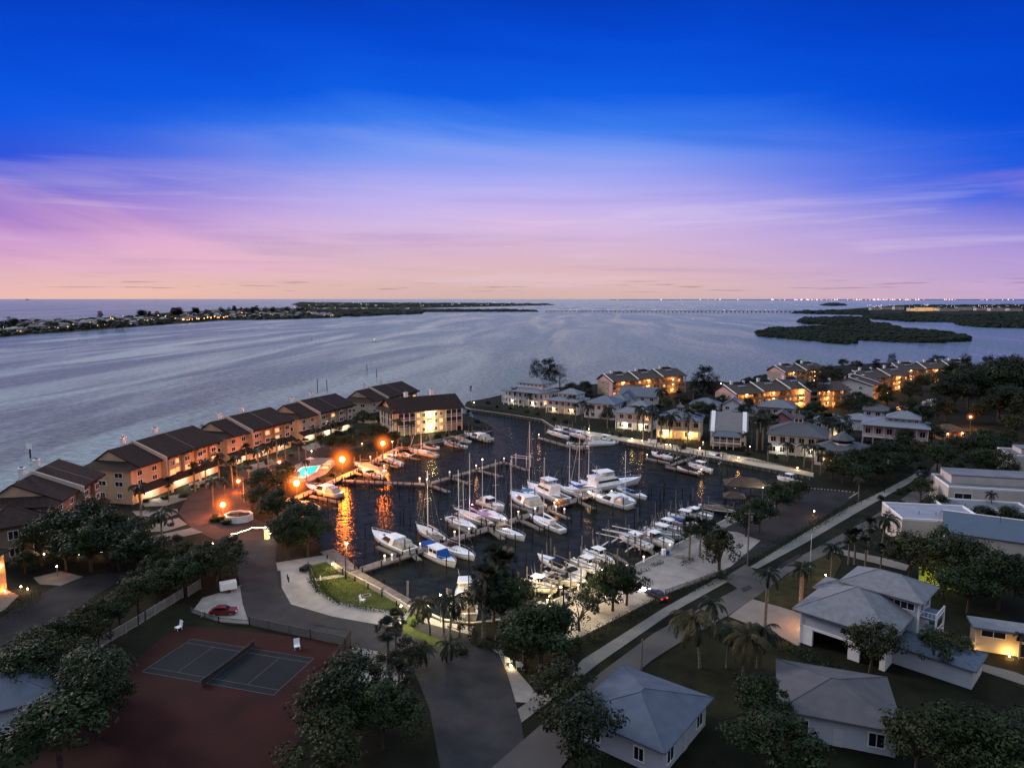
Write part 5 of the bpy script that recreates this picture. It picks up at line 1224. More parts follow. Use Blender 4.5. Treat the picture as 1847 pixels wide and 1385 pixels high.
# nearest house, bottom right
a, rz, L = frame_AB((1441, 1157), (1562, 1199)); t = thing('beach_house', 'large blue grey beach house with open carport at the bottom right', 'house', a, rz)
RF = ROOFLT; Lm, Dm = 13.0, 12.5; hm_ = 5.5
m = MB(); m.box(0, Lm, 0, Dm, 3.0, hm_); m.build('wall', BLSIDE, t)
MB().box(0, 2.1, -.05, .5, 0, 3.0).box(7.6, 9.3, -.05, .5, 0, 3.0).box(Lm - .8, Lm, -.05, .5, 0, 3.0).box(0, .35, .5, Dm, 0, 3.0).box(Lm - .35, Lm, .5, Dm, 0, 3.0).box(.35, Lm - .35, Dm * .55, Dm, 0, 3.0).each('carport_wall', TRIM, t)
MB().box(-.08, Lm + .08, -.1, 0, 2.75, 3.15).build('carport_beam', TRIM, t)
hip(0, Lm, 0, Dm, hm_, 3.9, 1.0, .3).build('roof', RF, t)
window(t, 7.2, -.02, 3.9, 1.5, .9); window(t, 10.6, -.02, 3.4, 1.1, 1.6)
u = link('upper_storey', MB().box(3.5, 14.5, 9.8, 17.2, 0, 8.3).mesh('upper_storey', BLSIDE), t)
hip(3.5, 14.5, 9.8, 17.2, 8.3, 2.4, .9, .28).build('upper_roof', RF, t)
window(t, 12.0, 9.78, 6.7, 3.9, 1.1, 0, mull=3)
for y in (12, 15): window(t, 14.52, y, 5.9, 1.5, 1.9, 90)
for z in (2.9, 5.7):
    MB().box(14.5, 17.0, 10.6, 15.4, z - .25, z).build('balcony', M('deck_blue', (.12, .15, .2), .8, .1), t)
    balustrade(t, 16.9, 16.9, 10.7, 15.3, z); balustrade(t, 14.6, 16.9, 10.68, 10.68, z)
for (x, y, z) in ((14.6, 9.9, 8.2), (16.9, 10.7, 6.7), (16.9, 15.3, 6.7)): MB().box(x - .12, x + .12, y - .12, y + .12, 0, z).build('corner_post', TRIM, t)
MB().box(13.0, 23.5, 3.5, 9.7, 0, 2.9).build('wing_wall', BLSIDE, t); hip(13.0, 23.5, 3.5, 9.7, 2.9, .8, .5, .25).build('wing_roof', M('flat_blue_roof', (.08, .105, .145), .8, .15), t)
MB().box(-2, 3.4, 12.6, 17.5, 0, 4.8).build('rear_wall', BLSIDE, t); hip(-2, 3.4, 12.6, 17.5, 4.8, 1.5, .7).build('rear_roof', RF, t)
MB().tube((.1, -.15, 0), (.1, -.15, hm_), .07).build('downpipe', TRIM, t)
lo = MB().ball((-.4, 5, 2.4), .12).build('wall_lamp', LAMPW, t); light('lamp_light', lo, (-.8, 5, 2.3), 260, (1, .42, .15), .2)
# pool house
p = G(1757, 1172); t = thing('pool_house', 'low lamplit pool house with tall dark glass doors at the right edge', 'house', p, math.radians(-21))
PHW = M('warm_render', (.6, .5, .33), .9, .1, .5)
MB().box(0, 22, 0, 3, 0, 3.9).build('wall', PHW, t); MB().box(-.6, 22.6, -.9, 3.4, 3.9, 4.25).build('roof', ROOFLT, t)
for x in (2.4, 7.2, 12.2, 17): window(t, x, -.02, 2.6, 3.2, 1.0)
for x in (7.2, 17):
    dd = MB().box(x - 1.4, x + 1.4, -.09, .02, 0, 2.3).build('door', TRIM, t)
    for s2 in (-1, 1): MB().box(x + s2 * .7 - .6, x + s2 * .7 + .6, -.12, -.09, .08, 2.2).build('pane', GLASS, dd)
for x in (-.8, 4.6, 9.8, 14.6, 19.6):
    lo = MB().ball((x, -.8, .25), .1).build('uplight', LAMPW, t); light('lamp_light', lo, (x, -.9, .5), 55, (1, .55, .16), .12)
# lit house edge at the left, and roofs around the lower rim
a, rz, L = frame_AB((-70, 1108), (13, 1064)); t = thing('corner_house', 'dark roofed house at the left edge with one orange lit wall', 'house', a, rz)
MB().box(0, L, 0, 8, 0, 7.6).build('wall', M('ochre_wall', (.4, .3, .2), .9, .1), t); hip(0, L, 0, 8, 7.6, 2.6, .9).build('roof', ROOFBR, t)
for z in (1, 4.6): window(t, L - 3, -.02, z, 1.4, 1.5, 0)
lo = MB().ball((L - 1.2, -.5, .4), .12).build('wall_lamp', LAMPW, t); light('lamp_light', lo, (L - 1.2, -.8, .7), 60, ORANGE, .2)
lo = MB().ball((L - 1.2, -.4, 5.4), .12).build('wall_lamp', LAMPW, t); light('lamp_light', lo, (L - 1.2, -.9, 5.2), 70, AMBER, .2)
house(28, 1010, 40, 13, 12, 7.5, 'dark shaded house at the left edge under the trees', wall=M('painted_shade_stucco'), roof=ROOFBR, rh=3, ncol=3, door=False)
house(1235, 1352, 52, 13, 12, 3.6, 'blue grey roof corner beside the road at the bottom edge', wall=BLSIDE, roof=M('dusk_blue_roof', (.08, .1, .14), .8, .15, .5, kind='seams'), rh=2.2, floors=1, ncol=3)
house(1510, 1345, -20, 13, 12, 3.6, 'grey hip roof at the bottom edge below the beach house', wall=BLSIDE, roof=M('dusk_grey_roof', (.09, .09, .1), .8, .15, .5, kind='seams'), rh=2.2, floors=1, ncol=3)
house(-10, 1330, 30, 14, 12, 3.6, 'blue grey roof corner at the bottom left edge', wall=BLSIDE, roof=M('dusk_blue_roof'), rh=2.2, floors=1, ncol=3)

# sheds, entrance, fences, planter
p = G(968, 1136); t = thing('shed', 'small pale shed with shallow roof by the quay corner', 'shed', p, math.radians(-12))
MB().box(-2.2, 2.2, 0, 3.2, 0, 2.6).build('wall', M('shed_wall', (.36, .35, .34), .8, .1, .5, kind='siding'), t); gable(-2.2, 2.2, 0, 3.2, 2.6, .9, .2, 'y').build('roof', LTB, t); gable_wall(-2.19, 2.19, .01, 3.19, 2.6, .85, 'y').build('gable_wall', M('shed_wall'), t)
MB().box(-.5, .5, -.05, .01, 0, 2.1).build('door', TRIM, t)
p = G(1346, 897); t = thing('boathouse', 'open boathouse with long brown roof over the slips at the right bank', 'boathouse', p, math.radians(-12))
hip(-5.5, 5.5, -1, 5, 3.3, 2.0, .5).build('roof', M('thatch_brown', (.075, .055, .042), .9, .3, 1.2, .3, kind='shingle'), t)
for x in (-5.5, -1.8, 1.8, 5.5):
    for y in (-1, 5): MB().tube((x, y, -2), (x, y, 3.3), .14).build('post', PILE, t)
p = G(1352, 888); t = thing('boathouse', 'second smaller boathouse roof half hidden by the tree', 'boathouse', G(1324, 915), math.radians(-12))
hip(-2.4, 2.4, -1.5, 2.5, 2.8, 1.6, .4).build('roof', M('thatch_brown'), t)
for x in (-2.4, 0, 2.4):
    for y in (-1.5, 2.5): MB().tube((x, y, -2), (x, y, 3.0), .13).build('post', PILE, t)

def fence(pts, label, h=1.2, mat=None, post=2.4, solid=False, cap=True, thick=.06, name='fence'):
    P = [G(*q) for q in pts]; mat = mat or TRIM; t = thing(name, label, 'wall' if solid else 'fence', P[0]); o = P[0]; m = MB(); u = Vector((0, 0, 1)); pm = MB()
    for a, b in zip(P, P[1:]):
        a = a - o; b = b - o; L = (b - a).length
        if solid: m.beam(a, b, thick, h)
        else:
            m.beam(a + u * (h - .1), b + u * (h - .1), .07, .1); m.beam(a + u * .15, b + u * .15, .06, .08)
            n = int(L / .16)
            for i in range(n): p = a.lerp(b, (i + .5) / n); m.box(p.x - .025, p.x + .025, p.y - .025, p.y + .025, .2, h - .08)
        n = max(1, int(L / post))
        for i in range(n + 1): p = a.lerp(b, i / n); pm.box(p.x - .08 - thick / 2 * solid, p.x + .08 + thick / 2 * solid, p.y - .08 - thick / 2 * solid, p.y + .08 + thick / 2 * solid, 0, h + .12)
    m.build('panel', mat, t); pm.build('post', mat, t); return t
WF = M('dim_white_fence', (.3, .31, .3), .8, .15)
fence([(110, 1212), (178, 1170), (250, 1128)], 'white fence along the dark trees, section nearest the bottom left', 1.8, WF)
fence([(250, 1128), (262, 1120), (330, 1078)], 'white fence middle section above the tennis court', 1.8, WF)
fence([(340, 1076), (362, 1062)], 'short white fence panel nearest the white trailer', 2.0, WF)
GF = M('chain_link', (.08, .085, .08), .6, .2)
fence([(345, 1106), (395, 1123), (450, 1128)], 'dark wire fence behind the red car', 1.0, GF, 3.5)
fence([(450, 1128), (560, 1152), (628, 1166)], 'dark wire fence along the tennis court side of the drive', 1.6, GF, 4.)
t = fence([(632, 1164), (590, 1230)], 'tall mesh wind screen at the right end of the tennis court', 2.6, M('mesh_screen', (.075, .06, .05), .9, .2), 2.6, True, name='court_screen')
fence([(1200, 1072), (1300, 1036), (1308, 1036)], 'low rail fence along the parking edge by the street entrance', 1.0, M('rail_grey', (.2, .2, .19), .8, .2), 2.)
fence([(602, 1020), (628, 1038), (690, 1070), (752, 1108)], 'low cream retaining wall between the triangular lawn and the boardwalk', .75, M('cream_block', (.5, .44, .33), .9, .12, .5), 4.2, True, thick=.35, name='retaining_wall')
fence([(556, 1022), (566, 1048), (574, 1066)], 'dark slatted fence at the left tip of the triangular lawn', 1.1, GF, 2.)
# rope and rock edging of the lot
p = G(1450, 881); t = thing('rock_border', 'row of pale stones edging the upper end of the lot', 'stone border', p); pts = [G(1446, 880), G(1500, 884), G(1547, 889), G(1530, 900)]
for a, b in zip(pts, pts[1:]):
    n = int((b - a).length / .9)
    for i in range(n): q = a.lerp(b, i / n) - p; MB().ball((q.x, q.y, .1), random.uniform(.2, .34), .6, 6, 4).build('stone', CONC, t)
# seawalls
def seawall(pts, label, ribs=True, mat=None, capw=.6):
    P = [G(*q) for q in pts]; o = P[0]; t = thing('seawall', label, 'seawall', (o.x, o.y, 0)); m = MB(); c = MB(); r = MB()
    for a, b in zip(P, P[1:]):
        a = a - o; b = b - o; a.z = b.z = 0; d = (b - a).normalized(); n = Vector((d.y, -d.x, 0)) * .0
        c.beam(a + Vector((0, 0, ZL - .05)), b + Vector((0, 0, ZL - .05)), capw, .22); m.beam(a + Vector((0, 0, -1)), b + Vector((0, 0, -1)), .3, ZL + .95)
        if ribs:
            k = max(1, int((b - a).length / 2.2))
            for i in range(k): q = a.lerp(b, (i + .5) / k); r.box(q.x - .16, q.x + .16, q.y - .42, q.y + .42, -1, ZL - .1, math.atan2(d.y, d.x) , (q.x, q.y))
    c.build('cap', mat or CONC, t); m.build('wall', M('wet_concrete', (.09, .085, .075), .9, .3), t)
    if ribs: r.build('buttresses', M('rib_concrete', (.15, .14, .125), .9, .3), t)
seawall([(835, 733), (850, 738), (930, 749), (978, 757), (1000, 771)], 'ribbed concrete seawall round the point with the mansion')
seawall([(1000, 771), (1050, 783), (1130, 797), (1215, 813), (1350, 838), (1468, 860)], 'long ribbed seawall below the white houses')
seawall([(963, 1098), (1100, 1043), (1215, 985), (1318, 933)], 'straight seawall along the right quay with the boat lifts', False)
seawall([(765, 1103), (800, 1118), (850, 1124), (905, 1118), (963, 1098)], 'curved seawall at the near corner of the basin', False)
seawall([(887, 777), (868, 782), (830, 790), (800, 796), (770, 801), (745, 803)], 'seawall below the lawn of the waterfront building', False)
seawall([(722, 806), (640, 850), (520, 904)], 'seawall under the orange lit boardwalk', False)

# ================================================================== DOCKS
def W2(px, py): return G(px, py, 1.25)
pier((590, 992), (634, 1028), 3.2, 'weathered boardwalk rising past the dark tree at the left bank', group=None, name='boardwalk')
pier((632, 1030), (758, 1103), 3.4, 'weathered boardwalk between the basin and the triangular lawn', name='boardwalk')
pier((520, 904), (640, 850), 2.6, 'near half of the orange lamplit boardwalk on the left bank', mat=M('painted_lit_boards', (.34, .26, .18), .9, .3, .7, .2, kind='planks', pscale=1.), name='boardwalk')  # lighter, warmer copy of the boards, with lamplight painted into the colour
pier((640, 850), (722, 806), 2.6, 'far half of the orange lamplit boardwalk on the left bank', mat=M('painted_lit_boards'), name='boardwalk')
main_a, main_b = (646, 1028), (1076, 889)
pier(main_a, main_b, 2.6, 'long main dock running diagonally through the marina')
fing = [((745, 999), (757, 1010), 'short finger by the trawler'), ((885, 955), (908, 972), 'finger beside the white sloop moored bow out'), ((937, 936), (978, 955), 'finger left of the sloop with the bare boom'),
        ((990, 919), (1027, 935), 'finger carrying two small lamp posts'), ((1045, 904), (1072, 917), 'empty finger near the outer end'), ((722, 1003), (680, 985), 'finger below the white cabin cruiser'),
        ((855, 962), (811, 945), 'finger behind the blue sloop'), ((966, 924), (919, 908), 'finger below the white catamaran'), ((1020, 907), (1000, 890), 'finger behind the flybridge yacht'), ((890, 950), (872, 942), 'finger below the lilac ketch'), ((800, 978), (775, 962), 'finger below the small grey sloop')]
for a, b, l in fing: pier(a, b, 1.2, 'narrow %s on the main dock' % l, name='finger_dock', step=5)
pier((618, 866), (770, 873), 2.2, 'straight lit dock leaving the left boardwalk')
pier((770, 873), (910, 832), 2.2, 'long slanting dock beyond the straight lit dock, empty of boats')
for a, b, l in (((772, 873), (811, 887), 'nearest empty finger of the slanting dock'), ((811, 860), (850, 873), 'second empty finger of the slanting dock'), ((859, 847), (906, 859), 'third empty finger of the slanting dock'), ((909, 833), (953, 848), 'end finger of the slanting dock with white lift frames')): pier(a, b, 1.4, l, name='finger_dock', step=3.2)
pier((972, 789), (1048, 811), 2.0, 'outer dock with boat lifts below the mansion side seawall')
pier((1048, 811), (1064, 787), 1.6, 'short link dock joining the outer lift dock to the seawall')
pier((1165, 826), (1213, 836), 2.0, 'upper dock with boat lifts below the yellow lit house')
pier((1201, 841), (1267, 855), 2.0, 'lower dock with boat lifts below the yellow lit house')
pier((1203, 840), (1240, 828), 2.0, 'slanted walkway joining the two docks to the seawall')
pier((1240, 828), (1262, 820), 1.6, 'last stretch of the slanted walkway at the long seawall')
for a, b, l in (((560, 893), (612, 905), 'finger under the orange lit cruiser'), ((640, 852), (690, 862), 'finger with lifts above the straight lit dock'), ((672, 832), (722, 842), 'finger with two white lights on the left bank'), ((700, 818), (756, 828), 'finger under the moored sailboat on the left bank')): pier(a, b, 1.3, 'narrow ' + l, name='finger_dock', step=3.4)
pier((758, 800), (842, 782), 1.8, 'curved bank dock below the waterfront building')
pier((800, 792), (832, 806), 1.3, 'finger with dark boats below the waterfront building', name='finger_dock')
pier((838, 784), (884, 797), 1.3, 'last finger at the channel below the lawn', name='finger_dock')
for a, b, l in (((1110, 1037), (1080, 1018), 'between the small center console and the long boat'), ((1140, 1022), (1108, 1000), 'beside the empty white lift beams'), ((1185, 1000), (1150, 977), 'under the second group of lifted boats'), ((1240, 974), (1210, 955), 'by the picnic bench'), ((1030, 1072), (1003, 1056), 'nearest the quay corner')): pier(a, b, 1.0, 'short quay finger ' + l, name='finger_dock', step=4)

# mooring pilings
A0, B0 = G(*main_a, 0), G(*main_b, 0); dm = (B0 - A0).normalized(); nm = Vector((dm.y, -dm.x, 0)); LM = (B0 - A0).length
for i in range(2, int(LM / 6.2) + 3):
    for s2, o_ in ((1, 15.5), (-1, 17)): piling(A0 + dm * (i * 6.2 + random.uniform(-.6, .6)) + nm * s2 * (o_ + random.uniform(-1, 1)), random.uniform(3.2, 4.3))
for i in range(3, int(LM / 6.2), 1):
    for s2 in (1, -1):
        if random.random() < .7: piling(A0 + dm * (i * 6.2 + 3) + nm * s2 * random.uniform(6, 9), random.uniform(3., 3.8))
A1, B1 = G(618, 866, 0), G(770, 873, 0)
for i in range(1, 9): piling(A1.lerp(B1, i / 9) + Vector((0, -17 + random.uniform(-1, 1), 0)), 3.4)
for i in range(0, 9): piling(A1.lerp(B1, i / 9) + Vector((0, -9 + random.uniform(-1, 1), 0)), 3.2)
for px, py in ((592, 935), (604, 945), (640, 935), (700, 940), (658, 1008), (731, 1000), (757, 1040), (722, 945), (740, 950), (953, 905), (1154, 930), (1184, 925), (1300, 870), (1312, 868), (1190, 905), (1197, 902), (1230, 900), (745, 905), (756, 915), (1080, 868), (1175, 895)):
    piling(G(px, py, 0), random.uniform(3, 4))
for px, py in ((735, 1086), (808, 1100)): piling(G(px, py, 0), 4.2, PILEL, .25, 'thick pale pilings', 'thick pale piling close to the near bank')

# boats on the main dock
boat('cruiser', (678, 966), (738, 994), 'white cabin cruiser with hardtop moored bow out, left end of the main dock', hm=HULLW)
boat('trawler', (817, 1018), (769, 994), 'white picnic boat with bright blue canvas at both ends of its cabin')
boat('sail', (755, 952), (797, 975), 'small grey sloop with a tall thin mast, leftmost sailboat', mast=15, hm=HULLC, opts=('bare',))
boat('sail', (851, 1006), (799, 984), 'sloop with brown boom cover and blue stern canvas beside the picnic boat', mast=18.5, canvas=CANBR, opts=('dodger',))
t = boat('sail', (855, 955), (811, 935), 'sloop under dark canopy with a navy stripe, just behind the lilac ketch', mast=11, canvas=CANK, opts=('bimini', 'bare'))
boat('sail', (824, 922), (882, 946), 'two masted ketch glowing lilac from its deck lights', mast=16.5, canvas=M('lilac_canvas', (.45, .25, .4)), opts=('mizzen', 'sprit', 'bimini'), z=0, hm=HULLC)
t_k = bpy.context.scene.collection.objects[-1]
boat('sail', (911, 942), (872, 922), 'white sloop with long bare boom right of the lilac ketch', mast=15, opts=('bare',), hm=HULLW)
boat('sail', (942, 971), (896, 955), 'white sloop moored bow out with four dark portholes', mast=18, opts=('bare',))
boat('sail', (959, 933), (1013, 957), 'white sloop pointing at the dock with cluttered dark cockpit', mast=16.5, canvas=TRIM, opts=('dodger',))
boat('cruiser', (919, 890), (978, 920), 'wide white catamaran with round blue cover on its roof', B=6.0, L=15)
q = G(945, 895); d_ = thing('sun_cover', 'round blue cover lying on the roof of the white catamaran', 'cover', (q.x + 1, q.y - 1, 3.3)); MB().prism([(1.9 * math.cos(k * .524), 1.5 * math.sin(k * .524)) for k in range(12)], 0, .14).build('cover', M('sky_blue_canvas', (.03, .16, .35), .7, .2), d_)
boat('yacht', (955, 880), (1020, 906), 'white flybridge yacht with hardtop, middle of the main dock', L=18)
boat('sail', (945, 884), (968, 900), 'slender sloop carrying the tallest mast of the marina', mast=21, opts=('bare',))
boat('sail', (1012, 880), (1048, 893), 'small sloop with royal blue sail cover right of the flybridge yacht', mast=12.5, canvas=CANB, opts=('bimini',))
boat('sail', (1032, 872), (1062, 888), 'slim sloop with slanting forestay behind the dinghies', mast=15, opts=('furl', 'bare'))
boat('sail', (1050, 870), (1078, 887), 'slim tall masted sloop hard by the largest yacht', mast=18.5, opts=('bare',))
boat('yacht', (1135, 872), (1050, 884), 'largest motor yacht, white, with enclosed flybridge at the outer end', L=23, B=6)
boat('cc', (1000, 893), (966, 880), 'small white fishing boat between the catamaran and the flybridge yacht', L=9)
boat('cruiser', (905, 918), (868, 905), 'white express boat lying astern of the lilac ketch', L=10)
boat('bow', (1094, 880), (1064, 870), 'small white runabout alongside the largest motor yacht', L=8)
boat('dinghy', (1030, 889), (1062, 896), 'grey inflatable dinghy lying ahead of the largest yacht', L=5)
boat('cruiser', (1077, 898), (1124, 911), 'low white motorboat with rounded bow, first right of the dock head', L=14)
boat('sail', (1143, 908), (1106, 890), 'white sloop with tall mast moored beside the low rounded motorboat', mast=13.5, opts=('bare',))
boat('bow', (1162, 898), (1120, 882), 'open white boat with blue and dark canvas, rightmost at the dock head', canvas=CANB)
boat('sail', (1086, 902), (1062, 893), 'short cream sloop squeezed in at the dock head', mast=9, opts=('bare',), hm=HULLC)
t = boat('yacht', (838, 1066), (842, 1114), 'sportfishing yacht moored at the near corner, its slatted awning facing the bank', L=13)
q = G(842, 1112); ff = thing('flag', 'small flag on the stern of the near corner yacht', 'flag', (q.x, q.y, 3)); MB().tube((0, 0, -2.5), (0, 0, 2.6), .03).build('staff', ALU, ff); MB().box(0, .9, -.01, .01, 1.9, 2.5).build('cloth', M('red_cloth', (.3, .02, .03)), ff)
m = MB()
for i in range(14): m.box(-2.6 + i * .37, -2.35 + i * .37, -2.0, 1.2, 3.1, 3.16)
q = G(838, 1112, 0); tt = thing('slatted_awning', 'slatted cream sunshade over the cockpit of the near corner yacht', 'awning', (q.x, q.y + 1.2, -.2), 0); m.build('slats', M('cream_canvas', (.5, .45, .33)), tt); MB().box(-2.65, 2.6, 1.2, 1.3, 3.0, 3.2).box(-2.65, 2.6, -2.1, -2.0, 3.0, 3.2).build('frame', ALU, tt); MB().tube((-2.5, -2, .9), (-2.5, -2, 3), .04).tube((2.4, -2, .9), (2.4, -2, 3), .04).build('pole', ALU, tt)

# boats on lifts along the right quay (bow towards the quay)
qb = [('cc', (997, 1063), (948, 1052), 'cream center console lit yellow, nearest boat on the right quay', HULLC, None), ('bow', (1034, 1052), (990, 1038), 'cream speedboat with white arch beside the yellow lit center console', HULLC, CANBR),
      ('bow', (980, 1008), (1042, 1034), 'long narrow white boat with navy canvas, bow towards the basin', HULLW, CANK), ('cc', (1083, 1030), (1040, 1014), 'white center console with broad hardtop, fourth from the quay corner', HULLW, None),
      ('cc', (1101, 1014), (1062, 998), 'white center console with clear enclosure, fifth from the quay corner', HULLW, None), ('cc', (1123, 968), (1167, 985), 'dark fronted center console on a tall lift, stern to the quay', HULLW, CANK),
      ('cruiser', (1207, 984), (1163, 968), 'white express boat with hardtop right of the dark fronted boat', HULLW, None), ('cc', (1221, 969), (1172, 956), 'pale green hulled center console seventh along the quay', M('mint_gelcoat', (.5, .62, .6), .25, .05), None),
      ('cc', (1228, 958), (1185, 946), 'white center console with twin white outboards near the round palms', HULLW, None), ('bow', (1252, 948), (1212, 936), 'white skiff with raised bow rails under the palms', HULLW, None),
      ('cc', (1262, 940), (1214, 930), 'white walkaround boat just behind the palms', HULLW, None), ('cruiser', (1278, 936), (1236, 926), 'white pilothouse boat beside the brown covered boat', HULLW, None), ('covered', (1320, 926), (1270, 915), 'dark hulled boat under a brown cover at the end of the quay', M('navy_gelcoat', (.03, .035, .05), .25, .05), M('taupe_canvas', (.16, .12, .1), .9, .2))]
LIFTL = ['boat lift holding the ' + q for q in ('yellow lit boat nearest the quay corner', 'cream speedboat with the white arch', 'long narrow boat pointing at the basin', 'fourth boat from the quay corner', 'fifth boat, with the clear enclosure', 'dark fronted center console', 'express boat with hardtop', 'pale green hulled boat', 'boat with twin white outboards', 'skiff with raised bow rails', 'walkaround boat behind the palms', 'pilothouse boat', 'brown covered boat at the quay end')]
for k, bw, st, lab, hmm, cv in qb:
    boat(k, bw, st, lab, z=1.0, hm=hmm, canvas=cv, L=min(15, (G(*bw, 1.6) - G(*st, 1.6)).length * 1.22), B=3.5)
    mid = (G(*bw, 1.6) + G(*st, 1.6)) / 2; d = G(*bw, 1.6) - G(*st, 1.6); lift(mid, math.atan2(d.y, d.x), 12, LIFTL.pop(0), group=None)
boat('dinghy', (1052, 1046), (1030, 1038), 'small grey inflatable tucked between the lifted boats', z=.8, L=4.5)
lift((G(1095, 987, 0) + G(1130, 998, 0)) / 2, -.6, 12, 'empty lift with four white beams on the right quay', mat=PILEL, group=None, beam=True)
lift(G(1128, 985, 0), -.6, 11, 'second empty lift behind the one with white beams', mat=PILEL, group=None, beam=True)
for i in range(17):
    a, b = G(948, 1036, 0), G(1260, 903, 0); piling(a.lerp(b, (i + .3) / 17) + Vector((random.uniform(-1.5, 1.5), random.uniform(-2, 3), 0)), random.uniform(3.6, 4.8), PILEL if i % 3 else PILE, .14, 'lift pilings', 'thin piling among the boat lifts of the right quay')

# boats on the left bank
boat('cruiser', (556, 880), (612, 893), 'orange lit express cruiser beside the boardwalk lamp', L=14)
boat('bow', (518, 903), (552, 912), 'small open boat half under the trees left of the orange lit cruiser', canvas=CANBR)
boat('bow', (552, 908), (572, 917), 'dark little boat behind the small open boat', canvas=CANK, hm=M('grey_gelcoat', (.25, .25, .27), .3, .05))
boat('covered', (643, 838), (690, 850), 'covered boat on a lift beside the brightest boardwalk lamp', canvas=CANT, z=.8)
boat('bow', (655, 850), (688, 860), 'low skiff between the lift beams above the straight dock', canvas=CANT)
boat('cc', (690, 825), (722, 836), 'center console with round white top on the left bank', z=.6)
boat('bow', (712, 815), (736, 823), 'open pink lit boat near the moored sailboat', canvas=CANT)
boat('sail', (742, 812), (786, 822), 'sailboat lit pink with a rust coloured mast on the left bank', mast=14, opts=('furl', 'bare'), hm=HULLC)
boat('bow', (762, 803), (788, 808), 'dark open boat just beyond the pink lit sailboat', canvas=CANK)
boat('cc', (800, 798), (838, 806), 'dark topped fishing boat below the waterfront building', canvas=CANK, top=CANBR)
boat('cruiser', (842, 785), (882, 794), 'white cruiser at the channel below the lawn')
boat('covered', (815, 790), (845, 797), 'grey covered boat between the two fingers below the lawn', canvas=CANT)
for px, py in ((660, 846), (700, 836), (820, 800), (862, 790), (735, 822)): lift(G(px, py, 0), -.35, 11, 'piling boat lift on the left bank', group='left bank boat lifts')
# boats on the right peninsula docks
boat('covered', (1050, 803), (1100, 800), 'large white sport boat with pale cover at the link dock', canvas=M('white_canvas', (.6, .6, .6)), L=15)
boat('bow', (1060, 808), (1027, 800), 'red brown trimmed boat at the end of the outer lift dock', canvas=CANBR, L=11)
boat('cc', (1072, 790), (1112, 797), 'white fishing boat between the sport boat and the seawall')
boat('cruiser', (1048, 790), (1078, 797), 'small white cabin boat behind the red brown trimmed boat')
boat('cc', (990, 779), (1022, 788), 'white center console on the left lift of the outer dock', z=.9)
boat('bow', (1008, 774), (1040, 782), 'pale skiff on the lift nearest the seawall', z=.9)
boat('cc', (1030, 783), (1060, 790), 'grey center console between lifts of the outer dock', z=.9)
boat('bow', (1178, 818), (1208, 826), 'open boat with white bimini on the upper dock', z=.8, canvas=TRIM)
boat('bow', (1215, 806), (1245, 812), 'lamplit runabout close under the long seawall', canvas=CANT)
boat('cc', (1245, 838), (1280, 848), 'white console boat on the lower dock lift', z=.8)
boat('cruiser', (1282, 822), (1316, 832), 'old wooden cruiser with lit cabin at the long seawall', top=CANT)
boat('covered', (1225, 845), (1258, 852), 'low black covered boat on the lower dock', canvas=CANK, z=.5)
boat('bow', (1356, 874), (1390, 878), 'slim white rowing launch at the head of the basin', canvas=CANT)
boat('cc', (1405, 862), (1440, 870), 'white topped boat at the head of the basin beside the stone border')
for px, py in ((998, 784), (1018, 778), (1040, 788), (1195, 822), (1232, 832), (1258, 846), (1285, 838), (1210, 828)): lift(G(px, py, 0), -.55, 10, 'piling boat lift on the right peninsula docks', group='right peninsula boat lifts', mat=PILEL)
t = lift(G(940, 843, 0), -.4, 9, 'bare white lift frames at the end of the slanting dock', group=None, mat=ALU, cradle=False, beam=True)
# inner canal at right
sheet('canal_water', [(1600, 752), (1620, 733), (1690, 722), (1712, 730), (1700, 748), (1650, 758)], ZL + .04, BASW)
boat('cruiser', (1706, 741), (1662, 736), 'big white yacht in the hidden canal under the dark trees', z=1.2, L=17)
boat('cc', (1650, 746), (1625, 742), 'smaller white boat in the hidden canal', z=1.2)
boat('cruiser', (1700, 729), (1676, 727), 'white cabin boat behind the big yacht in the hidden canal', z=1.2, L=12)
boat('cc', (1618, 751), (1600, 748), 'half hidden white boat nearest the pink house', z=1.2)

# ================================================================== LAMPS
street_lamp(618, 856, 5.0, 'brightest orange lamp beside the boardwalk, its glow streaked on the water', e=24000, r=.8)
street_lamp(536, 900, 4.6, 'bright orange lamp at the near end of the lit boardwalk', e=13000, r=.7)
street_lamp(691, 822, 4.6, 'orange lamp at the far end of the lit boardwalk', e=14000, r=.65)
street_lamp(403, 932, 3.2, 'orange lamp in the bushes beside the white planter box', e=8000, r=.55)
street_lamp(431, 888, 3.4, 'orange lamp in the middle of the turning circle', e=5000, r=.35)
street_lamp(505, 852, 3.4, 'orange lamp left of the swimming pool', e=5000, r=.35)
street_lamp(708, 812, 3.2, 'small orange lamp right of the far boardwalk lamp', e=160, r=.14)
street_lamp(1749, 772, 5, 'orange lamp alone among the dark trees at the right', e=5000, r=.32)
street_lamp(1600, 722, 4, 'small orange lamp at the right end of the apartments', e=300, r=.2)
LAMPT = M('tiny_lamp_glow', (1, .8, .5), .4, 0, emis=(1, .7, .35), es=60)
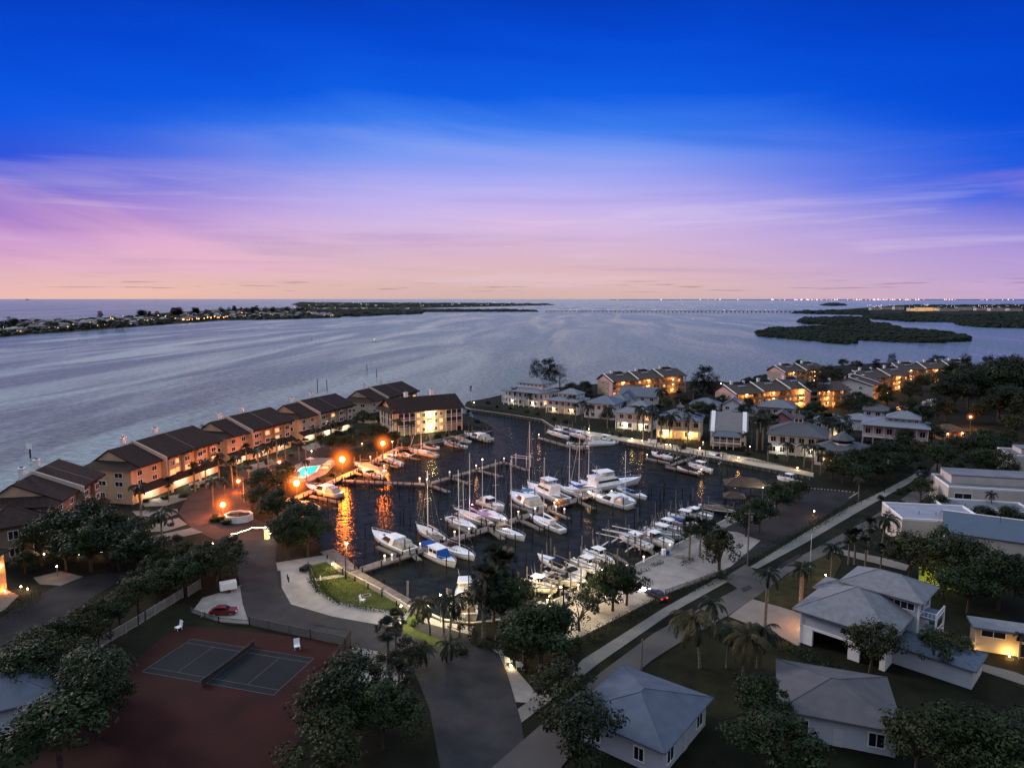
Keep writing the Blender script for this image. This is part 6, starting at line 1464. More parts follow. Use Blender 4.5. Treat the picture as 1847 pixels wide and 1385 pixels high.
small = [(724, 1122, 3.0, 'white lamp on a post at the near tip of the lot', 900, WHITE), (1468, 932, 1.5, 'path lamp at the edge of the dark lot', 260, AMBER), (1375, 905, 4.0, 'white lamp in the tree at the head of the quay', 1200, WHITE), (1062, 785, 1.0, 'green garden light by the outer dock', 60, (.4, 1, .6)),
         (1061, 788, .6, 'warm low lamp on the seawall behind the outer dock', 70, WHITE), (1140, 795, .8, 'bright garden lamp on the seawall left of the palms', 320, (1, .75, .35)), (1158, 799, .9, 'low post lamp on the seawall under the palms', 70, AMBER), (1062, 780, 1.5, 'tree uplight above the link dock', 120, (1, .8, .4)),
         (1332, 830, 1.0, 'brightest garden lamp on the long seawall, glowing gold', 420, (1, .6, .2)), (1352, 815, 2.0, 'lamp on a post above the golden garden lamp', 120, AMBER), (1438, 848, .8, 'low lamp near the right end of the long seawall', 160, AMBER), (1202, 806, 1.0, 'twin post lamp below the yellow lit house, left', 60, WARM), (1209, 807, 1.0, 'twin post lamp below the yellow lit house, right', 60, WARM),
         (1262, 812, .8, 'hedge lamp right of the yellow lit house', 60, WARM), (795, 1122, 5.0, 'lamp over the near bank between the lit palms', 3200, (1, .8, .42)), (1011, 1112, 5.5, 'lamp on the quay corner lighting the shed yellow', 4200, (1, .72, .3)), (965, 1082, 4.4, 'lamp on the piling by the nearest lifted boat', 2400, (1, .78, .4)), (1085, 1068, 4.5, 'hidden lamp behind the dark quay tree', 2600, (1, .68, .3)),
         (488, 1052 - 78, 1.6, 'glowing gate pillar wrapped in lights', 260, (1, .75, .35)), (627, 1046, 7.6, 'lamp on the tall post at the head of the main dock', 4200, (1, .68, .3)), (735, 1075, .9, 'bollard light at the boardwalk steps', 60, WARM), (600, 1025, 1., 'low lamp at the corner of the triangular lawn', 160, WARM),
         (922, 1206, .5, 'yellow ground light between the white chairs', 90, (1, .7, .3)), (104, 1040, 2.2, 'orange lantern among the dark trees at left', 60, AMBER), (232, 965, .6, 'white garden light beside the nearest row', 90, WHITE), (265, 978, .8, 'green lit uplight at a small tree near the first garages', 120, (.9, 1, .45)), (258, 955, .7, 'uplight at the bamboo clump near the first garages', 140, (.9, 1, .45)),
         (184, 1000, .6, 'white uplight under the dark trees at left', 70, WARM), (142, 1004, .5, 'bluish white ground light under the dark trees', 40, (.8, .9, 1)), (80, 1003, .5, 'warm ground light under the leftmost trees', 40, WARM), (50, 1066, .5, 'orange ground light in the left hedge', 70, AMBER), (38, 1062, .5, 'pale ground light in the left hedge', 50, WARM),
         (1489, 1045, 1.0, 'small wall light behind the tall palm at the beach house', 50, WARM), (562, 818, 1, 'uplight under the white trunks by the pool', 60, WHITE), (653, 805, 1, 'garden uplight behind the boardwalk trees', 110, (.9, 1, .5)), (703, 792, .8, 'white lamp at the corner of the waterfront building', 180, WHITE), (721, 790, .8, 'second white lamp at the corner of the waterfront building', 220, WHITE),
         (855, 728, .8, 'garden lamp at the left side of the mansion', 60, WARM), (985, 735, 2, 'orange porch lamp between the mansion and its neighbour', 260, AMBER), (1078, 722, .8, 'green uplight in front of the orange apartments', 140, (.8, 1, .3)), (1693, 812, 1, 'ground lamps left of the thatched hut', 120, AMBER), (1796, 790, 1.4, 'paired post lamps right of the thatched hut', 60, WARM),
         (870, 857 - 22, 1.3, 'white dock lamp at the bend of the slanting dock', 18, WHITE), (1300, 700, 3, 'lamp at the water behind the apartments', 20, WHITE)]
for i, (px, py, h, lab, e, c) in enumerate(small):
    street_lamp(px, py, h, lab, LAMPT, e, c, .13, None, h > .9, 'lamp_post' if h > .9 else 'garden_light')
# dock pedestals with lamp tops (white power posts)
ped = thing('dock_pedestal', 'white power pedestal with a lit top on the docks', 'pedestal', (0, 0, -500), 0, 'dock power pedestals')
MB().prism([(-.17, -.17), (.17, -.17), (.17, .17), (-.17, .17)], 0, 1.1).build('post', TRIM, ped); MB().ball((0, 0, 1.3), .2, .8).build('lamp', M('pedestal_glow', (.9, .8, .6), .5, 0, emis=(1, .75, .45), es=4), ped)
pd = [(694, 1012, 0), (707, 1010, 0), (758, 990, 0), (779, 985, 0), (820, 968, 0), (846, 962, 0), (910, 944, 1), (935, 931, 0), (965, 925, 0), (1003, 922, 1), (1018, 926, 0), (1000, 914, 0), (757, 870, 1), (770, 872, 1), (811, 858, 0), (859, 846, 1), (909, 833, 0), (972, 789, 1), (1065, 897, 0), (1103, 893, 0), (987, 1094, 0), (1043, 1066, 0), (1111, 1037, 0), (1131, 1030, 0), (1161, 1014, 0), (1208, 992, 0), (1268, 803, 0), (1265, 853, 1), (1167, 826, 0), (693, 846, 1), (693, 855, 1), (668, 830, 0), (1324, 942, 0), (1059, 1062, 0)]
for i, (px, py, lit) in enumerate(pd):
    o = ped if i == 0 else copy_tree(ped, (0, 0, 0)); p = G(px, py); o.location = p
    if lit: light('lamp_light', o, (0, 0, 1.75), 55, (1, .55, .2), .15)
# deck glow: lit orange dock box, lilac ketch lights
p = G(1012, 908); t = thing('dock_box', 'orange glowing dock box beside the flybridge yacht', 'dock box', p, .9); MB().box(-1.4, 1.4, -.5, .5, 0, .8).build('box', M('orange_box', (.6, .2, .05), .6, .1), t); MB().box(-1.45, 1.45, -.55, .55, .8, .9).build('lid', M('orange_box'), t)
street_lamp(1004, 912, 1.6, 'amber lamp over the orange dock box', LAMPT, 240, (1, .4, .08), .13, None, True, 'lamp_post')
street_lamp(1062, 897, 1.6, 'amber lamp near the dock head', LAMPT, 200, (1, .5, .15), .13, None, True, 'lamp_post')
street_lamp(852, 930, 3.0, 'lilac deck light on the ketch', M('lilac_glow', (1, .6, 1), .4, 0, emis=(1, .5, .9), es=20), 110, (1, .45, .85), .12, None, False, 'deck_light')
# string of lights at the gate
pts = [(418, 975, 1.6), (435, 968, 1.3), (455, 962, 1.5), (480, 964, 1.9), (495, 961, 1.3), (508, 957, 1.6), (522, 954, 1.9)]
t = thing('string_lights', 'garland of white bulbs hung along the entry gate', 'string lights', (0, 0, 0)); m = MB(); wv = MB(); Pp = [G(a, b) + Vector((0, 0, h)) for a, b, h in pts]
for a, b in zip(Pp, Pp[1:]):
    n = int((b - a).length / .35); wv.tube(a, b, .015, .015, 3)
    for i in range(n): q = a.lerp(b, i / n); m.ball((q.x, q.y, q.z - .15 * math.sin(PI * i / n)), .085, 1, 5, 4)
m.build('bulbs', M('bulb_glow', (1, .9, .6), .4, 0, emis=(1, .7, .35), es=18), t); wv.build('wire', RUB, t)
t = thing('gate_pillar', 'cream pillar of the entry gate wound with lights', 'pillar', G(482, 972)); MB().box(-.5, .5, -.5, .5, 0, 2.4).build('shaft', M('glowing_pillar', (.6, .5, .35), .8, .1, emis=(1, .65, .25), es=1.2), t); MB().box(-.65, .65, -.65, .65, 2.4, 2.65).build('cap', TRIM, t)  # shaft itself glows in place of the lights wound round it
t = thing('gate_pillar', 'dark end pillar left of the string lights', 'pillar', G(418, 980)); MB().box(-.4, .4, -.4, .4, 0, 1.5).build('shaft', CREAM, t); MB().box(-.5, .5, -.5, .5, 1.5, 1.7).build('cap', TRIM, t)
for k, (px, py) in enumerate(((378, 985), (384, 983))): street_lamp(px, py, .4, ['first', 'second'][k] + ' of two tiny white lights in the grass before the gate', LAMPT, 12, WARM, .12, None, False, 'garden_light')

# ================================================================== STREET FURNITURE AND VEHICLES
def car(px, py, rz, label, paint, lights=False):
    t = thing('parked_car', label, 'car', G(px, py), rz)
    def prof(pts, w0, name, mat, inset=0):
        n = len(pts); vs = [(x, -w0 + (inset if z > .95 else 0), z) for x, z in pts] + [(x, w0 - (inset if z > .95 else 0), z) for x, z in pts]
        return MB().add(vs, [tuple(range(n)), tuple(range(n, 2 * n))[::-1]] + [(i, n + i, n + (i + 1) % n, (i + 1) % n) for i in range(n)]).build(name, mat, t)
    prof([(-2.25, .35), (2.25, .35), (2.3, .7), (2.1, .88), (1.0, .98), (-1.8, 1.0), (-2.3, .9), (-2.32, .6)], .9, 'body', paint)
    prof([(1.0, .97), (.35, 1.42), (-1.2, 1.45), (-1.85, 1.0)], .82, 'greenhouse', GLASS, .12); prof([(.38, 1.41), (.2, 1.5), (-1.1, 1.52), (-1.25, 1.43)], .72, 'roof_panel', paint)
    for x in (-1.4, 1.4):
        for y in (-.86, .86):
            wh = MB().tube((0, -.1, 0), (0, .1, 0), .34, .34, 14).build('wheel', RUB, t, (x, y, .34)); MB().tube((0, -.115, 0), (0, .115, 0), .2, .2, 10).build('rim', STEEL, wh)
    for y in (-.62, .62):
        MB().box(2.22, 2.33, y - .2, y + .2, .62, .78).build('headlight', LAMPC if lights else TRIM, t); MB().box(-2.36, -2.28, y - .2, y + .2, .68, .84).build('tail_light', M('tail_glow', (.8, .02, .02), .4, 0, emis=(1, .03, .03), es=4) if lights else M('tail_red', (.3, .01, .01), .4), t)
    for y in (-.98, .98): MB().box(.5, .7, y - .1, y + .1, .95, 1.1).build('wing_mirror', paint, t)
    return t
car(404, 1107, .12, 'red saloon car parked on the pale gravel by the tennis court', M('red_car_paint', (.16, .012, .008), .3, .1))
t = car(1183, 1078, 1.75, 'dark car in the quay lot with headlights and one red tail light on', M('black_car_paint', (.012, .013, .015), .3, .1), True)
t.rotation_euler.z = 2.1
sp = light('headlight_beam', t, (2.6, 0, 1.6), 2600, (1, .97, .8), .12, math.radians(70), (math.radians(62), 0, math.radians(-90)))
car(690, 757, .3, 'red car parked at the foot of the farthest townhouse row', M('red_car_paint'))
car(628, 792, .5, 'dark blue car outside the fourth townhouse row', M('blue_car_paint', (.02, .03, .12), .3, .1))
car(604, 801, .5, 'silver car beside the dark blue car', M('silver_car_paint', (.3, .3, .33), .3, .1))
t = thing('trailer', 'white utility trailer parked at the end of the white fence', 'trailer', G(412, 1066), .5); MB().box(-1.5, 1.5, -.9, .9, .6, 1.9).build('body', TRIM, t); MB().box(1.5, 2.5, -.05, .05, .6, .7).build('drawbar', STEEL, t)
for y in (-.95, .95): MB().tube((0, y - .08, .33), (0, y + .08, .33), .33, .33, 12).build('wheel', RUB, t)
# white planter box
t = thing('planter', 'large octagonal white planter box beside the turning circle', 'planter', G(431, 938)); P8 = [(3.4 * math.cos(k * PI / 4 + .2), 2.9 * math.sin(k * PI / 4 + .2)) for k in range(8)]
m = MB()
for k in range(8): a, b = P8[k], P8[(k + 1) % 8]; m.beam((a[0], a[1], 0), (b[0], b[1], 0), .2, 1.7)
m.build('side_panel', TRIM, t); MB().prism([(x * .96, y * .96) for x, y in P8], .9, 1.2).build('soil', SOIL, t)
shrub(431, 937, 1.2, 'dark plant growing in the white planter box', None)
# benches, chairs
def chair(px, py, rz, label, s=1., group=None):
    t = thing('garden_chair', label, 'chair', G(px, py), rz, group); t.scale = (s, s, s)
    MB().box(-.35, .35, -.35, .35, .4, .46).build('seat', TRIM, t); MB().add([(-.35, .3, .46), (.35, .3, .46), (.35, .45, 1.15), (-.35, .45, 1.15), (-.35, .36, .46), (.35, .36, .46), (.35, .51, 1.15), (-.35, .51, 1.15)], [(0, 1, 2, 3), (7, 6, 5, 4), (3, 2, 6, 7), (0, 3, 7, 4), (1, 5, 6, 2)]).build('backrest', TRIM, t)
    for x in (-.3, .3):
        for y in (-.3, .3): MB().box(x - .03, x + .03, y - .03, y + .03, 0, .4).build('leg', TRIM, t)
    return t
chair(536, 1170, .4, 'white chair standing alone on the red court surround', 1.3); chair(322, 1136, -.6, 'white chair at the far left corner of the tennis court', 1.3)
chair(918, 1198, 2.6, 'white slatted armchair left of the yellow ground light', 1.3); chair(937, 1206, 2.9, 'white slatted armchair right of the yellow ground light', 1.3)
chair(654, 1086, 1.4, 'small white chair on the triangular lawn', 1.2)
for k, (px, py) in enumerate(((1170, 800), (1176, 801), (1181, 801))): chair(px, py, -.5, ['left', 'middle', 'right'][k] + ' of the three white lounge chairs on the long seawall', 1.5)
t = thing('picnic_table', 'grey picnic table beside the round palms on the quay', 'picnic table', G(1228, 1005), .2)
MB().box(-.9, .9, -.4, .4, .72, .78).build('table_top', CONC, t)
for y in (-.75, .75): MB().box(-.9, .9, y - .14, y + .14, .42, .47).build('bench', CONC, t)
for x in (-.6, .6): MB().box(x - .05, x + .05, -.8, .8, .36, .42).box(x - .05, x + .05, -.06, .06, 0, .72).build('leg', CONC, t)
t = thing('utility_hatch', 'square concrete hatch frame set in the triangular lawn', 'hatch', G(661, 1074), .5); MB().box(-.8, .8, -.6, -.45, 0, .15).box(-.8, .8, .45, .6, 0, .15).box(-.8, -.65, -.45, .45, 0, .15).box(.65, .8, -.45, .45, 0, .15).build('frame', CONC, t); MB().box(-.65, .65, -.45, .45, 0, .08).build('lid', SOIL, t)
t = thing('recycling_cabinet', 'white cabinet and blue bin on the quay walk', 'cabinet', G(1198, 1001), .3); MB().box(-.5, .2, -.4, .4, 0, 1.4).build('body', TRIM, t); MB().tube((.8, 0, 0), (.8, 0, .9), .4, .45, 10).build('bin', CANB, t)
t = thing('barrow_cart', 'dark covered cart at the corner of the triangular lawn', 'cart', G(551, 1030), 1.2); MB().box(-1.2, 1.2, -.6, .6, .35, 1.1).build('body', CANK, t); MB().tube((.6, -.7, .3), (.6, .7, .3), .3, .3, 10).build('wheel', RUB, t)
for px, py in ((519, 1045), (521, 1050)): t = thing('bollard', 'dark bollard standing on the pale gravel lot', 'bollard', G(px, py), 0, 'gravel lot bollards'); MB().tube((0, 0, 0), (0, 0, 1.1), .12, .12, 8).build('post', PILE, t)
for px, py, g in ((578, 1047, 0), (637, 1180, 0), (364, 1112, 0)): t = thing('bollard', ['white marker post on the lawn path', 'white marker post at the tennis court corner', 'white marker post left of the red car'][[578, 637, 364].index(px)], 'bollard', G(px, py)); MB().tube((0, 0, 0), (0, 0, 1.1), .1, .1, 8).build('post', TRIM, t)
# trash gate / pen near bottom
fence([(662, 1192), (706, 1196)], 'white topped wooden pen near the bottom palms', 1.3, M('pen_boards', (.25, .2, .15), .9, .3), 2)
fence([(650, 1204), (690, 1210)], 'second wooden pen panel right at the bottom edge', 1.3, M('pen_boards'), 2)
# flag on the point
t = thing('flagpole', 'flagpole with a striped flag on the point', 'flagpole', G(851, 726)); MB().tube((0, 0, 0), (0, 0, 9.6), .09, .05, 8).build('pole', ALU, t)
fl = MB()
m1, m2 = MB(), MB()
for k in range(13):
    (m1 if k % 2 == 0 else m2).add([(0, 0, 9.4 - k * .24), (-1.1, -.5, 9.1 - k * .24), (-1.1, -.5, 9.1 - (k + 1) * .24), (0, 0, 9.4 - (k + 1) * .24)], [(0, 1, 2, 3)])
m1.build('red_stripes', M('flag_red', (.4, .03, .04)), t); m2.build('white_stripes', M('flag_white', (.6, .6, .6)), t); MB().add([(0, -.03, 9.42), (-.6, -.31, 9.26), (-.6, -.31, 7.6), (0, -.03, 7.76)], [(0, 1, 2, 3)]).build('canton', M('flag_blue', (.02, .03, .15)), t)
# utility poles
def upole(px, py, H, label, arm=True, mat=None, r=.16):
    t = thing('utility_pole', label, 'utility pole', G(px, py)); MB().tube((0, 0, 0), (0, 0, H), r, r * .7, 8).build('pole', mat or PILEL, t)
    if arm: MB().box(-1.1, 1.1, -.07, .07, H - .9, H - .75).build('crossarm', mat or PILEL, t); MB().tube((.5, 0, H - 2.4), (.5, 0, H - 1.4), .25, .25, 8).build('transformer', STEEL, t)
    return t
upole(1348, 1018, 12, 'tall pale utility pole at the street entrance'); upole(1595, 888, 11, 'dark utility pole beside the sidewalk bend', mat=PILE); upole(1702, 830, 13, 'pale concrete pole at the end of the street')
upole(1157, 1208, 5, 'short lamp pole beside the road near the bottom edge', False); upole(1016, 1146, 9, 'utility pole in front of the quay hedge', mat=PILE); upole(1460, 1040, 9, 'thin bare metal pole by the street palms', False, ALU, .06)
upole(624, 1044, 8, 'dark tall post at the head of the main dock', False, PILE, .12); upole(846, 1138, 11, 'dark pole beside the near corner yacht', False, PILE, .12); upole(1120, 1031, 6, 'thin lamp pole on the quay walk', False, PILE, .07); upole(1223, 985, 5, 'slim dark post among the quay lifts', False, PILE, .07); upole(440, 905, 7, 'white lamp pole rising from the trees by the turning circle', False, ALU, .1)
for px, py in ((1562, 1020 - 76), (1615, 1046 - 100)): pass
# swimming pool
PP = [G(q[0], q[1]) for q in ((526, 861), (546, 843), (578, 840), (570, 851), (548, 863))]
t = thing('swimming_pool', 'lit turquoise swimming pool behind the boardwalk lamps', 'swimming pool', (0, 0, 0)); m = MB(); vs = [(p.x, p.y, ZL + .12) for p in PP]; m.add(vs, [tuple(range(len(vs)))[::-1]]); m.build('water', WATERP, t)
m = MB()
for a, b in zip(PP, PP[1:] + PP[:1]): m.beam((a.x, a.y, ZL + .05), (b.x, b.y, ZL + .05), .5, .16)
m.build('coping', TRIM, t)
light('pool_light', t, (PP[1].x + 2, PP[1].y - 3, ZL + 1.4), 110, (.3, 1, .85), .4)
for k, (px, py) in enumerate(((590, 848), (596, 843), (585, 855), (512, 858), (560, 838))):
    t = thing('sun_umbrella', 'pale round sunshade on the pool deck', 'parasol', G(px, py), 0, 'pool deck sunshades'); MB().tube((0, 0, 0), (0, 0, 2.5), .04).build('pole', ALU, t)
    MB().add([(1.5 * math.cos(j * PI / 4), 1.5 * math.sin(j * PI / 4), 2.1) for j in range(8)] + [(0, 0, 2.7)], [(j, (j + 1) % 8, 8) for j in range(8)]).build('canopy', M('peach_canvas', (.5, .38, .3)), t)
# green lit tarp right of beach house
t = thing('lit_tarpaulin', 'yellow green lit tarpaulin under the tree behind the beach house', 'tarpaulin', G(1692, 1052), -.3); MB().add([(-4, -2.5, .1), (4, -3, .1), (4, 2, 2.2), (-3, 2.4, 2.6), (0, 0, 1.7)], [(0, 1, 4), (1, 2, 4), (2, 3, 4), (3, 0, 4)]).build('cloth', M('lime_cloth', (.5, .55, .05), .7, .15), t); light('tarpaulin_light', t, (0, -1.5, 3.6), 60, (.95, 1, .3), .2)
# ================================================================== TREES
T = tree
rd = random.Random(11)
for px, py, H, k in far_trees: T('pine%d' % k if H > 14 else 'oak%d' % k, px, py, H, 'dark tree standing above the houses of the far left shore', 'far shore trees', wx=1.5)
# dark oaks lower left
g = 'dark oaks massed at the lower left'
for px, py, H in ((60, 985, 9), (95, 1000, 10), (135, 1012, 11), (170, 990, 11), (190, 1015, 11), (215, 1000, 9), (75, 1020, 9), (120, 1030, 8), (165, 1030, 9), (215, 1028, 9), (250, 1032, 9), (240, 1012, 7), (30, 1000, 6), (45, 1035, 4.5)):
    T('oak%d' % rd.randrange(3), px, py, H, 'dark broad oak in the crowded wood at the lower left', g)
g = 'oaks between the left street and the fence'
for px, py, H in ((285, 1040, 6), (330, 1030, 6), (370, 1035, 7), (400, 1042, 7), (415, 1015, 6), (300, 1070, 6.5), (350, 1062, 7), (390, 1060, 8), (250, 1105, 6.5), (285, 1090, 6.5), (320, 1078, 7), (215, 1125, 6), (180, 1150, 6.5), (145, 1168, 6.5), (110, 1190, 6.5), (75, 1215, 7), (40, 1240, 7), (120, 1235, 7), (165, 1180, 6), (200, 1145, 5.5), (60, 1260, 8), (20, 1270, 7), (270, 1062, 6)):
    T('oaky' if rd.random() < .5 else 'oak%d' % rd.randrange(3), px, py, H, 'olive oak in the belt along the white fence', g)
# trees around the gate and left bank
for px, py, H, l in ((520, 1010, 10, 'big dark tree hanging over the left bank right of the gate'), (555, 1003, 9, 'dark tree at the water edge right of the gate'), (545, 975, 9, 'dark round tree behind the gate'), (500, 945, 9, 'dark tree right of the white planter'), (575, 985, 6, 'small tree at the left end of the boardwalk'), (510, 985, 7, 'tree just right of the string lights'),
                     (480, 905, 9, 'large tree between the turning circle and the boardwalk'), (515, 885, 8, 'tree left of the near boardwalk lamp'), (470, 925, 7, 'tree behind the white planter box'), (455, 915, 5, 'bushy tree beside the orange planter lamp')):
    T('oak%d' % rd.randrange(3), px, py, H, l)
for px, py, H, l in ((625, 825, 8, 'tree glowing orange behind the brightest boardwalk lamp'), (600, 818, 7, 'tree between the pool and the brightest lamp'), (655, 810, 8, 'dark tree left of the far boardwalk lamp'), (675, 800, 8, 'dark tree behind the far boardwalk lamp'), (580, 812, 6, 'round tree above the swimming pool'), (640, 800, 7, 'tree in front of the fourth townhouse garages'), (690, 795, 6, 'tree by the corner of the waterfront building'), (655, 770, 7, 'tree between the last two townhouse rows'), (690, 772, 7, 'dark tree above the red car'), (712, 800, 5, 'low tree below the waterfront building'), (610, 800, 5, 'small tree by the silver car')):
    T('oak%d' % rd.randrange(3), px, py, H, l)
# palms of the left peninsula
for k, px, py, H, l in (('coco0', 163, 885, 8, 'palm between the nearest two rows, seen against the bay'), ('royal0', 256, 945, 11, 'tall palm in front of the second row left end'), ('coco0', 22, 955, 6.5, 'lone palm at the left edge on the shore'), ('coco0', 55, 905, 7, 'palm behind the nearest row at the water'), ('royal1', 396, 872, 9.5, 'palm at the right end of the orange facade'), ('royal0', 428, 872, 9, 'palm left of the second orange facade'), ('sabal0', 450, 878, 8, 'cabbage palm at the turning circle'), ('sabal1', 420, 880, 8.5, 'cabbage palm near the middle lamp'), ('coco0', 374, 792, 6, 'small palm behind the third row roof'),
                        ('royal1', 467, 862, 10, 'slim palm before the third row'), ('royal0', 598, 810, 11, 'tall palm in front of the fourth row'), ('sabal0', 540, 830, 7, 'cabbage palm left of the pool garden'), ('sabal1', 552, 828, 7, 'second cabbage palm left of the pool garden'), ('royal0', 553, 868, 7, 'palm standing before the turquoise pool'), ('royal1', 407, 912, 8, 'palm beside the low planter lamp'), ('royal1', 385, 915, 8, 'thin palm in the turning circle'), ('royal0', 718, 800, 10.5, 'palm before the waterfront building end wall'), ('royal1', 742, 795, 8, 'palm before the screened balconies'),
                        ('sabal1', 845, 770, 7, 'palm on the tip beside the channel'), ('coco0', 293, 985, 9, 'thin palm on the lawn before the first garages'), ('sabal0', 258, 975, 5, 'uplit palm beside the nearest garages')):
    T(k, px, py, H, l)
for k, px, py, H in (('sabal0', 352, 886, 8), ('royal1', 372, 880, 9), ('sabal1', 446, 850, 8.5), ('royal0', 500, 838, 9.5), ('sabal0', 515, 830, 7.5), ('royal1', 570, 812, 9), ('sabal1', 612, 800, 8), ('royal0', 636, 792, 9), ('sabal0', 305, 905, 6.5), ('royal1', 484, 845, 8)):
    T(k, px, py, H, 'palm in the narrow planting before the townhouse garages', 'palms before the garages')
for px, py, H in ((255, 965, 3.5), (262, 960, 3), (268, 970, 3)): T('small', px, py, H, 'uplit bamboo clump by the first garages', 'uplit bamboo clumps')
# right peninsula
T('pine0', 968, 700, 17, 'tall pine left of the pair behind the mansion', wx=1.1); T('pine1', 990, 702, 18, 'taller pine right of the pair behind the mansion', wx=1.2); T('pine0', 1010, 700, 14, 'smaller pine right of the tall pair')
T('pine1', 1268, 725, 19, 'big pine at the right end of the first orange apartments', wx=1.3); T('pine0', 1250, 728, 13, 'thin bare looking pine before the first orange apartments'); T('pine0', 1285, 722, 14, 'pine just right of the big apartment pine')
T('pine0', 1470, 735, 20, 'broad pine before the amber apartments', wx=1.3); T('pine1', 1488, 725, 18, 'pine between the peach end wall and the white gable', wx=1.2); T('pine1', 1510, 700, 12, 'dark pine behind the white gabled block')
T('pine0', 1608, 668, 12, 'shore pine against the water, leftmost of three'); T('pine1', 1690, 672, 13, 'broad shore pine against the water, middle of three', wx=1.5); T('pine0', 1740, 672, 15, 'tall lone shore pine against the water, right of three'); T('pine1', 1580, 668, 8, 'low shore pine left of the three', wx=1.4)
T('coco0', 1393, 685, 9, 'left of two thin palms at the bay shore'); T('coco0', 1401, 685, 9, 'right of two thin palms at the bay shore')
g = 'trees behind the white houses'
for px, py, H in ((1040, 728, 9), (1060, 735, 9), (1030, 715, 8), (1055, 710, 7), (1085, 735, 7), (1105, 742, 7), (1120, 750, 7), (1200, 745, 8), (1230, 742, 8), (1260, 755, 8), (1280, 765, 9), (1300, 740, 8), (1345, 760, 8), (1265, 780, 8), (1260, 735, 7), (1350, 745, 7), (1380, 768, 7), (1450, 775, 8), (1455, 760, 7), (1470, 755, 8), (1530, 750, 9), (1560, 745, 9), (1575, 760, 9), (1545, 735, 8), (1600, 735, 8), (1590, 720, 8), (1640, 715, 9), (1610, 770, 8), (1095, 765, 6), (1175, 770, 7), (1290, 715, 7), (1310, 712, 6), (1340, 712, 6), (1372, 714, 6), (1440, 668, 8), (1520, 665, 8), (1545, 668, 8), (1385, 705, 6)):
    T('oak%d' % rd.randrange(3) if rd.random() < .7 else 'oaky', px, py, H, 'dark garden tree between the white houses', g)
g = 'palms between the white houses'
for px, py, H in ((1050, 758, 8), (1038, 762, 8), (1062, 765, 8), (1095, 772, 8), (1070, 748, 7), (1030, 745, 8), (1160, 795, 11), (1150, 778, 10), (1175, 800, 11), (1178, 775, 10), (1190, 780, 10), (1192, 802, 10), (1206, 800, 10), (1240, 802, 11), (1250, 790, 9), (1188, 738, 9), (1225, 745, 9), (1250, 742, 10), (1355, 800, 9), (1365, 812, 11), (1375, 812, 11), (1385, 790, 9), (1372, 780, 9), (1395, 800, 9), (1340, 790, 8), (1455, 790, 10), (1442, 785, 9), (1460, 800, 9), (1492, 808, 11), (1500, 806, 10), (1510, 812, 10), (1480, 790, 9), (1525, 790, 8), (1015, 735, 8), (1000, 742, 7), (955, 740, 7), (1645, 780, 8), (1530, 812, 7), (1465, 850, 8), (1480, 856, 7), (1450, 842, 7), (1420, 832, 6), (1385, 832, 5), (1345, 812, 6)):
    T(rd.choice(['royal0', 'royal1', 'sabal0', 'coco0']), px, py, H * 1.2, 'palm standing in the gardens of the white houses', g)
T('royal1', 928, 730, 9, 'palm in front of the mansion porch wing')
# dense right side woods
g = 'dark woods on the right'
for px, py, H in ((1640, 760, 10), (1665, 775, 10), (1690, 765, 11), (1720, 745, 14), (1745, 740, 15), (1770, 735, 16), (1800, 738, 17), (1830, 740, 18), (1860, 742, 17), (1735, 720, 13), (1765, 715, 14), (1795, 712, 15), (1830, 712, 16), (1850, 718, 16), (1640, 725, 9), (1660, 712, 10), (1690, 708, 11), (1715, 705, 12), (1705, 760, 9), (1800, 760, 12), (1830, 765, 13), (1850, 775, 12), (1765, 762, 9), (1630, 820, 9), (1660, 835, 8), (1600, 845, 9), (1570, 855, 9), (1640, 850, 8), (1540, 862, 9), (1500, 865, 8), (1520, 872, 8), (1580, 872, 8), (1612, 862, 8), (1550, 882, 7), (1720, 830, 8), (1745, 842, 9), (1770, 835, 9), (1800, 832, 8), (1690, 850, 8), (1715, 865, 8), (1730, 885, 8), (1760, 860, 8), (1790, 860, 9), (1820, 890, 8), (1700, 900, 6), (1660, 905, 6), (1690, 930, 5), (1775, 810, 7), (1815, 815, 8), (1680, 805, 8), (1655, 800, 8)):
    T('oak%d' % rd.randrange(3) if rd.random() < .75 or H > 13 else 'oaky', px, py, H * (1.3 if H >= 12 else 1.05), 'dark tree in the woods along the right side', g)
T('oaky', 1830, 790, 10, 'pale olive tree right of the orange lamp', wx=1.2)
for px, py, H in ((1720, 705, 18), (1800, 705, 19), (1835, 715, 20), (1765, 718, 18), (1740, 700, 17), (1780, 695, 17), (1815, 698, 18), (1760, 730, 17)): T('pine%d' % (H % 2), px, py, H, 'tall pine rising from the woods on the right', 'pines rising from the right woods')
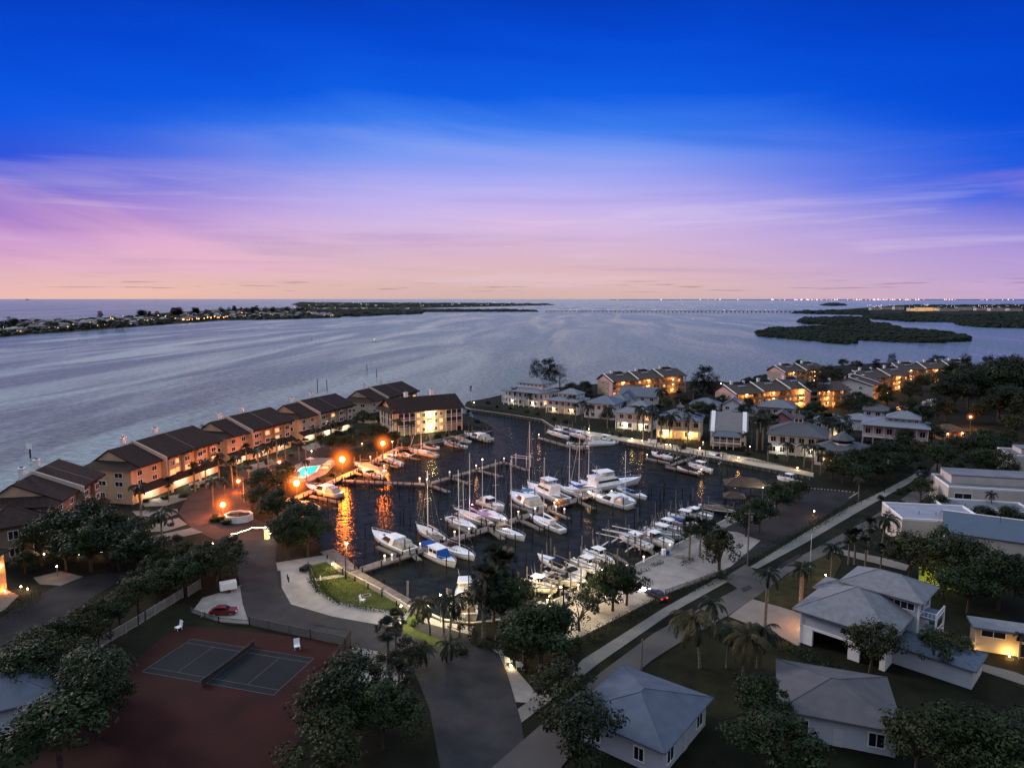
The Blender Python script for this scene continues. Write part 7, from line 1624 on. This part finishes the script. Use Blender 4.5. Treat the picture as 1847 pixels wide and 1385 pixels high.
# quay and road trees
for k, px, py, H, l in (('oak0', 1370, 960, 8, 'dark tree hiding the head of the quay'), ('oak1', 1345, 968, 7, 'dark tree left of the quay lamp'), ('oak2', 1400, 925, 8, 'wide tree at the head of the basin'), ('oak0', 1440, 915, 7, 'wide tree on the dark lot right of the boathouse'), ('oaky', 1420, 905, 6, 'low tree beside the boathouse'),
                         ('sabal0', 1243, 1010, 9, 'left of the round headed quay palms'), ('sabal1', 1262, 1005, 8.5, 'middle of the round headed quay palms'), ('oak1', 1275, 1000, 7.5, 'dense small tree among the quay palms'), ('oaky', 1297, 1035, 9, 'olive leaved tree by the street entrance'), ('sabal1', 1298, 1032, 8.6, 'round palm behind the olive leaved tree'),
                         ('oak0', 1105, 1102, 9, 'big dark tree in the middle of the quay parking'), ('oak2', 1130, 1092, 7.5, 'dark tree beside the car with headlights'), ('oak1', 1078, 1105, 6, 'small dark tree left of the big quay tree'), ('thin', 1045, 1138, 6.5, 'open airy tree near the utility pole'),
                         ('oak2', 975, 1208, 10, 'large dark tree at the bottom middle'), ('oak0', 1000, 1205, 9, 'large dark tree right of the bottom middle one'), ('oak1', 945, 1200, 8, 'dark tree left of the bottom middle one'),
                         ('oak1', 905, 1135, 9, 'dense tree between basin corner and shed'), ('oak0', 930, 1125, 8, 'dense tree left of the shed'), ('sabal0', 872, 1150, 12, 'tall cabbage palm at the basin corner'), ('sabal1', 910, 1122, 13, 'tallest cabbage palm at the basin corner'), ('sabal0', 890, 1122, 12.5, 'cabbage palm between the two tallest ones'), ('oak2', 872, 1120, 7, 'dark tree behind the slatted awning yacht'),
                         ('coco1', 776, 1144, 7, 'leaning lit palm at the near end of the lot'), ('coco0', 812, 1152, 8, 'bushy palm beside the leaning lit palm'), ('royal0', 800, 1140, 7, 'dark palm right of the leaning lit palm'), ('thin', 828, 1150, 4.5, 'small lit tree beside the oval bed'),
                         ('sabal0', 714, 1180, 7.5, 'round headed palm over the pale lot'), ('sabal1', 700, 1212, 8.5, 'nearest round headed palm at the bottom edge'), ('date', 805, 1195, 4, 'silver spiky palm at the bottom'), ('date', 770, 1205, 4, 'second silver spiky palm at the bottom'), ('thin', 740, 1208, 5, 'open tree between the spiky palms and the pen'), ('oaky', 725, 1225, 5, 'dim bush tree at the bottom edge'),
                         ('royal0', 1380, 1131, 10.5, 'tall royal palm standing in the driveway'), ('royal1', 1442, 1105, 9.5, 'twin trunked palm left of the beach house'), ('royal0', 1445, 1098, 9, 'second trunk of the palm left of the beach house'), ('royal1', 1498, 1062, 9.5, 'palm behind the beach house roof'),
                         ('coco1', 1262, 1205, 9, 'yellow fronded palm on the near lawn, left'), ('coco1', 1340, 1218, 8.5, 'big yellow fronded palm on the near lawn, middle'), ('coco0', 1290, 1150, 7, 'dark coconut palm on the near lawn, back'), ('coco0', 1365, 1205, 7.5, 'coconut palm right of the big yellow fronded one'), ('coco0', 1310, 1205, 7, 'coconut palm between the yellow fronded ones'),
                         ('oaky', 1568, 1215, 8.5, 'leafy tree in front of the beach house'), ('thin', 1680, 1215, 7, 'grey airy tree at the bottom right'), ('oaky', 1700, 1200, 5.5, 'small round tree left of the pool house'), ('royal0', 1780, 1172, 4.6, 'small uplit palm before the pool house'), ('royal1', 1838, 1190, 4.6, 'small uplit palm at the pool house right end'),
                         ('thin', 1665, 1050, 9, 'slender forked tree before the white hall'), ('oaky', 1640, 1045, 9.5, 'tall leafy tree before the white hall, left'), ('thin', 1700, 1040, 10, 'airy tree before the white hall, middle'), ('oak0', 1725, 1065, 11, 'dark large tree before the steel blue roof'), ('oaky', 1765, 1075, 11, 'dark large tree right of the tarpaulin'), ('oak1', 1800, 1100, 10, 'dark tree before the hall right end'), ('oak2', 1745, 1105, 9, 'dark tree above the pool house'), ('oak0', 1830, 1085, 8, 'dark tree at the right edge above the pool house'), ('oaky', 1700, 1080, 6, 'low tree by the tarpaulin'),
                         ('royal1', 1785, 935, 7.5, 'palm standing before the cream modern house'), ('oak1', 1770, 960, 6, 'dark tree below the palm at the modern house'), ('oak0', 1815, 965, 7, 'dark tree right of the palm at the modern house'), ('oak1', 1845, 975, 6.5, 'dark tree at the right edge beside the steel blue roof'),
                         ('sabal0', 1530, 1018, 7, 'leftmost palm of the street palm row'), ('sabal1', 1541, 1018, 7.5, 'second palm of the street palm row'), ('sabal0', 1560, 1030, 7.5, 'third palm of the street palm row'), ('sabal1', 1588, 1032, 6, 'last palm of the street palm row'), ('coco0', 1590, 990, 8, 'feathery palm beside the hall wing'), ('sabal0', 1565, 1000, 8, 'palm behind the street palm row'), ('thin', 1610, 965, 6, 'small tree by the hall wing corner'), ('sabal1', 1660, 895, 9, 'palm at the bend of the street'), ('sabal0', 1705, 895, 9, 'palm by the modern house and the street'), ('royal0', 1548, 905, 7, 'palm beside the sidewalk at the dark lot'), ('sabal0', 1625, 945, 6, 'low palm by the right side of the street')):
    T(k, px, py, H, l)
for k, px, py, H in (('oak0', 640, 1300, 9), ('oak1', 600, 1345, 9), ('oak2', 690, 1350, 8), ('oaky', 1010, 1300, 8), ('oak0', 1050, 1395, 9), ('oak1', 1370, 1330, 8), ('oak2', 1400, 1420, 9), ('oaky', 1650, 1400, 8), ('oak0', 1720, 1420, 9), ('oak1', 1790, 1440, 9), ('oak2', 1860, 1400, 8), ('oak1', 180, 1330, 9), ('oak0', 110, 1390, 9), ('sabal0', 720, 1290, 8), ('oaky', 590, 1420, 8), ('oak0', 170, 1270, 8)):
    T(k, px, py, H, 'dark garden tree near the bottom edge of the view', 'trees along the bottom edge')
# hedges and shrubs
hedge([(1352, 1014), (1400, 988), (1480, 945), (1545, 905), (1570, 893)], 3.2, 1.6, 'dark hedge between the lot and the sidewalk, far stretch')
hedge([(1308, 1040), (1240, 1068), (1190, 1088), (1120, 1125), (1050, 1162), (1010, 1188)], 3.2, 1.5, 'dark hedge between the quay lot and the sidewalk, near stretch')
hedge([(560, 1046), (575, 1070), (606, 1088), (650, 1098), (735, 1109)], 1.3, 1.0, 'clipped hedge along the lower side of the triangular lawn')
hedge([(1400, 1165), (1440, 1180), (1500, 1210), (1560, 1240)], 2.5, 1.6, 'dark hedge along the front of the beach house', leaf=.18)
hedge([(1500, 1052), (1560, 1045), (1640, 1065), (1700, 1085)], 2.4, 1.8, 'hedge between the beach house and the white hall')
hedge([(848, 1135), (852, 1160), (880, 1172), (935, 1166)], 1.2, .9, 'low hedge curving round the oval bed')
hedge([(900, 1178), (915, 1190), (950, 1215)], 1.6, 1.2, 'dark hedge beside the white armchairs')
hedge([(1145, 1038), (1170, 1028)], 1.2, .8, 'low hedge on the quay, left of two'); hedge([(1175, 1024), (1196, 1015)], 1.2, .8, 'low hedge on the quay, right of two'); hedge([(1228, 1020), (1250, 1010)], 2.0, 1.0, 'round planted bed under the quay palms')
hedge([(982, 1108), (1015, 1092)], 1.6, .7, 'lit green hedge beside the shed', mat=LEAF2)
hedge([(0, 1118), (40, 1098), (75, 1075)], 4, 1.8, 'dark block hedge at the left edge'); hedge([(1250, 826), (1300, 834), (1335, 838)], 3.0, 1.3, 'clipped garden hedge along the long seawall', mat=LEAF2)
hedge([(1345, 830), (1400, 838), (1460, 850)], 2.2, .8, 'low brown planting along the right part of the seawall', mat=M('brown_leaf', (.05, .035, .02), .7, .4, .5))
hedge([(855, 733), (900, 742), (960, 752)], 2.4, 1.3, 'dark planting along the seawall of the point')
for px, py, s in ((270, 945, 1), (290, 942, 1), (310, 948, .8), (265, 905, 1), (300, 900, 1.2), (330, 898, 1.1), (350, 880, 1.1), (366, 878, 1), (290, 975, 1), (320, 975, 1.2), (405, 862, 1.2), (425, 855, 1), (480, 838, 1.2), (500, 832, 1), (540, 812, 1.2), (525, 824, 1), (590, 800, 1), (400, 940, 1.4), (392, 936, 1.2), (410, 945, 1.2), (385, 942, 1), (860, 762, 1.4), (830, 775, 1.5), (850, 776, 1.2), (790, 788, 1.6), (805, 786, 1.2), (880, 728, 1.3), (895, 735, 1.2), (920, 738, 1.2), (950, 744, 1.3), (970, 748, 1.2), (1000, 758, 1.5), (1020, 764, 1.4), (1100, 785, 1.3), (1120, 788, 1.4), (1230, 810, 1.4), (1340, 812, 1.5), (1350, 820, 1.4), (1400, 826, 1), (1500, 850, 1.5), (1520, 855, 1.5), (690, 1192, 1.2), (830, 1180, 1), (690, 810, 1), (755, 1120, .8), (745, 1128, .8), (1300, 1042, 1), (1440, 1100, .8), (1640, 1000, 1.2), (1590, 900, 1), (1620, 890, 1.2), (1640, 885, 1.1), (575, 868, 1), (600, 858, 1), (520, 880, 1.3), (1700, 1150, 1.3), (1740, 1170, 1.), (260, 1005, 1.1), (285, 1000, 1.2), (310, 1002, 1)):
    shrub(px, py, s * 1.05)
# grass tufts as stuff on the near lawns
rd = random.Random(9); m = MB()
poly = [G(*q) for q in ((560, 1022), (590, 1016), (730, 1098), (650, 1090), (606, 1082), (578, 1064))]
for i in range(4200):
    a, b, c = rd.random(), rd.random(), rd.randrange(4); k = math.sqrt(a); A_, B_, C_ = poly[0], poly[c + 1], poly[c + 2]; q = A_ * (1 - k) + B_ * k * (1 - b) + C_ * k * b
    an = rd.uniform(0, 6.28); u = Vector((math.cos(an), math.sin(an), 0)) * .07; h = rd.uniform(.08, .2); m.add([q - u + Vector((0, 0, .04)), q + u + Vector((0, 0, .04)), q + Vector((rd.uniform(-.06, .06), 0, h + .04))], [(0, 1, 2)])
tag(m.build('grass_tufts', M('lawn_blade', (.07, .09, .018), .8, .4, 1)), 'short green grass of the triangular lawn', 'grass', kind='stuff')
